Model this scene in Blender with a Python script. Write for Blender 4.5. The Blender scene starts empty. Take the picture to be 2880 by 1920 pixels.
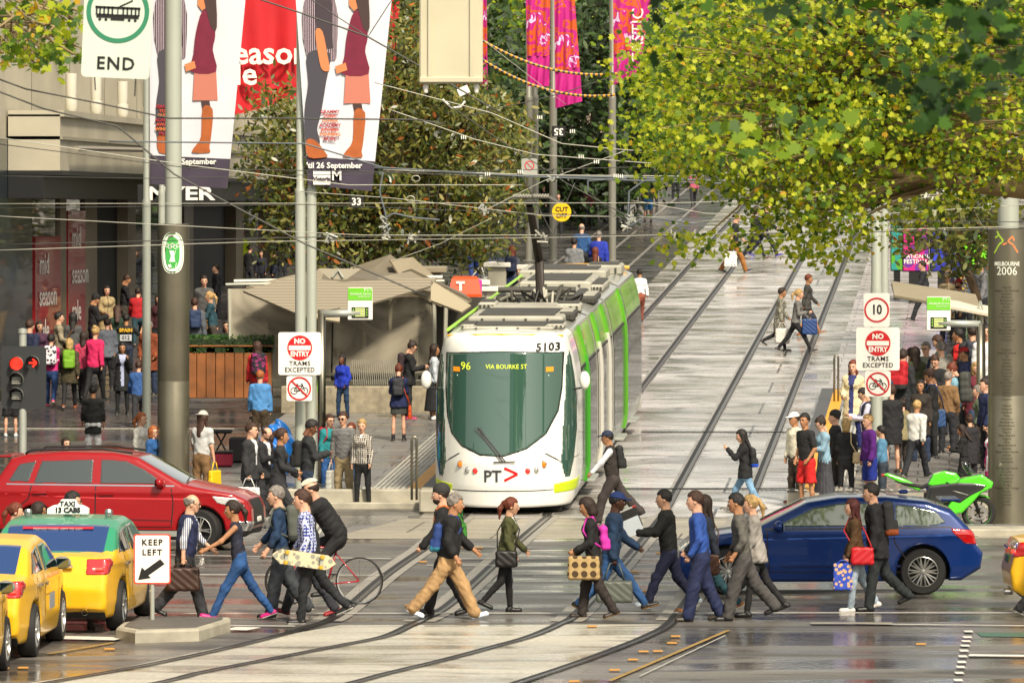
import bpy, bmesh, math, random
import numpy as np
from mathutils import Vector, Matrix
random.seed(7)
SC = bpy.context.scene
COL = SC.collection
R = math.radians
# ---------------------------------------------------------------- camera, sky, sun, exposure
F, CX, HY, HC = 16000.0, 1440.0, 592.6, 5.6
cam = bpy.data.cameras.new('camera'); cam.lens = 200; cam.sensor_width = 36
cam.shift_y = -(960 - HY) / 2880; cam.clip_start = 1; cam.clip_end = 4000
cam.dof.use_dof = True; cam.dof.focus_distance = 96; cam.dof.aperture_fstop = 9
camo = bpy.data.objects.new('camera', cam); COL.objects.link(camo)
camo.location = (0, 0, HC); camo.rotation_euler = (R(90), 0, 0); SC.camera = camo
SUN_EL, SUN_AZ = 46, 158          # azimuth measured from +Y clockwise: behind the camera, a little to the right
world = bpy.data.worlds.new('World'); SC.world = world; world.use_nodes = True
nt = world.node_tree; bg = nt.nodes['Background']
sky = nt.nodes.new('ShaderNodeTexSky'); sky.sky_type = 'NISHITA'; sky.sun_disc = False
sky.sun_elevation = R(SUN_EL); sky.sun_rotation = R(SUN_AZ); sky.air_density = 1.2; sky.dust_density = 2.5; sky.ozone_density = 1
hs = nt.nodes.new('ShaderNodeHueSaturation'); hs.inputs['Saturation'].default_value = 0.28
nt.links.new(sky.outputs[0], hs.inputs['Color']); wm = nt.nodes.new('ShaderNodeMix'); wm.data_type = 'RGBA'; wm.blend_type = 'MULTIPLY'; wm.inputs[0].default_value = 1; wm.inputs[7].default_value = (1, .95, .85, 1)   # thin warm overcast
nt.links.new(hs.outputs[0], wm.inputs[6]); nt.links.new(wm.outputs[2], bg.inputs['Color'])
bg.inputs['Strength'].default_value = 0.115
sun = bpy.data.lights.new('sun', 'SUN'); sun.energy = 3.5; sun.angle = R(7); sun.color = (1, .88, .7)
suno = bpy.data.objects.new('sun', sun); COL.objects.link(suno)
suno.rotation_euler = (R(90 - SUN_EL), 0, R(180 - SUN_AZ)); suno.location = (0, 0, 40)
SC.view_settings.view_transform = 'Standard'; SC.view_settings.look = 'None'
SC.view_settings.exposure = 0.64; SC.view_settings.gamma = 1
SC.render.engine = 'CYCLES'
SC.cycles.max_bounces = 6; SC.cycles.transparent_max_bounces = 12; SC.cycles.use_denoising = True
SC.cycles.caustics_reflective = False; SC.cycles.caustics_refractive = False
# ---------------------------------------------------------------- photograph to ground
SL, Y0 = 0.0432, 104.2
def zg(Y): return 0.0 if Y < Y0 else SL * (Y - Y0)
def gY(y, e=0.0):
    Y = F * (HC - e) / max(y - HY, 1e-3)
    if 0 < Y < Y0: return Y
    return F * (HC - e + SL * Y0) / (y - HY + SL * F)
def G(x, y, e=0.0):
    Y = gY(y, e); return Vector(((x - CX) * Y / F, Y, zg(Y) + e))
def P(x, y, Y): return Vector(((x - CX) * Y / F, Y, HC - (y - HY) * Y / F))
TD = 0.079                                   # the tracks' sideways drift per metre
def T(off, Y, e=0.0): return Vector((TD * Y + off, Y, zg(Y) + e))
# ---------------------------------------------------------------- tags and objects
def tag(o, label=None, cat=None, group=None, kind=None):
    if label: o['label'] = label
    if cat: o['category'] = cat
    if group: o['group'] = group
    if kind: o['kind'] = kind
    return o
def empty(name, loc=(0, 0, 0), rz=0.0, label=None, cat=None, group=None):
    o = bpy.data.objects.new(name, None); COL.objects.link(o); o.location = loc; o.rotation_euler = (0, 0, rz)
    o.empty_display_size = .1
    return tag(o, label, cat, group)
def hexc(h):
    h = h.lstrip('#'); c = [int(h[i:i + 2], 16) / 255 for i in (0, 2, 4)]
    return tuple(v / 12.92 if v <= .04045 else ((v + .055) / 1.055) ** 2.4 for v in c) + (1.0,)
MC = {}
def mat(col, rough=.6, metal=0.0, bump=0.0, bs=60, var=0.0, vs=6, coat=0.0, spec=.5, emit=0, key=''):
    """plain procedural material: base colour with noise variation and a fine bump"""
    k = (col, rough, metal, bump, bs, var, vs, coat, spec, emit, key)
    if k in MC: return MC[k]
    m = bpy.data.materials.new('m_' + (key or str(col).strip('#'))); m.use_nodes = True
    t = m.node_tree; b = t.nodes['Principled BSDF']; c = hexc(col)
    b.inputs['Base Color'].default_value = c; b.inputs['Roughness'].default_value = rough
    b.inputs['Metallic'].default_value = metal; b.inputs['Specular IOR Level'].default_value = spec
    b.inputs['Coat Weight'].default_value = coat; b.inputs['Coat Roughness'].default_value = .03
    if emit: b.inputs['Emission Color'].default_value = c; b.inputs['Emission Strength'].default_value = emit
    tc = t.nodes.new('ShaderNodeTexCoord')
    if var:
        n = t.nodes.new('ShaderNodeTexNoise'); n.inputs['Scale'].default_value = vs; n.inputs['Detail'].default_value = 4
        t.links.new(tc.outputs['Object'], n.inputs['Vector'])
        r = t.nodes.new('ShaderNodeMapRange'); r.inputs[1].default_value = .3; r.inputs[2].default_value = .7
        r.inputs[3].default_value = 1 - var; r.inputs[4].default_value = 1 + var
        t.links.new(n.outputs[0], r.inputs[0])
        x = t.nodes.new('ShaderNodeVectorMath'); x.operation = 'SCALE'; x.inputs[0].default_value = c[:3]
        t.links.new(r.outputs[0], x.inputs['Scale']); t.links.new(x.outputs[0], b.inputs['Base Color'])
    if bump:
        n = t.nodes.new('ShaderNodeTexNoise'); n.inputs['Scale'].default_value = bs; n.inputs['Detail'].default_value = 3
        t.links.new(tc.outputs['Object'], n.inputs['Vector'])
        bp = t.nodes.new('ShaderNodeBump'); bp.inputs['Strength'].default_value = bump; bp.inputs['Distance'].default_value = .01
        t.links.new(n.outputs[0], bp.inputs['Height']); t.links.new(bp.outputs[0], b.inputs['Normal'])
    MC[k] = m
    return m
def pattern(kind, c1, c2, scale=10, c3=None, axis='Z'):
    """cloth with a woven or printed pattern in object space: plaid, stripe, dots, leaf, check"""
    k = ('pat', kind, c1, c2, scale, c3)
    if k in MC: return MC[k]
    m = bpy.data.materials.new('m_' + kind); m.use_nodes = True; t = m.node_tree; b = t.nodes['Principled BSDF']
    b.inputs['Roughness'].default_value = .8
    tc = t.nodes.new('ShaderNodeTexCoord')
    def mix(f, a, bb):
        x = t.nodes.new('ShaderNodeMix'); x.data_type = 'RGBA'
        t.links.new(f, x.inputs[0])
        for i, v in ((6, a), (7, bb)):
            if isinstance(v, str): x.inputs[i].default_value = hexc(v)
            else: t.links.new(v, x.inputs[i])
        return x.outputs[2]
    def wave(ax, sc, thr=.5):
        w = t.nodes.new('ShaderNodeTexWave'); w.bands_direction = ax; w.inputs['Scale'].default_value = sc
        t.links.new(tc.outputs['Object'], w.inputs['Vector'])
        g = t.nodes.new('ShaderNodeMath'); g.operation = 'GREATER_THAN'; g.inputs[1].default_value = thr
        t.links.new(w.outputs['Fac'], g.inputs[0]); return g.outputs[0]
    if kind == 'stripe': out = mix(wave(axis, scale), c1, c2)
    elif kind == 'plaid':
        out = mix(wave('Z', scale, .6), c1, c2); out = mix(wave('Y', scale, .7), out, c3 or c2); out = mix(wave('X', scale, .75), out, c2)
    else:
        v = t.nodes.new('ShaderNodeTexVoronoi'); v.inputs['Scale'].default_value = scale
        v.inputs['Randomness'].default_value = 0 if kind == 'dots' else 1
        t.links.new(tc.outputs['Object'], v.inputs['Vector'])
        g = t.nodes.new('ShaderNodeMath'); g.operation = 'LESS_THAN'; g.inputs[1].default_value = .36 if kind == 'dots' else .42
        t.links.new(v.outputs['Distance'], g.inputs[0]); out = mix(g.outputs[0], c1, c2)
    t.links.new(out, b.inputs['Base Color']); MC[k] = m
    return m
def glass(col='#0c1412', rough=.03, key='glass'):
    return mat(col, rough, 0, 0, spec=.9, coat=1.0, key=key)
# ---------------------------------------------------------------- mesh builder
class MB:
    def __init__(s): s.v = []; s.f = []; s.m = []; s.mats = []
    def slot(s, m):
        if m not in s.mats: s.mats.append(m)
        return s.mats.index(m)
    def add(s, vs, fs, m=None, M=None):
        o = len(s.v); k = s.slot(m) if m else 0
        for v in vs:
            v = Vector(v); s.v.append(tuple(M @ v) if M else tuple(v))
        for f in fs: s.f.append(tuple(i + o for i in f)); s.m.append(k)
        return s
    def box(s, c, d, m=None, M=None, rz=0, bev=0):
        x, y, z = (d[0] / 2, d[1] / 2, d[2] / 2); b = min(bev, x * .9, y * .9, z * .9)
        Q = Matrix.Translation(Vector(c)) @ Matrix.Rotation(rz, 4, 'Z')
        if M: Q = M @ Q
        if b <= 0:
            vs = [(i * x, j * y, k * z) for k in (-1, 1) for j in (-1, 1) for i in (-1, 1)]
            return s.add(vs, [(0, 2, 3, 1), (4, 5, 7, 6), (0, 1, 5, 4), (2, 6, 7, 3), (0, 4, 6, 2), (1, 3, 7, 5)], m, Q)
        ring = []
        for zz, ins in ((-z, b), (-z + b, 0), (z - b, 0), (z, b)):
            X, Yy = x - ins, y - ins; c_ = b * .7
            ring.append([(X - c_, -Yy, zz), (X, -Yy + c_, zz), (X, Yy - c_, zz), (X - c_, Yy, zz), (-X + c_, Yy, zz), (-X, Yy - c_, zz), (-X, -Yy + c_, zz), (-X + c_, -Yy, zz)])
        return s.loft(ring, m, Q)
    def loft(s, rings, m=None, M=None, cap=True, closed=True):
        n = len(rings[0]); vs = [p for r in rings for p in r]; fs = []
        for i in range(len(rings) - 1):
            for j in range(n if closed else n - 1):
                a, b2 = i * n + j, i * n + (j + 1) % n
                fs.append((a, b2, b2 + n, a + n))
        if cap and closed: fs.append(tuple(range(n - 1, -1, -1))); fs.append(tuple((len(rings) - 1) * n + j for j in range(n)))
        return s.add(vs, fs, m, M)
    def tube(s, pts, r, m=None, n=6, M=None, cap=True):
        pts = [Vector(p) for p in pts]; rs = r if isinstance(r, (list, tuple)) else [r] * len(pts); rings = []; up0 = None
        for i, p in enumerate(pts):
            d = (pts[min(i + 1, len(pts) - 1)] - pts[max(i - 1, 0)])
            d = d.normalized() if d.length > 1e-9 else Vector((0, 0, 1))
            if up0 is None: up0 = Vector((0, 0, 1)) if abs(d.z) < .9 else Vector((0, 1, 0))
            u = d.cross(up0)
            if u.length < 1e-4: u = d.orthogonal()
            u.normalize(); w = u.cross(d).normalized(); up0 = w
            rings.append([p + (u * math.cos(a) + w * math.sin(a)) * rs[i] for a in (2 * math.pi * k / n for k in range(n))])
        return s.loft(rings, m, M, cap)
    def lathe(s, prof, m=None, n=24, c=(0, 0, 0), axis='Z', M=None):
        rings = []
        for r, z in prof:
            rg = []
            for k in range(n):
                a = 2 * math.pi * k / n; u, w = max(r, 1e-4) * math.cos(a), max(r, 1e-4) * math.sin(a)
                p = {'Z': (u, w, z), 'Y': (u, z, -w), 'X': (z, u, w)}[axis]
                rg.append((p[0] + c[0], p[1] + c[1], p[2] + c[2]))
            rings.append(rg)
        return s.loft(rings, m, M, False)
    def prism(s, poly, axis, a, b, m=None, M=None):
        def q(u, w, t): return {'X': (t, u, w), 'Y': (u, t, w), 'Z': (u, w, t)}[axis]
        n = len(poly); vs = [q(u, w, a) for u, w in poly] + [q(u, w, b) for u, w in poly]
        fs = [(i, (i + 1) % n, n + (i + 1) % n, n + i) for i in range(n)] + [tuple(range(n - 1, -1, -1)), tuple(range(n, 2 * n))]
        return s.add(vs, fs, m, M)
    def quad(s, a, b, c, d, m=None, M=None): return s.add([a, b, c, d], [(0, 1, 2, 3)], m, M)
    def build(s, name, m=None, parent=None, smooth=False, sharp=None, loc=None):
        me = bpy.data.meshes.new(name); me.from_pydata(s.v, [], s.f)
        if s.mats:
            for x in s.mats: me.materials.append(x)
            me.polygons.foreach_set('material_index', s.m)
        elif m: me.materials.append(m)
        bm = bmesh.new(); bm.from_mesh(me); bmesh.ops.recalc_face_normals(bm, faces=bm.faces); bm.to_mesh(me); bm.free()
        if smooth or sharp: me.polygons.foreach_set('use_smooth', [True] * len(me.polygons))
        if sharp: me.set_sharp_from_angle(angle=R(sharp))
        me.update()
        o = bpy.data.objects.new(name, me); COL.objects.link(o)
        if parent: o.parent = parent
        if loc: o.location = loc
        return o
FONT = None
def text(body, size, m, loc, name='lettering', parent=None, M=None, sx=1.0, ext=.002, bold=0.0, align='CENTER', sp=1.0, font=None):
    """lettering turned into a mesh; the text faces local -Y, stands in the XZ plane at loc"""
    cu = bpy.data.curves.new(name, 'FONT'); cu.body = body; cu.size = size; cu.align_x = align; cu.align_y = 'CENTER'
    cu.extrude = ext; cu.offset = bold; cu.space_character = sp; cu.resolution_u = 2
    o = bpy.data.objects.new(name, cu); COL.objects.link(o)
    dg = bpy.context.evaluated_depsgraph_get(); me = bpy.data.meshes.new_from_object(o.evaluated_get(dg))
    COL.objects.unlink(o); bpy.data.objects.remove(o); bpy.data.curves.remove(cu)
    Q = Matrix.Translation(Vector(loc)) @ Matrix.Rotation(R(90), 4, 'X') @ Matrix.Diagonal((sx, 1, 1, 1))
    me.transform((M @ Q) if M else Q)
    me.materials.clear(); me.materials.append(m)
    t = bpy.data.objects.new(name, me); COL.objects.link(t)
    if parent: t.parent = parent
    return t
def dup(o, parent=None, **kw):
    c = o.copy(); COL.objects.link(c); c.parent = parent
    for ch in list(o.children): dup(ch, c)
    return c
# ---------------------------------------------------------------- signed distance modelling
def smin(a, b, k):
    if k <= 0: return np.minimum(a, b)
    h = np.maximum(k - np.abs(a - b), 0) / k
    return np.minimum(a, b) - h * h * k * .25
def smax(a, b, k): return -smin(-a, -b, k)
def cone(p, a, b, ra, rb, fl=None, k=1.0):
    """round cone a-b; fl,k squashes it along direction fl by k"""
    a = np.asarray(a, float); b = np.asarray(b, float); q = p - a; ba = b - a
    if fl is not None:
        fl = np.asarray(fl, float); q = q + np.outer(q @ fl, fl) * (1 / k - 1); ba = ba + fl * (ba @ fl) * (1 / k - 1)
    L = max(ba @ ba, 1e-9); t = np.clip((q @ ba) / L, 0, 1)
    d = np.sqrt(((q - t[:, None] * ba) ** 2).sum(1)) - (ra + (rb - ra) * t)
    return d * (k if fl is not None and k < 1 else 1)
def ell(p, c, r):
    q = (p - np.asarray(c)) / np.asarray(r); l = np.sqrt((q * q).sum(1)) + 1e-9
    g = np.sqrt(((q / np.asarray(r)) ** 2).sum(1)) + 1e-9
    return l * (l - 1) / g
def rbox(p, c, h, r, Rm=None):
    q = p - np.asarray(c)
    if Rm is not None: q = q @ np.asarray(Rm)
    q = np.abs(q) - (np.asarray(h) - r)
    return np.sqrt((np.maximum(q, 0) ** 2).sum(1)) + np.minimum(q.max(1), 0) - r
def polyd(px, pz, poly):
    """signed distance to a closed 2D polygon"""
    d = np.full(px.shape, 1e9); s = np.ones(px.shape); n = len(poly)
    for i in range(n):
        x0, z0 = poly[i]; x1, z1 = poly[i - 1]; ex, ez = x1 - x0, z1 - z0; wx, wz = px - x0, pz - z0
        t = np.clip((wx * ex + wz * ez) / (ex * ex + ez * ez + 1e-12), 0, 1)
        d = np.minimum(d, (wx - ex * t) ** 2 + (wz - ez * t) ** 2)
        c1 = pz >= z0; c2 = pz < z1; c3 = ex * wz > ez * wx
        al = (c1 & c2 & c3) | (~c1 & ~c2 & ~c3); s = np.where(al, -s, s)
    return s * np.sqrt(d)
def surf(f, lo, hi, h, proj=2):
    """surface of f=0 in a box as vertices and quads, then pulled onto the exact surface"""
    lo = np.asarray(lo, float); n = np.maximum(np.ceil((np.asarray(hi) - lo) / h).astype(int) + 1, 3)
    ax = [lo[i] + h * np.arange(n[i]) for i in range(3)]
    gx, gy, gz = np.meshgrid(*ax, indexing='ij')
    d = f(np.stack([gx.ravel(), gy.ravel(), gz.ravel()], 1)).reshape(n)
    d[0] = np.abs(d[0]) + 1e-4; d[-1] = np.abs(d[-1]) + 1e-4; d[:, 0] = np.abs(d[:, 0]) + 1e-4; d[:, -1] = np.abs(d[:, -1]) + 1e-4
    d[:, :, 0] = np.abs(d[:, :, 0]) + 1e-4; d[:, :, -1] = np.abs(d[:, :, -1]) + 1e-4
    s = d < 0; m = n - 1
    cnt = sum(s[i:i + m[0], j:j + m[1], k:k + m[2]].astype(np.int8) for i in (0, 1) for j in (0, 1) for k in (0, 1))
    act = (cnt > 0) & (cnt < 8); idx = -np.ones(m, int); cells = np.argwhere(act); idx[act] = np.arange(len(cells))
    if not len(cells): return np.zeros((0, 3)), []
    acc = np.zeros((len(cells), 3)); num = np.zeros(len(cells))
    cs = [(i, j, k) for i in (0, 1) for j in (0, 1) for k in (0, 1)]
    for A in cs:
        for a in range(3):
            if A[a]: continue
            B = list(A); B[a] = 1
            da = d[tuple((cells + A).T)]; db = d[tuple((cells + B).T)]; x = (da < 0) != (db < 0)
            t = np.where(x, da / np.where(x, da - db, 1), 0); q = cells + np.asarray(A, float); q = q.astype(float); q[:, a] += t
            acc[x] += q[x]; num += x
    v = lo + h * acc / num[:, None]
    faces = []
    for a in range(3):
        b, c = (a + 1) % 3, (a + 2) % 3
        sl0 = [slice(None)] * 3; sl1 = [slice(None)] * 3; sl0[a] = slice(0, -1); sl1[a] = slice(1, None)
        x = s[tuple(sl0)] != s[tuple(sl1)]; e = np.argwhere(x); e = e[(e[:, b] > 0) & (e[:, c] > 0) & (e[:, b] < m[b]) & (e[:, c] < m[c])]
        ins = s[tuple(e.T)]; q = []
        for db, dc in ((0, 0), (1, 0), (1, 1), (0, 1)):
            w = e.copy(); w[:, b] -= db; w[:, c] -= dc; q.append(idx[tuple(w.T)])
        q = np.stack(q, 1); q[~ins] = q[~ins][:, ::-1]; faces.append(q)
    faces = np.concatenate(faces)
    ep = h * .05
    for _ in range(proj):
        dd = f(v); g = np.stack([f(v + np.eye(3)[i] * ep) - dd for i in range(3)], 1) / ep
        g2 = (g * g).sum(1); st = np.clip(dd / np.maximum(g2, .2), -h * .6, h * .6); v = v - g * st[:, None]
    return v, faces.tolist()
def sobj(name, parts, parent=None, loc=None):
    """parts: list of (verts, faces, material) or (verts, faces, [materials], index array)"""
    me = bpy.data.meshes.new(name); V = []; Fs = []; MI = []; mats = []; o = 0
    for p in parts:
        v, f, mm = p[0], p[1], p[2]
        if len(v) == 0: continue
        V.append(np.asarray(v, float)); Fs += [tuple(i + o for i in q) for q in f]; o += len(v)
        ms = mm if isinstance(mm, list) else [mm]
        for x in ms:
            if x not in mats: mats.append(x)
        mp = [mats.index(x) for x in ms]
        MI += [mp[i] for i in p[3]] if len(p) > 3 else [mp[0]] * len(f)
    me.from_pydata(np.concatenate(V), [], Fs) if V else None
    for x in mats: me.materials.append(x)
    me.polygons.foreach_set('material_index', MI); me.polygons.foreach_set('use_smooth', [True] * len(MI)); me.update()
    ob = bpy.data.objects.new(name, me); COL.objects.link(ob)
    if parent: ob.parent = parent
    if loc: ob.location = loc
    return ob
def cen(v, f):
    v = np.asarray(v); return np.array([v[list(q)].mean(0) for q in f]) if len(f) else np.zeros((0, 3))
# ---------------------------------------------------------------- people
SKIN = {'l': '#cf9f84', 'm': '#a87856', 'd': '#6e4630', 'a': '#c4977a', 'k': '#4b2e1e'}
HAIR = {'blk': '#15110f', 'brn': '#3a2216', 'dbr': '#26170f', 'red': '#632a14', 'mar': '#45120f', 'gin': '#96552a', 'bld': '#a98a58', 'gry': '#77706a', 'lbr': '#6b4529'}
def tubes(pts, rs, n=5):
    b = MB(); b.tube(pts, rs, None, n); return np.array(b.v), b.f
def eul(face, *a): return None
HS = 1.06
def person(x, y, top, face, lab, skin='l', hair='short', hc='dbr', sex='m', pose='stand', up='shirt', uc='#333333', sl=1, lo='trousers', lc='#22252a',
           shoe='#1a1a1a', sole='#d8d4cc', e=0.0, hem=0, inner=None, hat=None, hatc='#151515', glasses=None, extra=None, grp=None, res=None, Y=None, w=1.0,
           scarf=None, socks=None, dz=0.0, loose=1.0, beard=None):
    """x,y foot pixel; top head-top pixel; face degrees (0 right, 90 away, 180 left, 270 to the camera)"""
    rng = random.Random(hash((x, y)) & 0xffff)
    if Y is None: Y = gY(y, e)
    base = Vector(((x - CX) * Y / F, Y, zg(Y) + e))
    ps = dict(POSES[pose]) if isinstance(pose, str) else {**POSES[pose[0]], **pose[1]}
    fem = sex == 'f'; lean = ps.get('lean', 2); hw = .085 if not fem else .09; shw = (.168 if not fem else .146) * (1 + (w - 1) * .5)
    D = lambda a, ab=0: np.array([math.sin(R(ab)), math.sin(R(a)) * math.cos(R(ab)), -math.cos(R(a)) * math.cos(R(ab))])
    J = {}; pel = np.array([0, 0, .93]); up_ = np.array([0, math.sin(R(lean)), math.cos(R(lean))])
    J['pel'] = pel; J['waist'] = pel + up_ * .16; J['chest'] = pel + up_ * .38; J['nb'] = pel + up_ * .54
    hl = lean + ps.get('hn', 4); ud = np.array([0, math.sin(R(hl)), math.cos(R(hl))]); J['hd'] = J['nb'] + np.array([0, .01, 0]) + ud * .175
    for s, k in ((1, 'R'), (-1, 'L')):
        th, kn = ps['l' + k][:2]; ab = ps['l' + k][2] if len(ps['l' + k]) > 2 else 2
        hip = pel + np.array([s * hw, 0, -.02]); J['hip' + k] = hip
        J['kn' + k] = hip + D(th, s * ab) * .42; J['an' + k] = J['kn' + k] + D(th - kn, s * ab * .5) * .41
        al = th - kn; fp = ps['f' + k] if 'f' + k in ps else (al * .55 if al < -18 else (14 if al > 14 else 0)); J['fp' + k] = fp
        fd = np.array([s * .12, math.cos(R(fp)), math.sin(R(fp))]); J['toe' + k] = J['an' + k] + fd * .165 + np.array([0, math.sin(R(fp)) * .04, -.045 * math.cos(R(fp))])
        fn = np.array([0, -math.sin(R(fp)), math.cos(R(fp))]); J['heel' + k] = J['an' + k] - fn * .045 - fd * .045
        J['fd' + k] = fd / np.linalg.norm(fd); J['fn' + k] = fn
        sa, el = ps['a' + k][:2]; ab = ps['a' + k][2] if len(ps['a' + k]) > 2 else 8; inn = ps['a' + k][3] if len(ps['a' + k]) > 3 else 0
        sh = J['chest'] + up_ * .1 + np.array([s * shw, 0, 0]); J['sh' + k] = sh
        J['el' + k] = sh + D(sa, s * ab) * .28
        fa = D(sa + el, s * ab * .6); fa = fa + np.array([-s * math.sin(R(inn)) * 1.0, 0, 0]); fa /= np.linalg.norm(fa); J['wr' + k] = J['el' + k] + fa * .245; J['fa' + k] = fa
    low = min(min(J['toe' + k][2], J['heel' + k][2]) for k in 'RL') - .019
    sit = ps.get('sit')
    for k in J:
        if k[:2] not in ('fd', 'fn', 'fa', 'fp'): J[k] = J[k] + np.array([0, 0, -low])
    hgt = J['hd'][2] + .118 + (.02 if hat else 0)
    sc = (y - top) * Y / F / hgt
    root = empty('person', base, R(face - 90), lab, 'person', grp)
    near = (F / Y) * sc > 165
    h = res or (.0165 if near else .024)
    kk = w; U = [0, 1, 0]
    S = lambda v: (np.asarray(v) * sc)
    def fin(name, f, lo_, hi_, m, hh=h, extra_parts=(), pick=None):
        v, fc = surf(f, lo_, hi_, hh)
        if not len(v): return None
        if pick: ms, fn_ = pick; pp = [(v * sc, fc, ms, fn_(cen(v, fc)))]
        else: pp = [(v * sc, fc, m)]
        return sobj(name, pp + [(np.asarray(a) * sc, b_, c_) for a, b_, c_ in extra_parts], root)
    sk = mat(SKIN[skin], .5, 0, .1, 60, .1, 14, key='skin_' + skin); LG = 1.0 if lo in ('shorts', 'skirt', 'longskirt', 'miniskirt') else .78
    # torso shape shared by body and top
    def torso(p, g=0.0, kz=.035, low_=0.0):
        cd = (.68 if not fem else .66)
        d = cone(p, J['pel'] + [0, -.005, -low_], J['waist'], .15 * (.93 + .07 * kk) + g + (.008 if fem else 0), (.135 if not fem else .116) * kk + g, U, .66 + .12 * (kk - 1))
        d = smin(d, cone(p, J['waist'], J['chest'], (.135 if not fem else .116) * kk + g, (.158 if not fem else .136) * (.5 + .5 * kk) + g, U, cd + .1 * (kk - 1)), .06)
        d = smin(d, cone(p, J['shR'] - [.03, 0, .02], J['shL'] + [.03, 0, -.02], .05 + g, .05 + g), .06)
        for k in 'RL': d = smin(d, cone(p, J['nb'] - up_ * .03, J['sh' + k] - up_ * .012, .048 + g * .6, .036 + g), .03)
        if fem: d = smin(d, cone(p, J['chest'] + [-.06, .07, .0], J['chest'] + [.06, .07, .0], .052 + g, .052 + g), .04)
        return d
    def arm(p, k, ru=.05, re=.04, rw=.03, g=0.0, t=1.0):
        d = cone(p, J['sh' + k] - up_ * .012, J['sh' + k] + (J['el' + k] - J['sh' + k]) * min(1, t * 2), ru + g, re + g)
        if t > .5: tt = (t - .5) * 2; d = smin(d, cone(p, J['el' + k], J['el' + k] + (J['wr' + k] - J['el' + k]) * tt, re + g, re + (rw - re) * tt + g), .03)
        return d
    fr = .88 if fem else 1.0
    hd = J['hd']
    def bodyf(p):
        d = torso(p, -.03)
        for k in 'RL':
            d = smin(d, arm(p, k, .047 * fr, .038 * fr, .026 * fr, 0), .03)
            pm = J['wr' + k] + J['fa' + k] * .045; d = smin(d, cone(p, J['wr' + k], pm + J['fa' + k] * .02, .024, .03, [1, 0, 0], .55), .02)
            d = smin(d, cone(p, J['hip' + k], J['kn' + k], .07 * LG, .042 * LG), .02); d = smin(d, cone(p, J['kn' + k] + [0, -.004, -.03], J['kn' + k] * .62 + J['an' + k] * .38 + [0, -.015, 0], .04 * LG, .046 * LG), .02)
            d = smin(d, cone(p, J['kn' + k] * .6 + J['an' + k] * .4 + [0, -.01, 0], J['an' + k], .044 * LG, .03), .02)
        d = smin(d, cone(p, J['nb'] - up_ * .06, hd - ud * .06, .06 * fr, .05 * fr), .03)
        return d
    pts = np.array([J[k] for k in J if J[k] is not None and isinstance(J[k], np.ndarray) and k[:2] not in ('fd', 'fn', 'fa')])
    lo_ = pts.min(0) - .12; hi_ = pts.max(0) + .12; lo_[0] = min(lo_[0], -.26); hi_[0] = max(hi_[0], .26); lo_[2] = -.02
    v, fc = surf(bodyf, lo_, hi_, h * 1.1); parts = [(v * sc, fc, sk)]
    # head, finer, with turn
    tn = ps.get('turn', 0); cz, sz = math.cos(R(tn)), math.sin(R(tn)); tl = R(-hl - ps.get('nod', 0))
    Rh = np.array([[cz, -sz, 0], [sz, cz, 0], [0, 0, 1]]) @ np.array([[1, 0, 0], [0, math.cos(tl), -math.sin(tl)], [0, math.sin(tl), math.cos(tl)]])
    loc_ = lambda p: (p - hd) @ Rh
    wor = lambda q: (np.asarray(q) * HS) @ Rh.T + hd
    def headf(q):
        d = ell(q, [0, -.012, .022], [.074, .094, .094]); d = smin(d, ell(q, [0, .022, -.03], [.056, .066, .082]), .04)
        d = smin(d, ell(q, [0, .06, -.088], [.024, .024, .02]), .03)
        d = smin(d, cone(q, [0, .087, .012], [0, .104, -.022], .007, .013), .014)
        d = smin(d, ell(q, [0, .083, -.054], [.022, .012, .012]), .012)
        for s in (1, -1):
            d = smin(d, ell(q, [s * .075, -.006, -.012], [.008, .02, .03]), .008); d = smax(d, -ell(q, [s * .03, .096, .008], [.018, .014, .013]), .012)
        return smin(d, cone(q, [0, -.02, -.05], [0, -.03, -.16], .053 * fr, .05 * fr), .02)
    v, fc = surf(headf, [-.1, -.13, -.17], [.1, .13, .13], .0095 if near else .014); parts.append((wor(v) * sc, fc, sk))
    eye = mat('#120c0a', .3, key='eye'); wht = mat('#d8d2c8', .3, key='eyewhite'); lip = mat('#8e4a40', .5, key='lip'); brow = mat(HAIR[hc], .8)
    bt = MB(); Mh = Matrix(wor_matrix(Rh * HS, hd, sc))
    for s in (1, -1):
        bt.lathe([(0, -.012), (.008, -.009), (.0105, 0), (.008, .006), (0, .008)], wht, 8, (s * .03, .081, .008), 'Y', Mh)
        bt.lathe([(0, -.004), (.006, -.002), (.006, .003), (0, .005)], eye, 8, (s * .03, .0875, .008), 'Y', Mh)
        bt.box((s * .031, .0895, .026), (.036, .008, .011), brow, Mh)
    bt.box((0, .0945, -.055), (.042 if fem else .04, .008,   .014 if fem else .011), lip, Mh)
    for k, s in (('R', 1), ('L', -1)):       # fingers
        fa = J['fa' + k]; sd = np.array([0, 1.0, 0]) - fa * fa[1]; sd /= np.linalg.norm(sd) + 1e-9
        inw = np.cross(fa, sd) * (-1); inw = inw if inw[0] * s < 0 else -inw; pm = J['wr' + k] + fa * .065; cu = ps.get('grip' + k, .35)
        for i, (off, ln) in enumerate(((-.024, .058), (-.008, .068), (.008, .072), (.023, .064))):
            a0 = pm + sd * off; a1 = a0 + (fa * (1 - cu * .5) + inw * cu) * ln * .5; a2 = a1 + (fa * (1 - cu * 1.4) + inw * cu * 1.3) * ln * .5
            bt.tube([Vector(S(a0)), Vector(S(a1)), Vector(S(a2))], [.0088 * sc, .0082 * sc, .006 * sc], sk, 5)
        t0 = J['wr' + k] + fa * .02 + sd * .018; t1 = t0 + (fa * .6 + sd * .7 + inw * .3) * .032; t2 = t1 + (fa * .9 + sd * .15 + inw * .4) * .026
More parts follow.
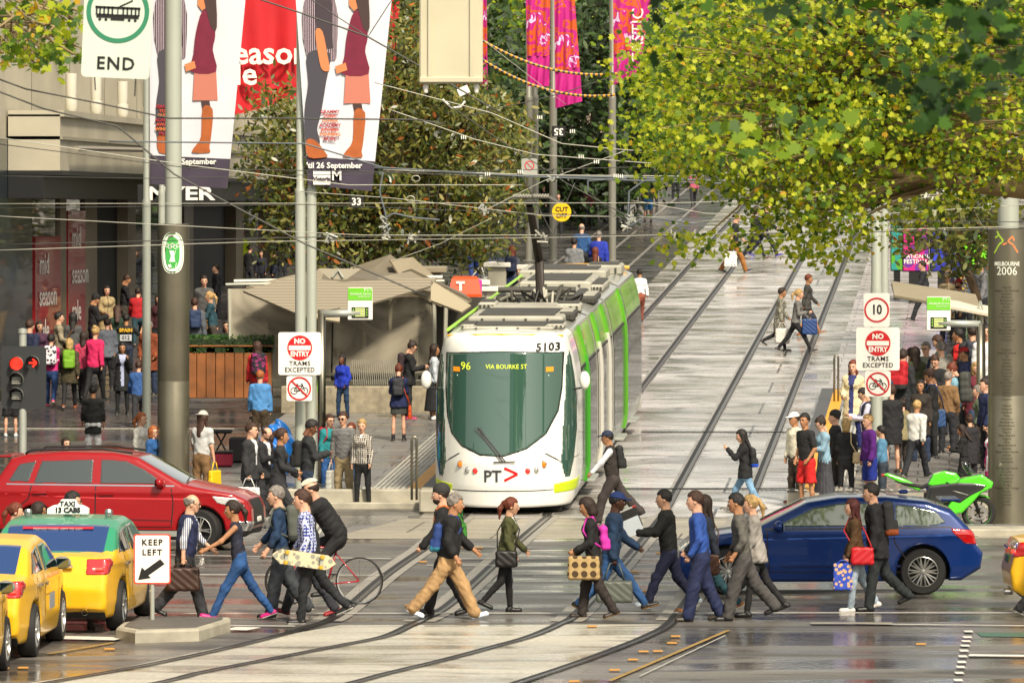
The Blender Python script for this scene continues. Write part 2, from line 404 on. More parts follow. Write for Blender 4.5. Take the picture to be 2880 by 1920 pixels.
        bt.tube([Vector(S(t0)), Vector(S(t1)), Vector(S(t2))], [.011 * sc, .0095 * sc, .007 * sc], sk, 5)
    parts.append((np.array(bt.v), bt.f, bt.mats, bt.m))
    sobj('body', parts, root)
    # hair
    hm = mat(HAIR[hc], .6, 0, .9, 70, .5, 22, key='hair' + hc)
    if hair != 'bald':
        def hairf(q):
            c = ell(q, [0, -.018, .032], [.088, .108, .108])
            c = c - .004 * np.sin(q[:, 0] * 70) * np.sin(q[:, 1] * 60 + 1) * np.sin(q[:, 2] * 55)
            cut = np.minimum(.068 - q[:, 2], q[:, 1] - .03)
            if hair in ('fringe', 'bob'): cut = np.minimum(q[:, 1] - .02, .062 - q[:, 2]) if hair == 'bob' else np.minimum(q[:, 1] - .01, .05 - q[:, 2])
            d = smax(c, cut, .015)
            if hair in ('short', 'curly', 'thin'): d = smax(d, -q[:, 2] - .065 + (q[:, 1] + .1) * .7, .015)
            if hair == 'thin': d = smax(d, q[:, 2] - .06, .02)
            if hair == 'curly': d = d - .012 * (np.sin(q[:, 0] * 130) * np.sin(q[:, 1] * 120) * np.sin(q[:, 2] * 110))
            if hair == 'bob': d = smin(d, cone(q, [0, -.045, -.0], [0, -.045, -.09], .088, .082), .03); d = smax(d, np.minimum(q[:, 1] - .03, .062 - q[:, 2]), .02)
            if hair in ('long', 'wavy'):
                b_ = cone(q, [0, -.055, .0], [0, -.085, -.30 if hair == 'long' else -.2], .082, .06, [0, 1, 0], .6)
                d = smin(d, b_, .05); d = smin(d, smin(cone(q, [.07, -.02, .03], [.075, -.0, -.15], .022, .024), cone(q, [-.07, -.02, .03], [-.075, -.0, -.15], .022, .024), 0), .02)
            if hair == 'pony': d = smin(d, smin(ell(q, [0, -.12, .04], [.03, .03, .03]), smin(cone(q, [0, -.13, .035], [0, -.165, -.06], .026, .034), cone(q, [0, -.165, -.06], [0, -.15, -.2], .034, .012), .03), .02), .02)
            if hair == 'bun': d = smin(d, ell(q, [0, -.085, .105], [.045, .045, .04]), .015)
            if hat: d = smax(d, q[:, 2] - (.045 if hat != 'beanie' else .03), .005)
            return d + .003 * np.sin(q[:, 0] * 260) * np.cos(q[:, 1] * 90 + q[:, 2] * 40)
        v, fc = surf(hairf, [-.14, -.24, -.42], [.14, .12, .17], .0105 if near else .016, 1); sobj('hair', [(wor(v) * sc, fc, hm)], root)
    elif hc != 'none':
        v, fc = surf(lambda q: smax(smax(ell(q, [0, -.016, .018], [.08, .1, .09]), np.maximum(q[:, 1] - .01, q[:, 2] - .04), .01), -q[:, 2] - .04, .01), [-.12, -.14, -.1], [.12, .12, .14], .012, 1); sobj('hair', [(wor(v) * sc, fc, hm)], root)
    if beard:
        v, fc = surf(lambda q: smax(ell(q, [0, .03, -.06], [.058, .07, .062]), q[:, 2] + .05 - .25 * np.abs(q[:, 1] - .05), .01), [-.1, -.1, -.15], [.1, .13, .0], .01, 1); sobj('beard', [(wor(v) * sc, fc, mat(HAIR[beard], .8, 0, .5, 100))], root)
    if hat:
        hm_ = hatc if not isinstance(hatc, str) else mat(hatc, .8, 0, .3, 90, .1, 20)
        b = MB()
        def hatf(q):
            if hat == 'beanie': return smax(ell(q, [0, -.03, .055], [.088, .112, .1]), -(q[:, 2] - .03 + q[:, 1] * -.15), .01) + .002 * np.sin(q[:, 0] * 200)
            if hat == 'helmet': return smax(smax(ell(q, [0, -.005, .05], [.1, .135, .1]), -(q[:, 2] - .045), .015), -np.minimum(.004 - 0 * q[:, 0], 1) + .012 - .02 * (np.sin(q[:, 0] * 95) > .75) * (q[:, 2] > .08), .004)
            rev = -1 if hat == 'capback' else 1
            c = smax(ell(q, [0, -.012, .045], [.086, .107, .09]), -(q[:, 2] - .045), .01)
            return smin(c, smax(ell(q, [0, rev * .11 - .01, .052], [.075, .085, .013]), -rev * q[:, 1] + .02, .005), .01)
        v, fc = surf(hatf, [-.13, -.23, -.02], [.13, .23, .19], .0095, 1); sobj({'beanie': 'beanie', 'helmet': 'helmet'}.get(hat, 'cap'), [(wor(v) * sc, fc, hm_)], root)
    if glasses:
        b = MB(); gm = mat('#0a0a0a' if glasses == 'sun' else '#181410', .15, coat=1)
        for s in (1, -1):
            if glasses == 'sun': b.box((s * .031, .1, .008), (.048, .008, .032), gm, Mh, bev=.006)
            else:
                for dx, dz_, w_, h_ in ((0, .014, .044, .004), (0, -.014, .044, .004), (.022, 0, .004, .03), (-.022, 0, .004, .03)): b.box((s * .031 + dx, .1, .008 + dz_), (w_, .005, h_), gm, Mh)
            b.box((s * .077, .045, .012), (.004, .11, .006), gm, Mh)
        b.box((0, .104, .012), (.02, .004, .005), gm, Mh); b.build('glasses', None, root)
    # clothes
    cm = lambda c, r=.85: c if not isinstance(c, str) else mat(c, r, 0, .8, 22, .22, 7)
    wr = lambda p, a=.0065: a * loose * (np.sin(p[:, 2] * 26 + p[:, 0] * 24 + 4 * np.sin(p[:, 0] * 9 + p[:, 1] * 11 + x)) * np.sin(p[:, 2] * 9 + p[:, 1] * 19 + x * .3) + .6 * np.sin(p[:, 2] * 57 + p[:, 1] * 48 - p[:, 0] * 37 + y) * np.sin(p[:, 2] * 13 - p[:, 0] * 15 + y))
    bx = lambda a, b_: (np.maximum(lo_, a), np.minimum(hi_, b_))
    thick = {'shirt': .012, 'tee': .011, 'tank': .004, 'jacket': .03, 'coat': .036, 'hoodie': .034, 'suit': .026, 'vest': .03, 'knit': .02}.get(up, .01) * (1 if fem else 1.1)
    hemz = J['pel'][2] + {'coat': -.34, 'jacket': -.09, 'suit': -.15, 'hoodie': -.07, 'shirt': -.05, 'tee': -.06, 'tank': -.02, 'vest': -.07, 'knit': -.06}.get(up, -.05) - hem
    if lo in ('skirt', 'longskirt') and up in ('tee', 'shirt', 'tank', 'knit'): hemz = J['pel'][2] + .06
    sleeve = {1: .98, .5: .42, 0: 0, .8: .8, .3: .3}.get(sl, sl)
    def topf(p):
        d = torso(p, thick, low_=max(0, J['pel'][2] - hemz - .1) * .6)
        if hemz < J['pel'][2] - .1: d = smin(d, cone(p, J['pel'] + [0, 0, 0], [J['pel'][0], J['pel'][1] + .0, hemz], .16 + thick * .5, .178 + thick, U, .78), .05)
        if sleeve:
            for k in 'RL': d = smin(d, arm(p, k, .055 * fr, .047 * fr, .04 * fr, thick * .55, sleeve), .035)
        else: d = smax(d, np.abs(p[:, 0]) - shw + .015, .02)
        d = d + wr(p)
        if up in ('jacket', 'coat', 'suit', 'hoodie', 'shirt', 'vest'): d = smin(d, cone(p, J['nb'] + [0, -.012, -.03], J['nb'] + [0, -.004, .015], .07 * fr, .066 * fr), .02)
        if up == 'hoodie': d = smin(d, cone(p, J['nb'] + [-.05, -.07, -.03], J['nb'] + [.05, -.07, -.03], .048, .048), .04)
        d = smax(d, -(p[:, 2] - hemz) , .012)
        return smax(d, (p - J['nb']) @ up_ - .025, .01)
    ft = cm(uc)
    def pk(c):
        q = (c - J['pel']) @ up_; dist = np.abs(c[:, 0]); wdt = np.where(q > .3, .03 + (q - .3) * .25, .022 if up == 'suit' else .045)
        if up == 'shirt': wdt = np.where(q > .46, (q - .46) * .5, 0)
        return ((dist < wdt) & (c[:, 1] > J['pel'][1] + np.maximum(q, 0) * math.tan(R(lean)) + .03) & (q > (.12 if up == 'suit' else -.2))).astype(int)
    a_, b_ = bx([-9, -9, hemz - .03], [9, 9, J['nb'][2] + .08])
    if up == 'vest' and inner:
        def slf(p):
            d = torso(p, -.014)
            for k in 'RL': d = smin(d, arm(p, k, .056 * fr, .048 * fr, .038 * fr, .004, .97 if sl else .7), .03)
            return smax(d + wr(p, .003), (p - J['nb']) @ up_ - .02, .01)
        fin('shirt', slf, *bx([-9, -9, J['pel'][2]], [9, 9, J['nb'][2] + .08]), cm(inner)); sleeve = 0
    nm = {'tee': 'shirt', 'tank': 'top', 'suit': 'suit_jacket', 'knit': 'sweater'}.get(up, up)
    dk = uc if not isinstance(uc, str) else '#' + ''.join('%02x' % int(int(uc.lstrip('#')[i:i + 2], 16) * .68) for i in (0, 2, 4))
    def pk2(c):
        k = pk(c) if inner else np.zeros(len(c), int); bd = c[:, 2] < hemz + .035
        for q in 'RL':
            if sleeve: e_ = J['sh' + q] + (J['el' + q] - J['sh' + q]) * min(1, sleeve * 2) if sleeve <= .5 else J['el' + q] + (J['wr' + q] - J['el' + q]) * (sleeve - .5) * 2; bd |= ((c - e_) ** 2).sum(1) < .055 ** 2
        if up in ('jacket', 'coat', 'hoodie', 'vest', 'shirt'): bd |= (np.abs(c[:, 0]) < .011) & (c[:, 1] > J['pel'][1] + .02)
        k[bd & (k == 0)] = 2; return k
    fin(nm, topf, a_, b_, ft, pick=([ft, cm(inner) if inner else ft, cm(dk)], pk2))
    lm = cm(lc) if lo != 'jeans' or not isinstance(lc, str) else mat(lc, .85, 0, .8, 22, .38, 4)
    if lo in ('trousers', 'jeans', 'loose', 'leggings', 'shorts'):
        r1, r2, r3 = {'trousers': (.098, .075, .066), 'jeans': (.094, .066, .052), 'loose': (.108, .088, .08), 'leggings': (.086, .059, .045), 'shorts': (.104, .098, .098)}[lo]
        def lowf(p):
            d = cone(p, J['pel'] + [0, -.008, .06], J['pel'] + [0, -.012, -.05], .138 * (.9 + .1 * kk), .152 * (.9 + .1 * kk), U, .74 if kk < 1.1 else .84)
            for k in 'RL':
                s = 1 if k == 'R' else -1
                d = smin(d, cone(p, J['hip' + k] + [0, -.01, -.03], J['kn' + k], r1 * (.93 if fem else 1), r2), .05)
                if lo != 'shorts': d = smin(d, cone(p, J['kn' + k], J['an' + k] + (J['kn' + k] - J['an' + k]) * (.02 if lo != 'leggings' else .1), r2, r3), .03)
            if lo == 'shorts':
                for k in 'RL':
                    ax = J['kn' + k] - J['hip' + k]; ax = ax / np.linalg.norm(ax)
                    d = np.where(p[:, 0] * (1 if k == 'R' else -1) > -.02, smax(d, (p - J['kn' + k]) @ ax + .02, .01), d)
            return d + wr(p, .007 if lo != 'leggings' else .003)
        fin('trousers' if lo not in ('shorts', 'jeans', 'leggings') else lo, lowf, np.maximum(lo_, [-9, -9, .03]), np.minimum(hi_, [9, 9, J['pel'][2] + .13]), lm)
    else:
        L = {'skirt': .42, 'longskirt': .72, 'miniskirt': .3}[lo]; fl = {'skirt': .17, 'longskirt': .26, 'miniskirt': .16}[lo]
        mid = (J['kn' + 'R'] + J['kn' + 'L']) / 2
        e2 = J['pel'] + (np.array([mid[0], mid[1] * .6, mid[2]]) - J['pel']) / np.linalg.norm(mid - J['pel']) * L
        def skf(p):
            d = cone(p, J['pel'] + [0, 0, .1], e2, .134, fl, U, .8)
            for k in 'RL': d = smin(d, cone(p, J['hip' + k], J['kn' + k], .085, .075), .05)
            an = np.arctan2(p[:, 1], p[:, 0]); d = d + (.008 if lo == 'longskirt' else .002) * np.sin(an * 22) + .003 * np.sin(an * 7)
            return smax(d, e2[2] + .01 - p[:, 2], .01)
        fin('skirt', skf, np.maximum(lo_ - [.1, .1, 0], [-9, -9, e2[2] - .05]), np.minimum(hi_ + [.1, .1, 0], [9, 9, J['pel'][2] + .16]), lm)
    shm, som = cm(shoe, .45), mat(sole, .7)
    if socks:
        for k in 'RL': b = MB(); b.tube([Vector(S(J['an' + k] - [0, 0, .01])), Vector(S(J['an' + k] * .75 + J['kn' + k] * .25))], [.042 * sc, .046 * sc], mat(socks, .9), 8); b.build('sock', None, root, smooth=True)
    for k in 'RL':
        an, toe, heel, fn, fd = J['an' + k], J['toe' + k], J['heel' + k], J['fn' + k], J['fd' + k]
        solep = heel - fn * .02
        def shf(p):
            d = cone(p, heel + fd * .01 + fn * .012, toe - fd * .02 + fn * .004, .038, .04); d = smin(d, cone(p, heel + fn * .01 + fd * .02, an + fn * .01 + fd * .004, .038, .037), .025)
            return smax(d, -((p - solep) @ fn), .006)
        q = np.stack([an, toe, heel]); v, fc = surf(shf, q.min(0) - .06, q.max(0) + .06, .0105 if near else .016)
        c = cen(v, fc); sobj('shoe', [(v * sc, fc, [shm, som], (((c - solep) @ fn) < .016).astype(int))], root)
    root['_J'] = 1
    JJ = {k: (v_ * sc if isinstance(v_, np.ndarray) and k[:2] not in ('fd', 'fn', 'fa') else v_) for k, v_ in J.items()}
    del root['_J']
    if extra:
        for nm_, kw in extra: ACC[nm_](root, JJ, sc, **kw)
    return root, JJ, sc
def wor_matrix(Rh, hd, sc):
    M = [[Rh[i][j] * sc for j in range(3)] + [hd[i] * sc] for i in range(3)]; M.append([0, 0, 0, 1]); return M
POSES = {
    'stand': dict(lR=(2, 3, 3), lL=(-1, 2, 3), aR=(-2, 14, 8), aL=(3, 18, 8)),
    'stand2': dict(lR=(8, 12, 5), lL=(-3, 1, 4), aR=(10, 60, 10, 25), aL=(-5, 20, 10), lean=0),
    'phone': dict(lR=(2, 3, 3), lL=(-2, 2, 3), aR=(20, 85, 6, 20), aL=(16, 80, 6, 20), hn=14, nod=14),
    'pocket': dict(lR=(5, 8, 4), lL=(-2, 2, 4), aR=(-8, 38, 14, 20), aL=(-6, 38, 14, 20)),
    'walk': dict(lR=(27, 8), lL=(-20, 14), aR=(-22, 14), aL=(20, 24), lean=4),
    'walk2': dict(lR=(-22, 22), lL=(24, 6), aR=(20, 24), aL=(-22, 12), lean=4),
    'wide': dict(lR=(31, 6), lL=(-27, 14), aR=(-25, 14), aL=(24, 26), lean=6),
    'wide2': dict(lR=(-27, 16), lL=(31, 6), aR=(24, 26), aL=(-25, 14), lean=6),
    'push': dict(lR=(12, 6), lL=(-12, 52), aR=(-12, 20), aL=(14, 30), lean=5),
    'push2': dict(lR=(-14, 56), lL=(12, 6), aR=(12, 30), aL=(-12, 20), lean=5),
    'sit': dict(lR=(84, 84, 6), lL=(80, 84, 6), aR=(28, 50, 6, 20), aL=(28, 50, 6, 20), lean=4),
}
def acc_root(pr, name, lab, cat, grp=None):
    o = empty(name, pr.location, pr.rotation_euler[2], lab, cat, grp); return o
def backpack(pr, J, sc, lab, c='#222222', c2=None, size=1.0, m=None, low=0, trim=None, flat=1.0):
    r = acc_root(pr, 'backpack', lab, 'backpack'); ch = J['chest']; up = (J['nb'] - J['pel']); up = up / np.linalg.norm(up); bk = np.array([0, -up[2], up[1]])
    c0 = ch + bk * (.125 + .06 * size * flat) * sc - up * (.06 + low) * sc; hx, hy, hz = .15 * size * sc, .075 * size * sc * flat, .225 * size * sc
    Rm = np.stack([[1, 0, 0], bk, up], 1)
    f = lambda p: smin(rbox(p, c0 + up * hz * .1, [hx, hy, hz], .06 * sc, Rm) + .006 * np.sin(p[:, 2] * 42) * np.sin(p[:, 0] * 21), rbox(p, c0 - up * hz * .45 + bk * hy * .9, [hx * .78, hy * .6, hz * .45], .035 * sc, Rm), .02)
    v, fc = surf(f, c0 - .42 * size * sc, c0 + .42 * size * sc, .018)
    m1 = m or mat(c, .75, 0, .3, 60, .1, 12); m2 = mat(c2 or c, .75, 0, .3, 60)
    ce = cen(v, fc); k = (((ce - c0) @ up) < -hz * .52).astype(int) if c2 else np.zeros(len(fc), int)
    sobj('bag_body', [(v, fc, [m1, m2], k)], r)
    b = MB(); st = mat(trim or c, .8)
    for k, s in (('R', 1), ('L', -1)):
        sh = J['sh' + k] * .62 + J['nb'] * .38 + up * .06 * sc
        pts = [c0 + up * hz * .8 + np.array([s * .07 * sc, 0, 0]) - bk * hy, sh + up * .01 * sc + bk * .03 * sc, sh - up * .015 * sc - bk * .06 * sc, ch + np.array([s * .115 * sc, 0, 0]) - bk * .12 * sc, ch - up * .12 * sc + np.array([s * .165 * sc, 0, 0]) - bk * .05 * sc, c0 - up * hz * .6 + np.array([s * .13 * sc, 0, 0]) - bk * hy]
        bb = MB(); bb.tube([Vector(q) for q in pts], .016 * sc, None, 6); bb.build('strap', st, r, smooth=True)
    b.tube([Vector(c0 + up * hz * .98 + np.array([-.03 * sc, 0, 0])), Vector(c0 + up * (hz + .04 * sc)), Vector(c0 + up * hz * .98 + np.array([.03 * sc, 0, 0]))], .007 * sc, None, 5); b.build('handle', st, r)
    return r
def handbag(pr, J, sc, lab, c='#1a1512', hand='R', size=(.3, .12, .24), m=None, hang=None, strap='hand', off=(0, 0, 0), c2=None, name='handbag', cat='handbag', rot=0):
    r = acc_root(pr, name, lab, cat); s = 1 if hand == 'R' else -1
    hp = J['wr' + hand] + J['fa' + hand] * .09 * sc + np.array(off) * sc
    w_, d_, h_ = [q * sc for q in size]; ln = (.13 if strap == 'hand' else .0) * sc if hang is None else hang * sc
    if strap in ('shoulder', 'cross'): hp = J['pel'] + np.array([s * .23, .0, .02]) * sc + np.array(off) * sc; ln = 0
    c0 = hp - np.array([0, 0, ln + h_ / 2]); cr, sr = math.cos(R(rot)), math.sin(R(rot)); Rm = np.array([[-sr, cr, 0], [cr, sr, 0], [0, 0, 1.]]).T
    f = lambda p: rbox(p, c0, [w_ / 2, d_ / 2, h_ / 2], min(d_ * .35, .04), Rm) + .012 * sc * np.clip((p[:, 2] - c0[2]) / h_ * 1.2, -.6, 1) * (d_ > .05) + .003 * np.sin(p[:, 2] * 60 + p[:, 1] * 50)
    v, fc = surf(f, c0 - max(size) * .75 * sc, c0 + max(size) * .75 * sc, .014)
    m1 = m or mat(c, .45, 0, .25, 60, .08, 10); sobj('bag_body', [(v, fc, m1)], r)
    b = MB(); tp = c0 + np.array([0, 0, h_ / 2]); ax = Rm[:, 0]
    if strap == 'hand': pts = [tp - ax * w_ * .28, hp - ax * w_ * .12 + [0, 0, .012], hp + ax * w_ * .12 + [0, 0, .012], tp + ax * w_ * .28]
    else:
        sh = J['sh' + (hand if strap == 'shoulder' else ('L' if hand == 'R' else 'R'))] * .7 + J['nb'] * .3 + np.array([0, 0, .065]) * sc; ch = J['chest']
        q = s if strap == 'shoulder' else 0
        pts = [tp - ax * w_ * .4, ch + np.array([s * .12 * (1 if strap == 'shoulder' else .5), -.17, -.05]) * sc, sh + np.array([0, -.05, 0]) * sc, sh + np.array([0, .06, 0]) * sc, ch + np.array([s * .12 * (1 if strap == 'shoulder' else .5), .17, -.02]) * sc, tp + ax * w_ * .4]
    b.tube([Vector(q) for q in pts], .011 * sc, None, 6); b.build('strap' if strap != 'hand' else 'handle', mat(c2 or c, .5), r, smooth=True)
    return r
ACC = {'backpack': backpack, 'handbag': handbag}
# ---------------------------------------------------------------- ground, road, tracks
def gmat(name, c1, c2, r1, r2, sc=.6, st=(1, 1), br=None, grain=.25, joint=None, jc='#2a2826', c3=None, wet=.5, spec=.5):
    """ground: two tones by noise, damp patches that change gloss, fine grain bump, optional paving joints (w,h)"""
    m = bpy.data.materials.new(name); m.use_nodes = True; t = m.node_tree; b = t.nodes['Principled BSDF']; L = t.links.new; N = t.nodes.new
    b.inputs['Specular IOR Level'].default_value = spec
    tc = N('ShaderNodeTexCoord'); mp = N('ShaderNodeMapping'); mp.inputs['Scale'].default_value = (st[0], st[1], 1); mp.inputs['Rotation'].default_value = (0, 0, R(4.5)); L(tc.outputs['Object'], mp.inputs[0])
    def noise(s, d=5, src=mp, dist=0):
        n = N('ShaderNodeTexNoise'); n.inputs['Scale'].default_value = s; n.inputs['Detail'].default_value = d; n.inputs['Distortion'].default_value = dist; L(src.outputs[0] if src is mp else src.outputs['Object'], n.inputs['Vector']); return n.outputs[0]
    def rng(v, a, c, lo, hi):
        r = N('ShaderNodeMapRange'); r.inputs[1].default_value = a; r.inputs[2].default_value = c; r.inputs[3].default_value = lo; r.inputs[4].default_value = hi; L(v, r.inputs[0]); return r.outputs[0]
    def mix(f, a, c, mode='MIX'):
        x = N('ShaderNodeMix'); x.data_type = 'RGBA'; x.blend_type = mode; L(f, x.inputs[0]) if not isinstance(f, float) else setattr(x.inputs[0], 'default_value', f)
        for i, v in ((6, a), (7, c)):
            if isinstance(v, str): x.inputs[i].default_value = hexc(v)
            else: L(v, x.inputs[i])
        return x.outputs[2]
    big = noise(sc); col = mix(rng(big, .35, .65, 0, 1), c1, c2)
    fine = noise(14, 3, tc); g = N('ShaderNodeMapRange'); g.inputs[1].default_value = .3; g.inputs[2].default_value = .7; g.inputs[3].default_value = .8; g.inputs[4].default_value = 1.2; L(fine, g.inputs[0])
    v = N('ShaderNodeVectorMath'); v.operation = 'SCALE'; L(col, v.inputs[0]); L(g.outputs[0], v.inputs['Scale']); col = v.outputs[0]
    if c3: col = mix(rng(noise(sc * 2.3, 4, mp, 1), .56, .64, 0, .8), col, c3)
    if joint:
        bt = N('ShaderNodeTexBrick'); bt.inputs['Scale'].default_value = 1; bt.inputs['Brick Width'].default_value = joint[0]; bt.inputs['Row Height'].default_value = joint[1]; bt.inputs['Mortar Size'].default_value = joint[2] if len(joint) > 2 else .012
        bt.inputs['Color1'].default_value = (1, 1, 1, 1); bt.inputs['Color2'].default_value = (.9, .9, .9, 1); bt.inputs['Mortar'].default_value = hexc(jc)
        mp2 = N('ShaderNodeMapping'); mp2.inputs['Rotation'].default_value = (0, 0, R(4.5)); L(tc.outputs['Object'], mp2.inputs[0]); L(mp2.outputs[0], bt.inputs['Vector']); col = mix(1.0, col, bt.outputs['Color'], 'MULTIPLY')
    w = rng(noise(sc * 1.7, 5, mp, .6), wet - .1, wet + .1, r1, r2); L(col, b.inputs['Base Color']); L(w, b.inputs['Roughness'])
    bp = N('ShaderNodeBump'); bp.inputs['Strength'].default_value = grain; bp.inputs['Distance'].default_value = .02; L(noise(9, 4, tc), bp.inputs['Height']); L(bp.outputs[0], b.inputs['Normal'])
    return m
M_ASPH = gmat('asphalt', '#4c4946', '#716d67', .08, .5, .4, (.3, 1.1), grain=.25, c3='#3a3836', wet=.48)
M_CONC = gmat('track_concrete', '#c9c6c4', '#85817a', .05, .36, .5, (.55, .95), grain=.14, joint=(9, 3.2, .03), jc='#5c5a54', c3='#4a4838', wet=.5)
M_FORE = gmat('pale_concrete', '#bab6a8', '#a19d92', .12, .5, .3, (.5, 2.), grain=.15, c3='#7a766a', wet=.5)
M_APR = gmat('apron_concrete', '#aaa290', '#8f8979', .3, .6, .5, (.5, 1.5), grain=.2, joint=(3.2, 3.4, .02), jc='#77746c', wet=.5)
M_BLUE = gmat('bluestone', '#3f3e40', '#56534f', .12, .4, .5, (.6, 1.2), grain=.25, joint=(1.1, .5, .012), jc='#5a5753', wet=.52)
M_PLAT = gmat('platform_paving', '#6e6c69', '#82807c', .2, .5, .5, (.6, 1.2), grain=.2, joint=(1.2, .8, .012), jc='#5c5a58', wet=.5)
M_PALE = gmat('pale_paving', '#c6c1c0', '#a8a2a2', .12, .4, .5, (.4, 2.), grain=.2, joint=(3.0, 1.0, .012), jc='#77756f', c3='#7d6f72', wet=.5)
CREST = 330.0
def zz(Y): return zg(min(Y, CREST))
def sheet(name, pts, m, z=0.0, kind='structure', label=None, cat=None, parent=None):
    b = MB(); b.add([(p[0], p[1], zz(p[1]) + z) for p in pts], [tuple(range(len(pts)))]); o = b.build(name, m, parent)
    return tag(o, label, cat, None, kind)
def strip(name, o0, o1, ya, yb, m, z, step=200):
    ys = sorted({ya, yb} | {v for v in (Y0, CREST) if ya < v < yb}); b = MB()
    for a, c in zip(ys, ys[1:]): b.quad((TD * a + o0, a, zz(a) + z), (TD * a + o1, a, zz(a) + z), (TD * c + o1, c, zz(c) + z), (TD * c + o0, c, zz(c) + z))
    return tag(b.build(name, m), kind='structure')
b = MB()
for a, c in ((10, Y0), (Y0, CREST), (CREST, 900)): b.quad((-150, a, zz(a)), (250, a, zz(a)), (250, c, zz(c)), (-150, c, zz(c)))
tag(b.build('road', M_ASPH), kind='structure')
strip('mall_paving', -23, -9.9, 108.6, 420, M_BLUE, .004)
strip('side_paving', -3.2, 10, 104.4, 420, M_BLUE, .004)
strip('pale_paving', -3.2, -.6, 132, 420, M_PALE, .008)
strip('tram_corridor', -9.9, -3.2, 103.6, 420, M_CONC, .008)
sheet('concrete_apron', [(-3.2, 97.2), (10.5, 97.2), (10.5, 103.6), (-1.9, 103.6)], M_APR, .004)
sheet('footpath', [(-16, 97.2), (-3.2, 97.2), (-1.9, 103.6), (-1.9, 104.3), (-16, 104.3)], M_PLAT, .004)
def gp(x, y): g = G(x, y); return (g.x, g.y)
sheet('track_slab', [gp(*p) for p in [(-700, 2030), (-200, 1975), (82, 1920), (286, 1890), (531, 1838), (735, 1797), (960, 1757), (1850, 1755), (1878, 1758), (1820, 1795), (1735, 1830), (1613, 1875), (1491, 1915), (1380, 1945), (1000, 2060)]], M_FORE, .004)
# rails: polylines in the photograph's ground coordinates, curving away to the left in front
RA1 = [(0, 1945), (200, 1909), (367, 1880), (571, 1838), (735, 1800), (857, 1766), (951, 1728), (1082, 1619), (1189, 1545)]
RA2 = [(0, 2010), (449, 1920), (560, 1893), (780, 1850), (960, 1815), (1082, 1790), (1156, 1757), (1237, 1718), (1319, 1651), (1454, 1525), (1540, 1452)]
RB1 = [(700, 1990), (993, 1920), (1082, 1896), (1246, 1857), (1389, 1819), (1491, 1790), (1572, 1755), (1625, 1722), (1752, 1582), (1829, 1492)]
RB2 = [(1300, 1970), (1450, 1922), (1613, 1868), (1735, 1823), (1817, 1790), (1878, 1757), (1925, 1700), (1975, 1625), (2052, 1500)]
def smooth_path(pts, n=8):
    o = []
    for i in range(len(pts) - 1):
        p = [Vector(pts[max(0, min(len(pts) - 1, i + k))]) for k in (-1, 0, 1, 2)]
        for j in range(n):
            t = j / n; o.append(.5 * ((2 * p[1]) + (p[2] - p[0]) * t + (2 * p[0] - 5 * p[1] + 4 * p[2] - p[3]) * t * t + (3 * p[1] - p[0] - 3 * p[2] + p[3]) * t ** 3))
    return o + [Vector(pts[-1])]
def ribbon(mb, path, w, z, m, side=0.0):
    vs = []; fs = []
    for i, p in enumerate(path):
        d = (path[min(i + 1, len(path) - 1)] - path[max(i - 1, 0)]); n = Vector((-d.y, d.x)).normalized(); q = Vector((p.x, p.y)) - n * side
        for s in (-1, 1): vs.append((q.x + n.x * s * w / 2, q.y + n.y * s * w / 2, zz(q.y + n.y * s * w / 2) + z))
    for i in range(len(path) - 1): fs.append((2 * i, 2 * i + 1, 2 * i + 3, 2 * i + 2))
    mb.add(vs, fs, m)
m_groove = mat('#171513', .55, key='groove'); m_rail = mat('#6d6761', .3, 1, key='rail'); m_edge = mat('#8f8b82', .5, 0, .3, 30, .15, 3, key='rail_bed')
for pts, off in ((RA1, -9.13), (RA2, -7.63), (RB1, -5.49), (RB2, -3.99)):
    path = smooth_path([gp(*p) for p in pts])
    far = [Vector((TD * Y + off, Y)) for Y in (104.3, 106, 200, CREST - 1)]; end = path[-1]
    path = path + [Vector(end + (far[0] - end) * t) for t in (.5,)] + far
    b = MB(); k = sum(1 for p in path if p.y < 104.2) + 1
    pre = [p for p in path if 77.5 < p.y < 104.6]
    ribbon(b, pre, .46, .010, m_edge); ribbon(b, [p for p in path if p.y > 104.3], .26, .012, mat('#8f8b84', .35, 0, .5, 20, .3, 3, key='rail_bed_far'))
    ribbon(b, path, .08, .016, m_groove, -.03); ribbon(b, path, .05, .020, m_rail, .045); ribbon(b, path, .025, .0165, m_groove, .09)
    tag(b.build('tram_rail'), 'steel tram rail set in the road, ' + {-9.13: 'leftmost of the four rails', -7.63: 'second from the left, running under the tram', -5.49: 'third from the left', -3.99: 'rightmost of the four rails'}[off], 'rail')
b = MB()
for Y in (109.5, 122.8):      # slotted drains across the tracks
    b.add([(TD * Y + o, Y + dy, zz(Y + dy) + .024) for o, dy in ((-6.9, 0), (-3.3, 0), (-3.3, .2), (-6.9, .2))], [(0, 1, 2, 3)], m_groove)
    for i in range(40): x0 = TD * Y - 6.9 + i * .09; b.box((x0, Y + .1, zz(Y + .1) + .0275), (.03, .2, .006), m_rail)
tag(b.build('track_drain'), 'slotted steel drains crossing the tram corridor', 'drain')
m_wh = mat('#d2cfc6', .6, 0, .2, 30, .15, 4, key='road_white'); m_ye = mat('#94783f', .65, 0, .2, 30, .25, 4, key='road_yellow'); m_or = mat('#b58440', .5, key='stud')
b = MB()
def line(x0, y0, x1, y1, w, m=m_wh, z=.0235, n=1):
    a, c = Vector(gp(x0, y0)), Vector(gp(x1, y1)); ribbon(b, [a.lerp(c, i / n) for i in range(n + 1)], w, z, m)
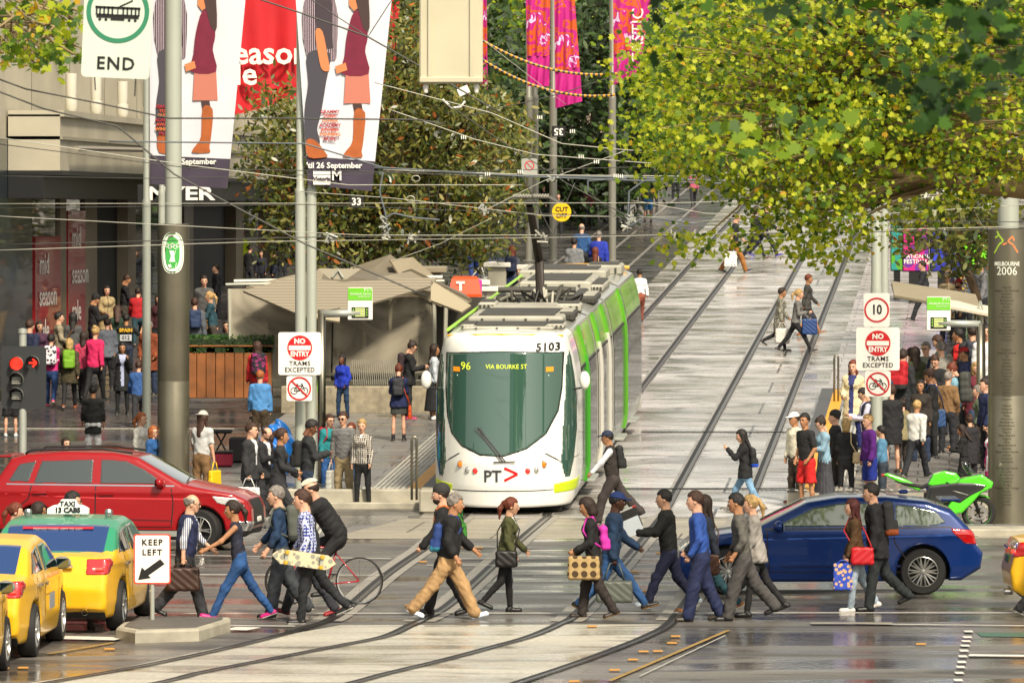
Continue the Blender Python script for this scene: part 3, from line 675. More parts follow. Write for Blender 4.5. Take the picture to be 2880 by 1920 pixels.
for l in ((415, 1728, 2900, 1726, .1), (1250, 1574, 2150, 1574, .1), (1200, 1592, 1680, 1592, .08), (1430, 1608, 2200, 1609, .1), (1500, 1623, 2100, 1624, .08), (640, 1762, 830, 1764, .1), (2280, 1756, 2900, 1763, .1), (380, 1618, 1080, 1620, .08), (1100, 1574, 300, 1560, .08)): line(*l)
line(2280, 1756, 2510, 1756, .3, mat('#8d8a80', .5), .0245); line(2750, 1512, 2900, 1513, .12)
line(135, 1842, 320, 1810, .07, m_ye); line(1715, 1918, 2050, 1775, .065, m_ye); line(1800, 1905, 2040, 1790, .025, mat('#a9a79e', .6)); line(130, 1795, 340, 1800, .5, m_wh); line(660, 1775, 700, 1767, .35, m_wh)
for i, yy in enumerate((1779, 1795, 1806, 1819, 1833, 1849, 1865, 1879, 1896, 1916)): line(2712 - i * 3.2, yy, 2736 - i * 3.2, yy, .3)
line(2725, 1846, 2900, 1848, .3); tag(b.build('road_marking'), kind='structure')
sheet('green_lane', [gp(2745, 1779), gp(2900, 1779), gp(2900, 1792), gp(2760, 1790)], mat('#2d5a45', .4, 0, .3, 30), .0075)
b = MB()
for x, y in ((10, 1883), (65, 1882), (308, 1829), (1310, 1543), (1347, 1543), (1779, 1665), (1812, 1666), (2865, 1611), (1900, 1793), (1890, 1812), (1780, 1859), (1728, 1888), (1850, 1835), (1810, 1836), (1190, 1583), (1665, 1765), (1785, 1612), (1855, 1558), (1615, 1920), (1150, 1706), (2590, 1815)):
    g = G(x, y); b.box((g.x, g.y, .024), (.13, .12, .02), m_or, bev=.006)
tag(b.build('road_stud'), 'small orange road studs along the lane edges', 'road studs', None, 'stuff')
# tactile squares and the far light line of pavers
b = MB(); m_tac = mat('#b9b7ab', .5, 0, .3, 40, key='tactile')
for x0, x1, ya, yb in ((-4.1, -3.1, 98.6, 101.8), (-4.6, -3.9, 103.0, 104.1)):
    n = int((x1 - x0) / .1)
    for i in range(n): b.box((x0 + i * .1 + .05, (ya + yb) / 2, .012), (.05, yb - ya, .014), m_tac)
tag(b.build('tactile_paving'), kind='structure')
b = MB(); a = gY(1206)
for i in range(60):
    x0 = TD * a - 22 + i * .21
    if x0 < TD * a - 9.9: b.box((x0, a, zz(a) + .012), (.2, .25, .016), mat('#a9a59b', .4, 0, .3, 20, .15, 2, key='paver'))
tag(b.build('paver_line'), kind='structure')
b = MB()
for o in (-11.2, -12.4, -13.8): b.add([(TD * Y + o + d, Y, zz(Y) + .012) for Y, d in ((165, 0), (165, .12), (300, .12), (300, 0))], [(0, 1, 2, 3)])
tag(b.build('paving_stripe', mat('#84817c', .35)), kind='structure')
# tram stop platforms, low concrete walls
PH = .28; m_kerb = mat('#a19c8c', .7, 0, .5, 14, .2, 3, key='kerb'); m_yel = mat('#e0a020', .5, 0, .2, 20, .1, 4, key='safety_yellow'); m_dkt = mat('#4a4a4b', .5, 0, .3, 30)
def platform(name, lab, o0, o1, ya, yb, edge):
    r = empty(name, T(o0, ya), 0, lab, 'platform'); L = r.location
    q = lambda o, Y, z: Vector((TD * Y + o, Y, zz(Y) + z)) - L
    b = MB(); b.add([q(o0, ya, 0), q(o1, ya, 0), q(o1, yb, 0), q(o0, yb, 0), q(o0, ya, PH), q(o1, ya, PH), q(o1, yb, PH), q(o0, yb, PH)], [(0, 1, 5, 4), (1, 2, 6, 5), (2, 3, 7, 6), (3, 0, 4, 7)]); b.build('edge_wall', m_kerb, r)
    b = MB(); b.quad(q(o0, ya, PH), q(o1, ya, PH), q(o1, yb, PH), q(o0, yb, PH)); b.build('deck', M_PLAT, r)
    s = 1 if edge == 'R' else -1; oe = o1 if edge == 'R' else o0
    b = MB(); b.quad(*[q(oe - s * d, Y, PH + .004) for d, Y in ((.55, ya + .3), (.3, ya + .3), (.3, yb - .4), (.55, yb - .4))]); b.build('yellow_line', m_yel, r)
    b = MB(); b.quad(*[q(oe - s * d, Y, PH + .004) for d, Y in ((.3, ya + .3), (.02, ya + .3), (.02, yb), (.3, yb))], m_dkt)
    for i in range(7): b.quad(*[q(oe - s * (.62 + i * .09 + dd), Y, PH + .007) for dd, Y in ((0, ya + .3), (.045, ya + .3), (.045, yb - .4), (0, yb - .4))], m_tac)
    for i in range(40): b.box(q(o0 + (o1 - o0) * i / 40, ya + .5, PH + .008), (.06, .5, .008), m_tac)
    b.build('tactile_strip', None, r)
    return r
platform('tram_platform', 'raised paved tram stop platform beside the left side of the tram', -14.8, -9.85, 106.3, 150, 'R')
platform('tram_platform', 'raised paved tram stop platform under the waiting crowd by the green motorcycle', -3.25, 3.2, 105.9, 132, 'L')
b = MB(); g = T(-14.9, 106.2); b.box((g.x + 2.4, g.y, .2), (4.9, .3, .42), m_kerb, bev=.03); b.box((g.x + 2.4, g.y - .3, .1), (4.9, .3, .16), m_kerb, bev=.02); b.box((g.x + 5.2, g.y - 1.0, .25), (.8, .9, .44), m_kerb, bev=.04)
tag(b.build('low_wall'), 'low beige concrete wall at the front of the left platform', 'wall')
b = MB(); b.box((8.6, 98.2, .07), (8.5, 1.1, .14), m_kerb, bev=.02); b.box((8.6, 98.9, .075), (8.5, .5, .145), M_PLAT)
tag(b.build('kerb'), kind='structure')
# traffic island with the keep left sign
isl = [gp(326, 1798), gp(380, 1808), gp(560, 1802), gp(648, 1775), gp(648, 1768), gp(560, 1768), gp(430, 1770), gp(345, 1783)]
ic = Vector((sum(p[0] for p in isl) / 8, sum(p[1] for p in isl) / 8, 0)); b = MB()
rg = lambda s, z: [(ic.x + (p[0] - ic.x) * s, ic.y + (p[1] - ic.y) * s, z) for p in isl]
b.loft([rg(1, 0), rg(1, .13), rg(.97, .16), rg(.9, .165)], m_kerb, cap=True); b.loft([rg(.86, .15), rg(.86, .172)], mat('#55524d', .5, 0, .3, 20, .2, 3))
tag(b.build('traffic_island'), 'small concrete kerbed traffic island beneath the keep left sign', 'traffic island')
# ---------------------------------------------------------------- sign posts and signs
m_steel = mat('#8f8b7c', .32, 1, .15, 3, .15, 1.5, key='steel'); m_galv = mat('#a9ada5', .45, .35, .1, 20, .08, 2, key='galv'); m_pole = mat('#a9aea3', .4, .2, 0, 60, .06, .7, key='painted_pole')
m_white = mat('#e4e2da', .4, key='sign_white'); m_red = mat('#c0141c', .4, key='sign_red'); m_blk = mat('#151515', .45, key='sign_black')
def plate(b, w, h, m, t=.012, r=.04, y=0, c=(0, 0)):
    pts = []
    for cx, cz, a0 in ((w / 2 - r, h / 2 - r, 0), (-w / 2 + r, h / 2 - r, 90), (-w / 2 + r, -h / 2 + r, 180), (w / 2 - r, -h / 2 + r, 270)):
        for i in range(4): a = R(a0 + i * 30); pts.append((c[0] + cx + r * math.cos(a), c[1] + cz + r * math.sin(a)))
    b.prism(pts, 'Y', y - t / 2, y + t / 2, m)
def disc(b, r, m, c, y, n=32, r2=0):
    if r2: b.lathe([(r2, y), (r, y), (r, y + .004), (r2, y + .004), (r2, y)], m, n, (c[0], 0, c[1]), 'Y')
    else: b.lathe([(0, y), (r, y), (r, y + .004), (0, y + .004)], m, n, (c[0], 0, c[1]), 'Y')
def seg(b, pts, w, m, y, t=.003):
    for (x0, z0), (x1, z1) in zip(pts, pts[1:]):
        L = math.hypot(x1 - x0, z1 - z0); a = math.atan2(z1 - z0, x1 - x0)
        b.box(((x0 + x1) / 2, y, (z0 + z1) / 2), (L, t, w), m, Matrix.Translation(((x0 + x1) / 2, y, (z0 + z1) / 2)) @ Matrix.Rotation(-a, 4, 'Y') @ Matrix.Translation((-(x0 + x1) / 2, -y, -(z0 + z1) / 2)))
def ringpts(cx, cz, r, n=16): return [(cx + r * math.cos(2 * math.pi * i / n), cz + r * math.sin(2 * math.pi * i / n)) for i in range(n + 1)]
def sign_at(name, lab, x0, y0, x1, y1, Y, cat='sign'):
    """empty at the centre of a sign whose corners are given in photograph pixels, returns (root, w, h)"""
    c = P((x0 + x1) / 2, (y0 + y1) / 2, Y); return empty(name, c, 0, lab, cat), (x1 - x0) * Y / F, (y1 - y0) * Y / F
def no_entry(x0, y0, x1, y1, Y, lab):
    r, w, h = sign_at('no_entry_sign', lab, x0, y0, x1, y1, Y); b = MB(); plate(b, w, h, m_white); b.build('sign_plate', None, r)
    b = MB(); R0 = w * .292; cz = h * .135; disc(b, R0, m_red, (0, cz), -.012); b.box((0, -.0145, cz), (R0 * 1.75, .006, R0 * .36), m_white); b.build('red_disc', None, r)
    text('NO', w * .165, m_white, (0, -.016, cz + R0 * .52), parent=r, bold=.006); text('ENTRY', w * .165, m_white, (0, -.016, cz - R0 * .5), parent=r, bold=.005, sx=.85)
    text('TRAMS', w * .15, m_blk, (0, -.01, -h * .235), parent=r, bold=.002, sp=1.1); text('EXCEPTED', w * .15, m_blk, (0, -.01, -h * .385), parent=r, bold=.002, sp=1.1, sx=.92)
def no_bike(x0, y0, x1, y1, Y, lab):
    r, w, h = sign_at('no_cycling_sign', lab, x0, y0, x1, y1, Y); b = MB(); plate(b, w, h, m_white); b.build('sign_plate', None, r)
    b = MB(); k = w * .46; wz = -.1 * k
    for s in (-1, 1): seg(b, ringpts(s * k * .45, wz - .1 * k, k * .27), k * .06, m_blk, -.012)
    A, B_, C, D_, E = (-k * .45, wz - .1 * k), (-.2 * k, wz + .35 * k), (.25 * k, wz + .33 * k), (0, wz - .12 * k), (k * .45, wz - .1 * k)
    seg(b, [A, B_, C, D_, B_], k * .07, m_blk, -.013); seg(b, [D_, A], k * .06, m_blk, -.0135); seg(b, [E, (C[0], C[1] + .15 * k), (C[0] - .12 * k, C[1] + .15 * k)], k * .07, m_blk, -.014); seg(b, [(-.32 * k, wz + .45 * k), (-.1 * k, wz + .45 * k)], k * .08, m_blk, -.013); b.build('cycle_symbol', None, r)
    b = MB(); disc(b, k, m_red, (0, 0), -.017, 36, k * .87); seg(b, [(-k * .63, k * .63), (k * .63, -k * .63)], k * .13, m_red, -.0185); b.build('red_ring', None, r)
def speed10(x0, y0, x1, y1, Y, lab):
    r, w, h = sign_at('speed_sign', lab, x0, y0, x1, y1, Y); b = MB(); plate(b, w, h, m_white); b.build('sign_plate', None, r)
    b = MB(); disc(b, w * .48, m_red, (0, 0), -.014, 40, w * .415); b.build('red_ring', None, r); text('10', w * .52, m_blk, (0, -.012, 0), parent=r, bold=.006, sx=.8)
no_entry(783, 934, 903, 1054, 105.9, 'square no entry sign on the pole pair in front of the left tram shelter'); no_bike(806, 1057, 878, 1127, 105.9, 'white no cycling sign below the left no entry sign')
no_entry(2408, 921, 2530, 1041, 105.9, 'square no entry sign above the waiting crowd at the right'); no_bike(2433, 1043, 2505, 1115, 105.9, 'white no cycling sign among the heads of the right crowd'); speed10(2429, 824, 2502, 919, 105.9, 'white speed limit ten sign with a red ring')
# keep left
r, w, h = sign_at('keep_left_sign', 'white keep left sign with a red border on the traffic island', 376, 1501, 480, 1641, 75.6); b = MB(); plate(b, w, h, m_red.copy() if False else mat('#d8341c', .4), .012, .03); plate(b, w * .93, h * .95, m_white, .016, .025); b.build('sign_plate', None, r)
text('KEEP', .145 * .75, m_blk, (0, -.012, h * .33), parent=r, bold=.003, sp=1.25); text('LEFT', .145 * .75, m_blk, (-.0, -.012, h * .13), parent=r, bold=.003, sp=1.25)
b = MB(); b.add([(-w * .38, -.012, -h * .42), (-w * .28, -.012, -h * .16), (-w * .2, -.012, -h * .225), (w * .22, -.012, 0), (w * .34, -.012, -h * .1), (-w * .1, -.012, -h * .33), (-w * .03, -.012, -h * .38)], [(0, 1, 2, 3, 4, 5, 6)], m_blk); b.build('arrow', None, r)
b = MB(); g = G(431, 1770); b.tube([Vector((0, .03, -h / 2 + .1)), Vector((0, .03, -(r.location.z - .15)))], .03, m_galv, 10); b.build('sign_post', None, r)
# END sign hung from the wires, close to the camera
r, w, h = sign_at('tram_zone_sign', 'pale green sign with a tram in a green ring above the word END', 234, -70, 426, 220, 52); m_pg = mat('#c9d3c4', .45, 0, .1, 20, .04, 3)
r.rotation_euler = (0, R(-2.5) * -1, 0)
b = MB(); plate(b, w, h, m_pg, .015, .04); b.build('sign_plate', None, r); b = MB(); cz = h * .145; disc(b, w * .46, mat('#2e7d5c', .45), (0.0, cz), -.014, 48, w * .395); b.build('green_ring', None, r)
text('END', w * .26, m_blk, (0, -.012, -h * .365), parent=r, bold=.003, sp=1.15)
b = MB(); k = w
b.box((0, -.012, cz - .07 * k), (.62 * k, .006, .055 * k), m_blk); b.box((0, -.012, cz + .055 * k), (.66 * k, .006, .03 * k), m_blk); b.box((0, -.012, cz - .115 * k), (.2 * k, .006, .03 * k), m_blk)
for i, x in enumerate((-.31, -.26, -.2, -.14, -.08, 0, .08, .14, .2, .26, .31)): b.box((x * k, -.012, cz), (.022 * k if x else .014 * k, .006, .12 * k), m_blk)
for x in (-.26, -.17, .17, .26): disc(b, .022 * k, m_blk, (x * k, cz - .125 * k), -.012, 10)
seg(b, [(.02 * k, cz + .07 * k), (.2 * k, cz + .16 * k)], .02 * k, m_blk, -.012); disc(b, .016 * k, m_blk, (.2 * k, cz + .165 * k), -.012, 10); b.build('tram_symbol', None, r)
b = MB(); b.tube([(-w * .3, 0, -h / 2), (-w * .28, 0, -h / 2 - .12)], .006, m_blk); b.tube([(w * .3, 0, -h / 2), (w * .3, 0, -h / 2 - .16)], .006, m_blk); b.tube([(-w * .3, 0, h / 2), (-w * .3, 0, h / 2 + 1.2)], .006, m_blk); b.tube([(w * .3, 0, h / 2), (w * .3, 0, h / 2 + 1.2)], .006, m_blk); b.build('hanger', None, r)
# plain back of a hung sign
r, w, h = sign_at('hanging_sign', 'plain cream back of a box sign hanging at the top centre', 1180, -110, 1358, 236, 58); b = MB(); m_cr = mat('#bdb79d', .5, 0, .1, 10, .06, 2, key='cream_metal')
b.box((0, 0, 0), (w, .12, h), m_cr, bev=.02); b.build('sign_box', None, r); b = MB()
for x in (-.33, .33): b.box((x * w, -.07, 0), (.05, .03, h * .96), m_cr, bev=.008)
b.box((0, -.07, -h * .47), (w, .04, .06), m_cr, bev=.01); b.build('rib', None, r)
for x in (-.4, .4): b = MB(); b.lathe([(0, -.1), (.02, -.09), (.03, -.03), (.02, 0)], m_white, 8, (x * w, 0, -h / 2)); b.build('insulator', None, r)
# ---------------------------------------------------------------- poles
def pole(name, x, ybase, r0, r1=None, top=12, step=None, m=m_pole, lab='', cat='pole', e=0, grp=None, base_ring=True):
    g = G(x, ybase, e); o = empty(name, g, 0, lab, cat, grp); b = MB(); r1 = r1 or r0; prof = [(r0 * 1.05, 0), (r0, .1)]
    if step: prof += [(r0, step - .06), (r0 * .98, step), (r1, step + .05)]
    prof += [(r1, top), (0, top + .03)]; b.lathe(prof, m, 20); b.build('shaft', None, o, sharp=50)
    if base_ring: b = MB(); b.lathe([(r0 * 1.9, 0), (r0 * 1.9, .03), (r0 * 1.2, .05), (r0 * 1.05, .05)], m, 20); b.build('base_plate', None, o, sharp=50)
    return o
FP = 'tall pale flagpole '
pole('flagpole', 412, 1390, .082, .062, 11, 5.6, lab=FP + 'left of the grey inscribed pillar, carrying a white banner')
pole('flagpole', 455, 1330, .07, .055, 11.5, 5.6, lab=FP + 'mostly hidden behind the grey inscribed pillar')
pole('flagpole', 845, 1420, .1, .075, 11, 5.9, lab=FP + 'holding the no entry sign in front of the shelter')
pole('flagpole', 876, 1420, .095, .07, 11, 5.9, lab=FP + 'just right of the pole with the no entry sign')
pole('flagpole', 2465, 1400, .11, .1, 12, 4.0, lab=FP + 'behind the speed limit ten sign')
pole('flagpole', 2487, 1370, .085, .08, 12, 4.0, lab=FP + 'thinner one right of the speed limit sign')
for x, yb, d in ((1487, 735, 'leftmost of the grey poles behind the tram'), (1504, 728, 'second of the grey poles behind the tram'), (1556, 735, 'carrying the longest magenta banner'), (1722, 735, 'rightmost grey pole behind the tram, left of the plane tree')):
    pole('flagpole', x, yb, .13, .1, 12, 5.6, m=mat('#85847a', .4, .3), lab='tall grey flagpole, ' + d)
# inscribed pillars
def pillar(x, yb, r, top, lab, badge):
    g = G(x, yb); o = empty('inscribed_pillar', g, 0, lab, 'pillar'); b = MB(); m = mat('#7c7767', .36, .75, .12, 2.5, .18, 1.2, key='pillar_steel')
    b.lathe([(r, 0), (r, top * .44), (r - .004, top * .442), (r, top * .445), (r, top), (r - .02, top + .01), (0, top)], m, 48); b.build('drum', None, o, sharp=40)
    b = MB(); b.lathe([(r * .52, top), (r * .52, top + 9), (0, top + 9)], m_pole, 28); b.build('mast', None, o, sharp=40)
    def cyl(me):   # bend flat lettering round the drum
        for v in me.vertices:
            a = v.co.x / r; d = r - v.co.y; v.co = Vector((d * math.sin(a), -d * math.cos(a), v.co.z))
    return o, g, r, cyl
o, g, r_, cyl = pillar(488, 1420, .298, 5.25, 'grey steel inscribed pillar with a green and white oval badge', 'g'); m_ink = mat('#55513f', .6)
t = MB(); n = 28; m_bg = mat('#3fa347', .5); m_bw = mat('#dfe6da', .5)
def oval(w, h, m, z, yy, ws=1): t.prism([(w * math.copysign(abs(math.cos(a)) ** .8, math.cos(a)), z + h * math.copysign(abs(math.sin(a)) ** .8, math.sin(a))) for a in (2 * math.pi * i / n for i in range(n))], 'Y', yy - .003, yy, m)
oval(.225, .385, m_bw, 4.72, -.002); oval(.2, .355, m_bg, 4.72, -.006); oval(.19, .345, m_bw, 4.72, -.009); oval(.13, .29, m_bg, 4.72, -.012)
for i, x in enumerate((-.1, -.05, 0, .05, .1)):
    q = ringpts(x, 4.86 - (i % 2) * .03, .034, 10); seg(t, q, .012, m_bw, -.014)
t.prism([(-.06, 4.76), (.06, 4.76), (.03, 4.66), (.05, 4.55), (-.06, 4.55), (-.03, 4.66)], 'Y', -.016, -.012, m_bw); t.prism([(-.08, 4.5), (.08, 4.53), (.05, 4.44), (-.06, 4.43)], 'Y', -.016, -.012, m_bw)
bo = t.build('badge', None, o); cyl(bo.data)
lt = text('\n'.join(['·'] * 1), .05, m_ink, (0, -.002, 3), parent=o); cyl(lt.data)
b = MB()
for i in range(26): b.box((.0, -.003, 4.1 - i * .1), (.012, .004, .012), m_ink)
bb = b.build('inscription', None, o); cyl(bb.data)
o, g, r_, cyl = pillar(2836, 1482, .36, 5.28, 'grey steel pillar at the right edge inscribed MELBOURNE 2006', 'm')
lt = text('MELBOURNE', .1, mat('#d9ded0', .5), (-.06, -.003, 4.66), parent=o, bold=.002, sx=.82); cyl(lt.data); lt = text('2006', .21, mat('#d9ded0', .5), (-.06, -.003, 4.53), parent=o, sx=.9); cyl(lt.data)
t = MB(); mg = mat('#9bbf3a', .5); mo = mat('#e07f4a', .5)
for pts, m in (([(-.3, 4.85), (-.2, 5.0), (-.12, 5.07), (-.2, 5.17), (-.28, 5.12)], mg), ([(-.2, 5.17), (-.24, 5.24)], mg), ([(.14, 4.86), (.05, 5.0), (-.04, 5.06), (.04, 5.15), (.07, 5.07)], mo), ([(-.06, 5.03), (-.13, 5.0)], mo)): seg(t, pts, .028, m, -.006)
bo = t.build('emblem', None, o); cyl(bo.data)
names = ['Anguilla', 'Antigua and Barbuda', 'Australia', 'Bahamas', 'Bangladesh', 'Barbados', 'Belize', 'Bermuda', 'Botswana', 'Virgin Islands', 'Brunei', 'Cameroon', 'Canada', 'Cayman Islands', 'Cook Islands', 'Cyprus', 'Dominica', '', '', 'England', 'Falkland Islands', 'Fiji', 'Gambia', 'Ghana', 'Gibraltar', 'Grenada', 'Guernsey', 'Guyana', 'India', 'Isle of Man', 'Jamaica', 'Jersey', 'Kenya', 'Kiribati', 'Lesotho', '', 'Malawi', 'Malaysia', 'Maldives', 'Malta', 'Mauritius', 'Montserrat', 'Mozambique', 'Namibia', 'Nauru', 'New Zealand', 'Nigeria', 'Niue', 'Norfolk Island', 'Pakistan', 'Papua New Guinea', 'Samoa', 'Scotland', 'Seychelles', '', 'St Kitts and Nevis', 'St Lucia', 'St Vincent', 'Swaziland', 'Tanzania', 'Tonga', 'Trinidad and Tobago', 'Tuvalu', 'Uganda', 'Vanuatu', 'Wales', 'Zambia']
for i, s in enumerate(names):
    if s: lt = text(s, .055, mat('#3c392c', .6), (-.06, -.002, 4.25 - i * .058), parent=o, name='inscription'); cyl(lt.data)
# traffic light
g = G(63, 1410); r = empty('traffic_light', g, 0, 'black traffic light on a grey post showing a red lamp and red arrow', 'traffic light'); Y = g.y
pz = lambda x, y: (P(x, y, Y) - g)
b = MB(); b.tube([Vector((0, .06, 0)), pz(63, 925) + Vector((0, .06, 0))], .075, m_galv, 14); b.lathe([(.09, pz(63, 940).z + .02), (.085, pz(63, 926).z), (.0, pz(63, 922).z)], m_galv, 14, (0, .06, 0)); b.build('post', None, r, sharp=50)
c = pz(67, 1061); w, h = 126 * Y / F, 176 * Y / F; b = MB(); M_ = Matrix.Translation(c); bb = MB(); plate(bb, w, h, mat('#26282a', .55, 0, .1, 20), .03, .08); b.add(bb.v, bb.f, mat('#26282a', .55, 0, .1, 20), M_); b.build('target_board', None, r)
def lamp(x, y, col, arrow=None):
    c = pz(x, y); R0 = .128; b = MB(); b.lathe([(R0 * 1.05, -.02), (R0 * 1.05, .0), (0, 0)], m_blk, 24, c, 'Y')
    for i in range(14):
        a0, a1 = R(-40 + i * 20), R(-40 + (i + 1) * 20)
        q = lambda a, yy, rr=R0: (c[0] + rr * math.cos(a), c[1] + yy, c[2] + rr * math.sin(a)); b.quad(q(a0, -.02), q(a1, -.02), q(a1, -.17), q(a0, -.17), m_blk); b.quad(q(a0, -.17, R0 * 1.03), q(a1, -.17, R0 * 1.03), q(a1, -.02, R0 * 1.03), q(a0, -.02, R0 * 1.03), m_galv)
    b.build('visor', None, r); b = MB()
    if arrow: m = mat('#ff2a18', .4, emit=1.6); seg(b, [(c[0] - .07, c[2]), (c[0] + .06, c[2])], .03, m, c[1] - .025); seg(b, [(c[0] + .0, c[2] + .075), (c[0] + .075, c[2]), (c[0], c[2] - .075)], .034, m, c[1] - .03)
    else: b.lathe([(0, -.035), (R0 * .6, -.03), (R0 * .93, -.022), (R0 * .93, -.02)], mat(col, .3, emit=1.3 if col == '#ff3020' else 0), 20, c, 'Y')
    if not arrow:
        for i in (-2, -1, 0, 1): seg(b, [(c[0] - R0 * .7, c[2] + i * .035), (c[0] + R0 * .7, c[2] + i * .035)], .009, mat('#cfcfc4', .4) if col != '#ff3020' else mat('#b01008', .5, emit=.4), c[1] - .05)
    b.build('lamp', None, r)
lamp(47, 1022, '#ff3020'); lamp(47, 1067, '#1b1410'); lamp(47, 1110, '#10140f'); lamp(92, 1020, '#ff3020', True)
# tram stop flags
def stop_flag(x0, y0, x1, y1, xp, yb, Y, lab):
    g = Vector(((xp - CX) * Y / F, Y, zg(Y) + PH)); r = empty('tram_stop_sign', g, 0, lab, 'sign'); c = P((x0 + x1) / 2, (y0 + y1) / 2, Y) - g; w, h = (x1 - x0) * Y / F, (y1 - y0) * Y / F
    b = MB(); b.box(c, (w, .09, h), m_white, bev=.015); b.build('sign_box', None, r)
    b = MB(); b.box(c + Vector((0, -.05, h * .3)), (w * .97, .012, h * .37), mat('#6cc02c', .45)); b.build('green_panel', None, r)
    b = MB(); b.box(c + Vector((0, -.05, -h * .27)), (w * .68, .012, h * .33), m_blk); b.box(c + Vector((0, -.058, -h * .26)), (w * .4, .008, h * .26), mat('#b4bf7a', .4, emit=.25)); b.build('display', None, r)
    q = MB()
    for i in range(3):
        for s in (-1, 1): q.box(c + Vector((s * w * .27, -.058, -h * (.18 + i * .08))), (w * .05, .006, h * .04), mat('#8ccf40', .4))
    q.build('display_mark', None, r)
    for s, sz, dx, dz in (('PT>', .09, .32, .42), ('Elizabeth Street', .062, .02, .3), ('Bourke Street', .04, .16, .22)): text(s, sz, m_white, tuple(c + Vector((w * dx, -.06, h * dz))), parent=r)
    for i in (0, 1, 2): text('96 East Brunswick', .028, m_blk, tuple(c + Vector((0, -.064, -h * (.18 + i * .08)))), parent=r)
    b = MB(); pt = Vector((0, 0, c.z - h * .28)); b.tube([Vector((0, 0, 0)), pt], .075, m_steel, 14); b.tube([pt + Vector((0, 0, -.02)), c + Vector((0, 0, -h * .28))], .07, m_galv, 12); b.build('post', None, r, smooth=True)
stop_flag(978, 808, 1048, 900, 905, 1300, 108, 'green and white stop sign in front of the left kiosk, on a steel post')
stop_flag(2606, 834, 2673, 930, 2757, 1260, 112, 'green and white stop sign below the slatted roof at the right')
b = MB(); g = G(902, 1340, PH); b.tube([Vector((0, 0, 0)), Vector((0, 0, 3.2))], .06, m_steel, 12); o = b.build('reader_post', None, None, smooth=True, loc=g); tag(o, 'slim steel post with green card readers beside the no entry sign', 'post')
b = MB(); b.box((0, -.08, 1.72), (.13, .06, .26), mat('#8fd21e', .4), bev=.03); b.lathe([(0, -.12), (.04, -.12), (.04, -.1)], m_blk, 12, (0, 0, 1.75), 'Y'); b.box((0, -.08, 1.35), (.11, .05, .18), mat('#8fd21e', .4), bev=.02); b.build('card_reader', None, o)
# hand rails at the platform ends
for x, y0_, y1_, lab in ((1165, 1228, 1405, 'steel hoop post at the corner of the left platform beside the tram'), (2352, 1000, 1128, 'steel hoop post at the far end of the right platform')):
    g = G(x, y1_, PH); hh = (y1_ - y0_) * g.y / F; b = MB(); b.tube([(-.045, 0, 0), (-.045, 0, hh - .06), (-.03, 0, hh), (.03, 0, hh), (.045, 0, hh - .06), (.045, 0, 0)], .024, m_steel, 10); tag(b.build('hoop_post', None, None, smooth=True, loc=g), lab, 'post')
# ---------------------------------------------------------------- vehicles
def paint(col, key, rough=.35, metal=.0): return mat(col, rough, metal, .02, 300, .03, 4, coat=.55, spec=.3, key=key)
m_tyre = mat('#1b1a1a', .75, 0, .3, 40, key='tyre'); m_alloy = mat('#b9b8b4', .3, .85, key='alloy'); m_trim = mat('#1c1d1e', .55, key='trim'); m_chrome = mat('#c8c8c8', .12, 1, key='chrome'); m_under = mat('#0b0b0b', .8, key='under')
def wheel(parent, c, r, w, spokes=10, out=1, twin=False, name='wheel', yaw=0, rim=.68, mr=None):
    o = MB(); e = bpy.data.objects.new(name, None); COL.objects.link(e); e.parent = parent; e.location = c; e.rotation_euler = (0, 0, yaw)
    o.lathe([(r * rim, -w / 2), (r * .93, -w / 2), (r, -w * .36), (r, w * .36), (r * .93, w / 2), (r * rim, w / 2)], m_tyre, 40, axis='Y'); o.build('tyre', None, e, sharp=40)
    b = MB(); q = -out; mr = mr or m_alloy; b.lathe([(r * rim, q * w * .46), (r * rim * .93, q * w * .5), (r * rim * .9, q * w * .3), (0, q * w * .1), (0, q * w * .05), (r * rim, q * w * .05)], mr, 40, axis='Y')
    b.lathe([(0, q * w * .105), (r * rim * .9, q * w * .31), (r * rim * .9, q * w * .32), (0, q * w * .125)], m_under, 32, axis='Y')
    for i in range(spokes):
        a = 2 * math.pi * i / spokes
        for da in ((-.13, .13) if twin else (0,)):
            p0 = (r * .1 * math.cos(a), q * w * .36, r * .1 * math.sin(a)); p1 = (r * rim * .95 * math.cos(a + da), q * w * .46, r * rim * .95 * math.sin(a + da)); b.tube([p0, p1], [r * .05, r * .028], mr, 4)
    b.lathe([(0, q * w * .5), (r * .1, q * w * .48), (r * .13, q * w * .36), (r * .13, q * w * .1)], mr, 16, axis='Y'); b.build('rim', None, e, sharp=40)
    return e
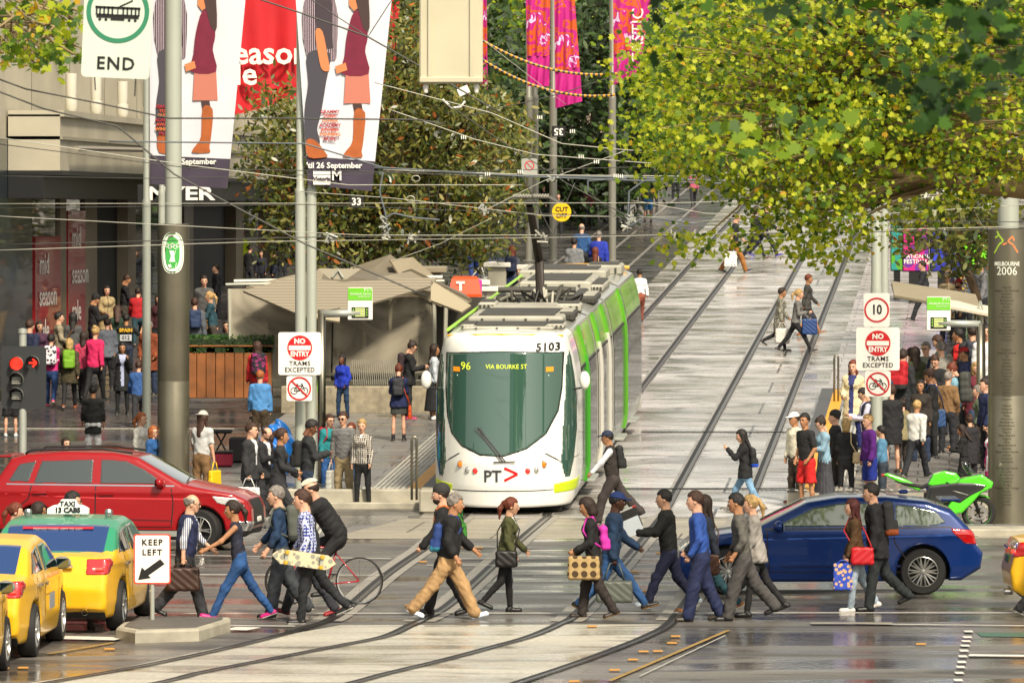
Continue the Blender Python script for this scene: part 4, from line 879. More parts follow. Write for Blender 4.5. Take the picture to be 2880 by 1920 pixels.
def car(name, lab, loc, yaw, side, wb, wr, hw, belt, pm, glassp=(), wind=(), rear=(), extra=(), tumble=.32, plan=(.10, 3.2), clad=None, cat='car', grp=None, spokes=10, twin=False, roofm=None, roofz=9, crown=.035, h=.032, wheelz=None, front=None, gm=None, bumpc=None, steer=0):
    """side: closed outline (x forward, z); wb: (rear x, front x) axle positions"""
    root = empty(name, loc, yaw, lab, cat, grp); pts = side
    x0, x1 = min(p[0] for p in pts), max(p[0] for p in pts); xc, hl = (x0 + x1) / 2, (x1 - x0) / 2
    def Wd(x, z): return hw * (1 - plan[0] * np.abs((x - xc) / hl) ** plan[1] * 1.6) - np.maximum(z - belt, 0) * tumble - np.maximum(.42 - z, 0) * .18 + .012 * np.exp(-((z - belt + .06) / .035) ** 2)
    def d0(p):
        ya = np.abs(p[:, 1]); d = smax(polyd(p[:, 0], p[:, 2] + crown * (ya / hw) ** 2.5, pts), (ya - Wd(p[:, 0], p[:, 2])) * .95, .07)
        for wx in wb: d = smax(d, -smax(np.hypot(p[:, 0] - wx, p[:, 2] - wr) - wr * 1.17, hw - .3 - ya, .0), .012)
        return d
    zt = max(p[1] for p in pts)
    v, f = surf(d0, [x0 - .05, -hw - .06, .08], [x1 + .05, hw + .06, zt + .06], h); c = cen(v, f); k = np.zeros(len(f), int); ms = [pm, m_trim, roofm or pm]
    if clad is not None: k[c[:, 2] < clad] = 1
    for wx in wb: k[(np.hypot(c[:, 0] - wx, c[:, 2] - wr) < wr * 1.15) & (np.abs(c[:, 1]) < hw - .05)] = 1
    if roofm: k[c[:, 2] > np.interp(c[:, 0], roofz[0], roofz[1])] = 2
    sobj('body', [(v, f, ms, k)], root)
    G_ = gm or glass('#27312f')
    def block(nm, poly, m, ycut, g=.004, yt=0, y2=None, hh=.022, sm_=.02):
        px = [p[0] for p in poly]; pz_ = [p[1] for p in poly]
        def fn(p):
            ya = np.abs(p[:, 1]); d = smax(polyd(p[:, 0], p[:, 2], poly), d0(p) - g, 0)
            if ycut: d = np.maximum(d, ycut - ya)
            if y2: d = np.maximum(d, ya - (Wd(p[:, 0], p[:, 2]) - y2 if yt else y2))
            return d
        for s in ((1, -1) if ycut else (0,)):
            lo = [min(px) - .03, -hw - .05, min(pz_) - .03]; hi = [max(px) + .03, hw + .05, max(pz_) + .03]
            if s == 1: lo[1] = ycut - .03
            if s == -1: hi[1] = -ycut + .03
            v, f = surf(fn, lo, hi, hh)
            if len(v): sobj(nm, [(v, f, m)], root)
    for poly in glassp: block('window', poly, G_, hw * .55)
    for nm, poly in wind: block(nm, poly, G_, 0, .004, 1, .09)
    for nm, poly, m, yc, g in extra: block(nm, poly, m, yc, g)
    for nm, poly, m, y2, g in rear: block(nm, poly, m, 0, g, 0, y2)
    for i, wx in enumerate(wb):
        for s in (-1, 1): wheel(root, (wx, s * (hw - .12), wheelz or wr), wr, .22, spokes, -s * -1 if False else (1 if s < 0 else -1), twin, yaw=steer if i == 1 else 0)
    return root, d0, Wd
def strips(root, Wd, items):
    """thin lines lying on both flanks: (name, points, width, material, proud)"""
    for nm, pts, w, m, off in items:
        for sd in (-1, 1):
            b = MB(); P3 = []
            for (x0, z0), (x1, z1) in zip(pts, pts[1:]):
                for i in range(5): P3.append((x0 + (x1 - x0) * i / 5, z0 + (z1 - z0) * i / 5))
            P3.append(pts[-1]); vs = []
            for i, (x, z) in enumerate(P3):
                a, c = P3[max(i - 1, 0)], P3[min(i + 1, len(P3) - 1)]; L = math.hypot(c[0] - a[0], c[1] - a[1]) or 1; nx, nz = -(c[1] - a[1]) / L, (c[0] - a[0]) / L
                for k in (-.5, .5): X, Z = x + nx * w * k, z + nz * w * k; vs.append((X, sd * (float(Wd(np.array(X), np.array(Z))) + off), Z))
            vs2 = [(x, y - sd * (off + .02), z) for x, y, z in vs]; n = len(vs); fs = []
            for i in range(0, n - 2, 2): fs += [(i, i + 1, i + 3, i + 2), (i, i + 2, n + i + 2, n + i), (i + 1, n + i + 1, n + i + 3, i + 3)]
            fs += [(0, n, n + 1, 1), (n - 2, n - 1, 2 * n - 1, 2 * n - 2)]; b.add(vs + vs2, fs, m); b.build(nm, None, root)
def mirror_(root, x, y, z, pm, s):
    v, f = surf(lambda p: ell(p, [x, s * (y + .1), z], [.075, .12, .085]), [x - .1, s * (y + .1) - .15, z - .1], [x + .1, s * (y + .1) + .15, z + .1], .02)
    o = sobj('mirror', [(v, f, pm)], root); b = MB(); b.box((x - .07, s * (y + .1), z), (.012, .19, .12), mat('#9fb0b8', .05, 1, key='mirror_glass'), bev=.004); b.tube([(x, s * y * .97, z - .05), (x, s * (y + .05), z - .02)], .025, m_trim); b.build('mirror_glass', None, o)
# red crossover, heading right
SUVP = [(-2.2, .32), (-2.24, .62), (-2.2, .95), (-2.1, 1.12), (-1.83, 1.52), (-1.6, 1.58), (-.9, 1.635), (-.1, 1.62), (.3, 1.55), (1.08, 1.13), (1.3, 1.08), (1.9, .97), (2.12, .86), (2.2, .7), (2.22, .45), (2.12, .26), (1.8, .21), (-1.9, .21)]
m_redp = paint('#92040e', 'red_paint'); gl1 = mat('#3c4544', .04, .25, spec=1, coat=1, key='suv_glass')
suv, d0, Wd = car('crossover_car', 'red crossover with roof rails crossing behind the pedestrians', (-(1440 - 352) * 94 / F, 94.6, 0), R(-7), SUVP, (-1.37, 1.38), .345, .9, 1.02, m_redp,
    glassp=([(-1.86, 1.13), (-1.68, 1.42), (-1.38, 1.47), (-1.5, 1.12)], [(-1.42, 1.1), (-1.3, 1.47), (-.42, 1.5), (-.42, 1.1)], [(-.3, 1.1), (-.3, 1.5), (.12, 1.48), (.42, 1.35), (.82, 1.1)]),
    wind=(('windscreen', [(.42, 1.6), (.2, 1.48), (.95, 1.06), (1.2, 1.16)]), ('rear_window', [(-1.88, 1.55), (-1.7, 1.45), (-1.98, 1.1), (-2.2, 1.13)])),
    extra=(('headlight', [(1.55, .92), (1.95, .88), (2.12, .74), (1.98, .7), (1.65, .8)], mat('#d9dcdc', .1, .3, coat=1, key='lamp'), .45, .006), ('tail_light', [(-2.3, 1.05), (-2.0, 1.05), (-2.05, .85), (-2.3, .85)], mat('#8e0c10', .2, coat=1), .5, .008), ('fog_surround', [(2.0, .5), (2.3, .5), (2.3, .33), (2.0, .33)], m_chrome, .5, .004),
           ),
    rear=(('grille', [(2.0, .84), (2.3, .84), (2.3, .4), (2.0, .4)], m_trim, .5, .004), ('number_plate', [(2.0, .55), (2.3, .55), (2.3, .45), (2.0, .45)], m_white, .19, .012)), clad=.35, spokes=5, twin=True, gm=gl1, steer=R(-14))
m_seam = mat('#120607', .6, key='seam')
def clus(pts): return [(-1.87, 1.1)] + pts
strips(suv, Wd, (('door_seam', [(-.365, 1.07), (-.37, .75), (-.38, .4)], .02, m_seam, .002), ('door_seam', [(.9, 1.03), (.93, .8), (.9, .42)], .02, m_seam, .002), ('door_seam', [(-1.45, 1.08), (-1.5, .85), (-1.72, .68)], .02, m_seam, .002), ('door_seam', [(-.38, .4), (.9, .4)], .014, m_seam, .002), ('chrome_strip', [(-1.88, 1.09), (.95, 1.075)], .022, m_chrome, .006), ('door_handle', [(-.3, .94), (-.06, .95)], .045, m_redp, .03), ('door_handle', [(-1.42, .96), (-1.18, .97)], .045, m_redp, .03), ('crease_shading', [(-1.4, .57), (-.3, .53), (.9, .5)], .03, mat('#5c0209', .4), .001), ('crease_shading', [(-1.9, .93), (-.3, .87), (1.2, .86)], .022, mat('#c83c44', .3), .001), ('side_step', [(-1.0, .29), (1.0, .29)], .09, m_galv, .01)))  # paler and darker red body lines: highlight and shade put into strip colours
for s in (-1, 1): b = MB(); b.tube([(-1.6, s * .6, 1.58), (-1.5, s * .6, 1.645), (-.3, s * .6, 1.67), (.2, s * .6, 1.6)], .022, m_trim, 6); b.build('roof_rail', None, suv, smooth=True)
for s in (-1, 1): mirror_(suv, .72, .86, 1.13, m_redp, s)
b = MB(); b.box((-1.98, 0, 1.53), (.24, 1.1, .03), m_redp, bev=.012); b.build('spoiler', None, suv)
b = MB(); b.prism([(.62, 1.12), (.7, 1.12), (1.0, 1.25), (.95, 1.28)], 'Y', -.3, -.28, m_blk) if False else b.tube([(1.12, -.6, 1.15), (1.05, .1, 1.2)], .012, m_blk); b.build('wiper', None, suv)
# blue hatchback, heading left
HP = [(-2.28, .4), (-2.32, .62), (-2.22, .74), (-2.18, .9), (-2.08, 1.02), (-1.86, 1.24), (-1.5, 1.37), (-.9, 1.435), (-.2, 1.43), (.25, 1.36), (1.05, .97), (1.5, .91), (1.95, .8), (2.12, .66), (2.15, .35), (2.0, .2), (-2.0, .22)]
m_bluep = paint('#0e3070', 'blue_paint', .25, .2); gl2 = mat('#4c5a4c', .04, .2, spec=1, coat=1, key='hatch_glass')
hb, d0, Wd = car('hatchback_car', 'dark blue hatchback behind the pedestrians at the right', ((2755 - 1440) * 83.6 / F - 2.3, 83.9, 0), R(180), HP, (-1.43, 1.42), .335, .885, .93, m_bluep,
    glassp=([(-1.78, 1.05), (-1.62, 1.22), (-1.2, 1.3), (-1.02, 1.31), (-1.02, .99), (-1.6, .99)], [(-.95, 1.0), (-.95, 1.32), (-.3, 1.34), (.15, 1.27), (.78, .97)]),
    wind=(('windscreen', [(.35, 1.42), (.2, 1.3), (.92, .96), (1.15, 1.0)]), ('rear_window', [(-1.75, 1.38), (-1.62, 1.26), (-2.05, .95), (-2.25, 1.0)])),
    extra=(('tail_light', [(-2.35, .92), (-1.84, .97), (-1.86, .9), (-2.05, .74), (-2.35, .71)], mat('#b01218', .15, coat=1, key='tail_red'), .42, .008), ('headlight', [(1.75, .8), (2.2, .7), (2.2, .6), (1.85, .66)], mat('#d9dcdc', .1, .3, coat=1, key='lamp'), .45, .006),
           ),
    rear=(('rear_diffuser', [(-2.4, .42), (-2.1, .42), (-2.1, .2), (-2.4, .2)], m_trim, .7, .006), ('number_plate', [(-2.4, .78), (-2.15, .78), (-2.15, .67), (-2.4, .67)], m_white, .19, .012)), spokes=10, twin=True, gm=gl2)
strips(hb, Wd, (('door_seam', [(-.98, .97), (-1.02, .75), (-1.2, .5), (-1.22, .34)], .018, m_seam, .002), ('door_seam', [(.85, .93), (.84, .6), (.82, .34)], .018, m_seam, .002), ('door_seam', [(-1.2, .33), (.82, .33)], .012, m_seam, .002), ('window_trim', [(-1.85, .985), (.88, .95)], .022, m_blk, .005), ('crease_shading', [(-1.95, .87), (-.6, .84), (1.2, .8)], .022, mat('#3a62b4', .3), .001), ('crease_shading', [(-1.1, .42), (.9, .4)], .03, mat('#071c50', .3), .001), ('door_handle', [(-.92, .85), (-.68, .85)], .04, m_bluep, .03)))  # body lines carry a painted highlight above and painted shade below
for s in (-1, 1): mirror_(hb, .68, .82, 1.0, m_bluep, s)
b = MB(); b.box((-1.86, 0, 1.36), (.3, 1.0, .03), m_bluep, bev=.012); b.box((-1.2, 0, 1.46), (.14, .05, .06), m_bluep, bev=.02); b.build('spoiler', None, hb)
# yellow taxis
TP = [(-2.38, .35), (-2.42, .6), (-2.36, .82), (-2.28, 1.02), (-1.9, 1.08), (-1.35, 1.38), (-.9, 1.46), (-.1, 1.48), (.35, 1.4), (1.15, 1.02), (1.6, .96), (2.1, .84), (2.3, .66), (2.36, .4), (2.2, .2), (-2.2, .22)]
TP = [(x * .95, z) for x, z in TP]; m_yel_p = paint('#e8b31e', 'taxi_yellow', .3); m_grnp = paint('#2f8a66', 'taxi_green', .3)
m_tl = mat('#b0141a', .12, coat=1, key='tail_red2'); m_tw = mat('#c9c4c0', .15, coat=1, key='tail_clear'); m_led = mat('#ff3a2a', .3, emit=1.2, key='brake_led'); gl3 = mat('#173c74', .05, .1, spec=1, coat=1, key='taxi_rear_glass')
def taxi(lab, X, Y, yaw, green=False, detail=True):
    zr = ([-2, -1.95, -1.4, -1.2, .6, 1.2, 2], [9, 1.06, 1.1, 1.12, 1.1, 1.0, 9]) if green else 9
    r, d0, Wd = car('taxi', lab, (X, Y, 0), yaw, TP, (-1.36, 1.33), .335, .905, .98, m_yel_p,
        glassp=([(-1.55, 1.04), (-1.15, 1.3), (-.65, 1.36), (-.65, 1.03)], [(-.57, 1.03), (-.57, 1.36), (-.05, 1.37), (.28, 1.3), (.85, 1.0)]),
        wind=(('windscreen', [(.45, 1.48), (.3, 1.34), (.92, 1.04), (1.15, 1.05)]),), 
        rear=(('rear_window', [(-1.22, 1.46), (-1.14, 1.3), (-1.66, 1.05), (-1.9, 1.07)], gl3, .68, .006), ('number_plate', [(-2.4, .8), (-2.1, .8), (-2.1, .68), (-2.4, .68)], mat('#1f4a34', .4), .19, .02), ('bumper_line', [(-2.5, .63), (-2.05, .63), (-2.05, .615), (-2.5, .615)], mat('#9a6c0c', .4), .85, .003), ('underside_trim', [(-2.5, .3), (-2.0, .3), (-2.0, .15), (-2.5, .15)], m_trim, .75, .004)),
        extra=(('tail_light', [(-2.5, .99), (-2.02, 1.0), (-1.95, .95), (-2.1, .8), (-2.5, .76)], m_tl, .5, .006), ('tail_light_lens', [(-2.5, .97), (-2.2, .97), (-2.2, .84), (-2.5, .82)], m_tw, .58, .009), ),
        roofm=m_grnp if green else None, roofz=zr, spokes=7, cat='taxi', grp=None, gm=glass('#16201e'))
    strips(r, Wd, (('door_seam', [(-.61, 1.01), (-.61, .4)], .018, m_seam, .002), ('door_seam', [(.8, .98), (.78, .4)], .018, m_seam, .002), ('door_seam', [(-1.28, 1.0), (-1.22, .7)], .018, m_seam, .002), ('door_handle', [(-.55, .87), (-.35, .87)], .035, m_chrome, .03), ('door_handle', [(-1.2, .89), (-1.0, .89)], .035, m_chrome, .03), ('door_panel', [(-.2, .62), (.3, .62)], .2, mat('#8a9298', .5), .004), ('crease_shading', [(-1.9, .74), (1.6, .7)], .02, mat('#a87a10', .4), .001)))  # the dark yellow body line is shade painted as a strip
    for s in (-1, 1): mirror_(r, .78, .84, 1.05, mat('#7a7c74', .4) if not green else m_yel_p, s)
    b = MB()
    for i in range(7):
        for j in range(2): b.box((-2.255 + .0, -.7 - i * .018 + .06, .86 + j * .022), (.03, .012, .014), m_led)
    b.build('brake_lamp', None, r); b = MB(); b.lathe([(.04, 0), (.045, .02), (.045, .12), (.035, .12), (.035, 0)], m_chrome, 14, (-2.36, -.5, .3), 'X'); b.build('exhaust_pipe', None, r)
    b = MB(); b.box((-2.27, 0, .9), (.05, .66, .045), m_chrome, bev=.01); b.build('boot_handle', None, r)
    return r
tx1 = taxi('yellow taxi with a green roof and a lit roof sign, right of the other taxis', -5.98, 77.5, R(86), True)
tx2 = taxi('all yellow taxi queued between the green roofed taxi and the picture edge', -6.8, 72.9, R(87.5))
tx3 = taxi('yellow taxi cut by the left edge, its round mirror showing', -7.1, 68.1, R(87.5))
tx4 = taxi('yellow taxi at the right edge, only its rear bumper showing', 9.22, 79.8, 0)
Mt = Matrix.Rotation(R(-90), 4, 'Z')
b = MB(); prof = [(-.42, 0), (.42, 0), (.42, .1), (.3, .16), (.2, .17), (.13, .27), (-.13, .27), (-.2, .17), (-.3, .16), (-.42, .1)]
b.prism([(u * .66, w * .72 + 1.5) for u, w in prof], 'X', -.5, -.36, mat('#dfe3dc', .3, emit=.15)); so = b.build('roof_sign', None, tx1)
text('TAXI', .095, m_blk, (0, -.51, 1.635), parent=so, M=Mt, bold=.003); text('13 CABS', .095, m_blk, (0, -.51, 1.55), parent=so, M=Mt, bold=.005)
b = MB()
for y in (-.55, .55): b.lathe([(0, 1.47), (.05, 1.47), (.055, 1.53), (.04, 1.56), (0, 1.565)], mat('#8a8f8c', .3, .6), 12, (-.42, y, 0))
b.build('roof_lamp', None, tx1)
b = MB(); M2 = Matrix.Translation((-1.355, 0, 1.36)) @ Matrix.Rotation(R(-33), 4, 'Y'); b.box((0, 0, 0), (.05, .95, .006), mat('#b5202c', .5), M2); b.build('window_sticker', None, tx1)
text('PREPAID FARES 10PM TO 5AM', .05, m_white, (0, -.03, 0), parent=tx1, M=M2 @ Mt, name='sticker_text')
b = MB()
for i in range(4): b.box((-1.72, .28 - i * .06, 1.12), (.012, .035, .03), m_led)
b.build('high_brake_lamp', None, tx1)
text('96', .09, m_white, (.12, -2.335, .74), parent=tx1, M=Mt, bold=.002, name='plate_number')
# ---------------------------------------------------------------- the tram
TR = empty('tram', T(-8.44, 104.35) + Vector((0, 0, 0)), 0, 'white and green low floor tram number 5103 in the mall', 'tram'); TR.rotation_euler = (R(2.47), 0, -math.atan(TD))
m_tw_ = mat('#e9eae4', .28, 0, .01, 100, .02, .8, coat=.7, key='tram_white'); m_tg = mat('#559d22', .4, 0, 0, coat=.7, key='tram_green'); m_tgr = mat('#9c9d92', .35, .2, .03, 30, .05, 1, coat=.5, key='tram_grey'); m_gls = glass('#35554a', .03, 'tram_glass'); m_sgl = mat('#1d1f18', .16, 0, spec=.5, coat=.3, key='tram_side_glass'); m_roofg = mat('#a5a396', .6, .1, .3, 12, .15, 2, key='roof_grey'); m_dgr = mat('#45443e', .6, .2, .3, 12, .2, 3, key='roof_dark')
def tw(z): return 1.325 - .24 * np.clip((z - 2.1) / 1.25, 0, 2) ** 2 - .13 * np.clip((.75 - z) / .65, 0, 1) ** 2
def nose(x, z): return 1.0 * np.abs(x / 1.33) ** 3.0 * .85 + .15 * np.abs(x) ** 2 * .6 + np.clip(.55 - z, 0, 1) * .16 + np.clip(z - .95, 0, 9) * .15 + 1.2 * np.clip(z - 2.95, 0, 9) ** 2
def tf(p):
    d = smax(np.abs(p[:, 0]) - tw(p[:, 2]), (nose(p[:, 0], p[:, 2]) - p[:, 1]) * .72, .22)
    d = smax(d, p[:, 2] - 3.33 + .04 * p[:, 0] ** 2, .14); return np.maximum(smax(d, .14 - p[:, 2], .05), p[:, 1] - 2.62)
v, f = surf(tf, [-1.42, -.1, .08], [1.42, 2.7, 3.42], .034); sobj('cab', [(v, f, m_tw_)], TR)
def tblock(nm, fn, m, lo, hi, g=.006, hh=.022, back=False):
    v, f = surf(lambda p: np.maximum(fn(p), tf(p) - g), lo, hi, hh)
    v[:, 1] = v[:, 1]; return sobj(nm, [(v, f, m)], TR)
WSH = [((x - 1414) / 153, (1450 - y) / 153) for x, y in ((1252, 1001), (1335, 995), (1420, 993), (1500, 995), (1580, 1000), (1576, 1100), (1567, 1161), (1536, 1222), (1484, 1262), (1418, 1283), (1354, 1279), (1300, 1255), (1270, 1222), (1256, 1176), (1250, 1100))]
tblock('windscreen_frame', lambda p: np.maximum(polyd(p[:, 0], p[:, 2], [(x * 1.02, (z - 2) * 1.02 + 2) for x, z in WSH]), p[:, 1] - 1.3), m_blk, [-1.3, -.1, .95], [1.3, 1.4, 3.15], .006)
tblock('windscreen', lambda p: np.maximum(polyd(p[:, 0], p[:, 2], WSH), p[:, 1] - 1.2), m_gls, [-1.2, -.1, 1.0], [1.2, 1.3, 3.1], .014)
for s in (-1, 1):
    cw = [(s * a, z) for a, z in ((1.17, 3.0), (1.215, 2.85), (1.27, 2.5), (1.31, 2.1), (1.315, 1.5), (1.27, .95), (1.21, .66), (1.12, .66), (1.06, .95), (1.08, 1.5), (1.11, 2.1), (1.125, 2.7))]
    tblock('corner_window', lambda p: np.maximum(polyd(p[:, 0], p[:, 2], cw), p[:, 1] - 1.75), m_gls, [1.0 if s > 0 else -1.4, .2, .55], [1.4 if s > 0 else -1.0, 1.85, 3.1], .008)
    tblock('hazard_stripe', lambda p: np.maximum(polyd(p[:, 0], p[:, 2], [(s * .93, .56), (s * 1.4, .62), (s * 1.4, .4), (s * .93, .38)]), p[:, 1] - 1.7), mat('#c6dc1c', .4), [.9 if s > 0 else -1.4, 0, .33], [1.4 if s > 0 else -.9, 1.8, .68], .006)
    tblock('panel_seam', lambda p: np.maximum(polyd(p[:, 0], p[:, 2], [(s * .78, 1.12), (s * .8, 1.14), (s * .98, 1.03), (s * 1.05, .97), (s * 1.4, 1.04), (s * 1.4, 1.02), (s * 1.05, .95), (s * .96, 1.01)]), p[:, 1] - 1.9), m_blk, [.7 if s > 0 else -1.4, -.1, .8], [1.4 if s > 0 else -.7, 2., 1.2], .005, .014)
    b = MB(); ny = lambda x, z: float(nose(np.array([x]), np.array([z]))[0])
    for x, z, rr, m in ((.755, .935, .058, mat('#e07a12', .25, coat=1, emit=.15)), (.62, .83, .05, mat('#b9bdb8', .15, .6, coat=1)), (.475, .82, .05, mat('#d8201a', .25, coat=1, emit=.5))):
        b2 = MB(); y_ = ny(x, z) - .004; b2.lathe([(0, y_ - .012), (rr * .8, y_ - .008), (rr, y_), (rr, y_ + .06)], m, 24, (s * x, 0, z), 'Y'); b2.lathe([(rr, y_ + .03), (rr * 1.0, y_ - .008), (rr * 1.18, y_ + .0), (rr * 1.2, y_ + .05)], m_chrome, 24, (s * x, 0, z), 'Y'); b2.build('lamp', None, TR, sharp=50)
    b = MB(); v, f = surf(lambda p: ell(p, [s * 1.47, 1.05, 2.42], [.1, .08, .17]), [s * 1.47 - .14, .9, 2.2], [s * 1.47 + .14, 1.2, 2.65], .025); sobj('mirror', [(v, f, m_tw_)], TR)
    b.tube([(s * 1.24, 1.15, 2.25), (s * 1.42, 1.06, 2.28)], .02, m_blk); b.build('mirror_arm', None, TR)
tblock('bumper_seam', lambda p: np.maximum(np.maximum(np.abs(p[:, 2] - .455) - .012, np.abs(p[:, 0]) - 1.02), p[:, 1] - 1.2), m_blk, [-1.1, -.1, .4], [1.1, 1.3, .5], .005, .014)
def bent(o, off=.012):     # press flat lettering onto the curved nose
    for v in o.data.vertices: v.co.y = ny(v.co.x, v.co.z) - off - (v.co.y if abs(v.co.y) < .01 else 0)
t_ = text('PT', .3, mat('#3a3d44', .4), (-.16, 0, .72), parent=TR, bold=.006); bent(t_)
b = MB(); seg(b, [(.06, .88), (.3, .77), (.06, .65)], .045, mat('#d6141e', .35), 0); t_ = b.build('logo_chevron', None, TR); bent(t_, .012)
t_ = text('5103', .2, m_blk, (.83, 0, 3.06), parent=TR, sp=1.1, bold=.007); bent(t_, .01)
m_amb = mat('#c8d63a', .4, emit=.5)
t_ = text('96', .2, m_amb, (-.68, 0, 2.72), parent=TR, name='route_number'); bent(t_, .03); t_ = text('VIA BOURKE ST', .115, m_amb, (.08, 0, 2.72), parent=TR, name='destination', sx=.95); bent(t_, .03)
b = MB()
for x in (-.86, .86): b.box((x, 0, 2.66), (.13, .012, .085), mat('#e08a1e', .3, emit=.3))
b.box((0, 0, 2.55), (1.7, .012, .022), mat('#bfe0c8', .3, emit=.2)); o = b.build('cab_lamp', None, TR)
for v in o.data.vertices: v.co.y += ny(v.co.x, v.co.z) - .025
for s in (-1, 1):
    b = MB(); b.tube([(.0 + s * .03 + .05, ny(.05, 1.02) - .04, 1.0), (s * .03 - .45, ny(-.4, 1.5) - .03, 1.62)], .012, m_blk); b.build('wiper', None, TR)
b = MB(); b.tube([(-.14, -.02, .99), (.26, -.02, 1.0)], .012, m_blk); b.build('wiper_hub', None, TR)
b = MB(); b.tube([(x, ny(x, 3.2) + .12, 3.29 - .045 * x * x) for x in (-1.06, -.5, 0, .5, 1.06)], .03, mat('#e0a52c', .4), 6); b.build('roof_line', None, TR)
# body modules
ZS = [.2, .35, .5, .75, 1.0, 1.5, 2.0, 2.3, 2.6, 2.8, 3.0, 3.15, 3.25]
def band(mb, z0, z1, ya, yb, m, off, sides=(-1, 1), n=7):
    for s in sides:
        zs = [z0 + (z1 - z0) * i / n for i in range(n + 1)]
        for a, c in zip(zs, zs[1:]):
            xa, xc = s * (float(tw(a)) + off), s * (float(tw(c)) + off); mb.quad((xa, ya, a), (xa, yb, a), (xc, yb, c), (xc, ya, c), m)
mods = [(2.62, 6.9), (7.25, 12.0), (12.35, 17.0), (17.35, 22.4)]
for ya, yb in mods:
    sec = [(-float(tw(z)), z) for z in ZS] + [(-.9, 3.33), (.9, 3.33)] + [(float(tw(z)), z) for z in reversed(ZS)]
    b = MB(); b.loft([[(x, ya, z) for x, z in sec], [(x, yb, z) for x, z in sec]], m_tgr); b.build('body_module', None, TR, sharp=30)
    for sd in (-1, 1): b = MB(); band(b, .62, 2.5, ya + .1, yb - .1, m_sgl, .006, (sd,)); b.build('side_window', None, TR, smooth=True)
    for sd in (-1, 1): b = MB(); band(b, 2.58, 3.2, ya + .02, yb - .02, mat('#7db52a', .3, .0, .02, 10, .3, .8, coat=.3, key='green_band'), .006, (sd,)); b.build('green_band', None, TR, smooth=True)
    b = MB(); n = 8
    for i in range(n + 1): y_ = ya + .1 + (yb - ya - .25) * i / n; band(b, .55, 2.5, y_, y_ + .06, m_blk, .03)
    for z in (2.5,): band(b, z, z + .05, ya, yb, m_blk, .014, n=1)
    b.build('window_pillar', None, TR)
for i, (y_, m, z0) in enumerate(((3.9, mat('#3f9a28', .4), .3), (7.9, mat('#c9c8be', .35, coat=.6), .3), (10.6, mat('#c9c8be', .35, coat=.6), .3), (16.2, m_tg, .3))):
    for sd in (-1, 1):
        b = MB()
        for k in range(16):
            za, zc = z0 + (3.24 - z0) * k / 16, z0 + (3.24 - z0) * (k + 1) / 16; xa, xc = float(tw(za)), float(tw(zc)); mm = m if za < 2.55 else m_tg; w_ = .06
            for yy in (y_, y_ + .22): b.quad((sd * xa, yy, za), (sd * (xa + w_), yy, za), (sd * (xc + w_), yy, zc), (sd * xc, yy, zc), mm)
            b.quad((sd * (xa + w_), y_, za), (sd * (xa + w_), y_ + .22, za), (sd * (xc + w_), y_ + .22, zc), (sd * (xc + w_), y_, zc), mm)
        b.build('door_frame', None, TR)
for ya, yb in ((6.9, 7.25), (12.0, 12.35), (17.0, 17.35)):
    b = MB(); b.loft([[(x * .97, yy, z) for x, z in sec] for yy in (ya, yb)], m_trim); b.build('bellows', None, TR)
b = MB(); b.loft([[(x, y_, z * 1.0) for x, z in [(-1.32 * k, .2), (-1.32 * k, 2.2), (-1.05 * k, 3.28 - (1 - k)), (1.05 * k, 3.28 - (1 - k)), (1.32 * k, 2.2), (1.32 * k, .2)]] for y_, k in ((22.4, 1), (22.9, .97), (23.4, .85))], m_tw_); b.build('rear_cab', None, TR, smooth=True)
b = MB(); b.tube([(x, 22.5, 3.42 - .05 * x * x) for x in (-1.05, -.5, 0, .5, 1.05)], .045, mat('#e0a52c', .4), 6); b.build('roof_line', None, TR)
b = MB(); b.tube([(-1.08, 1.2, 3.34), (-1.08, 22.4, 3.38)], .03, mat('#9fd23a', .4), 6); b.build('roof_cable', None, TR)
rr = random.Random(3)
for (x, y_, w, l, h_, m) in ((0, 2.4, 1.7, 1.5, .14, m_roofg), (-.75, 2.2, .3, .8, .2, m_roofg), (.85, 2.4, .35, .9, .2, m_roofg), (0, 4.6, 1.8, 2.3, .3, m_roofg), (.9, 4.9, .3, 1.2, .35, m_dgr), (0, 7.6, 1.9, 2.0, .2, m_dgr), (-.85, 7.5, .35, .8, .4, m_roofg), (.75, 7.4, .5, .7, .35, m_roofg), (0, 10.6, 1.7, 2.6, .42, m_dgr), (.0, 10.6, 1.2, 1.7, .5, m_roofg), (.95, 10.8, .3, 2.0, .3, m_dgr), (0, 15.5, 1.5, 3.2, .45, m_roofg), (.85, 15.3, .3, 2.6, .3, m_roofg), (-.2, 20.2, 1.9, 2.6, .38, m_roofg), (.6, 21, .8, 1.2, .45, m_roofg)):
    b = MB(); h_ *= .5; b.box((x, y_, 3.3 + h_ / 2), (w, l, h_), m, bev=.04); b.box((x, y_, 3.3 + h_ + .012), (w * .8, l * .75, .03), m_roofg if m is m_dgr else m_dgr, bev=.008)
    for i in range(4): b.box((x - w * .35 + i * w * .23, y_ - l / 2 - .01, 3.3 + h_ * .5), (.04, .03, h_ * .5), m_dgr)
    b.build('roof_unit', None, TR)
b = MB()
for i in range(16): x = rr.uniform(-.85, .85); y_ = rr.uniform(8.0, 9.2); b.tube([(x, y_, 3.35), (x + rr.uniform(-.2, .2), y_ + .1, 3.5 + rr.random() * .2), (x + rr.uniform(-.3, .3), y_ + .25, 3.42)], .03, rr.choice([m_dgr, m_blk, m_roofg]), 6)
b.tube([(-.8, 9.3, 3.62), (.75, 9.3, 3.62)], .06, m_dgr, 8); b.build('roof_pipe', None, TR)
b = MB(); b.tube([(.05, 9.2, 3.5), (.0, 9.6, 4.2), (-.1, 8.4, 5.35)], [.09, .09, .07], mat('#2e2620', .5, .3), 8); pan = b.build('pantograph', None, TR)
b = MB()
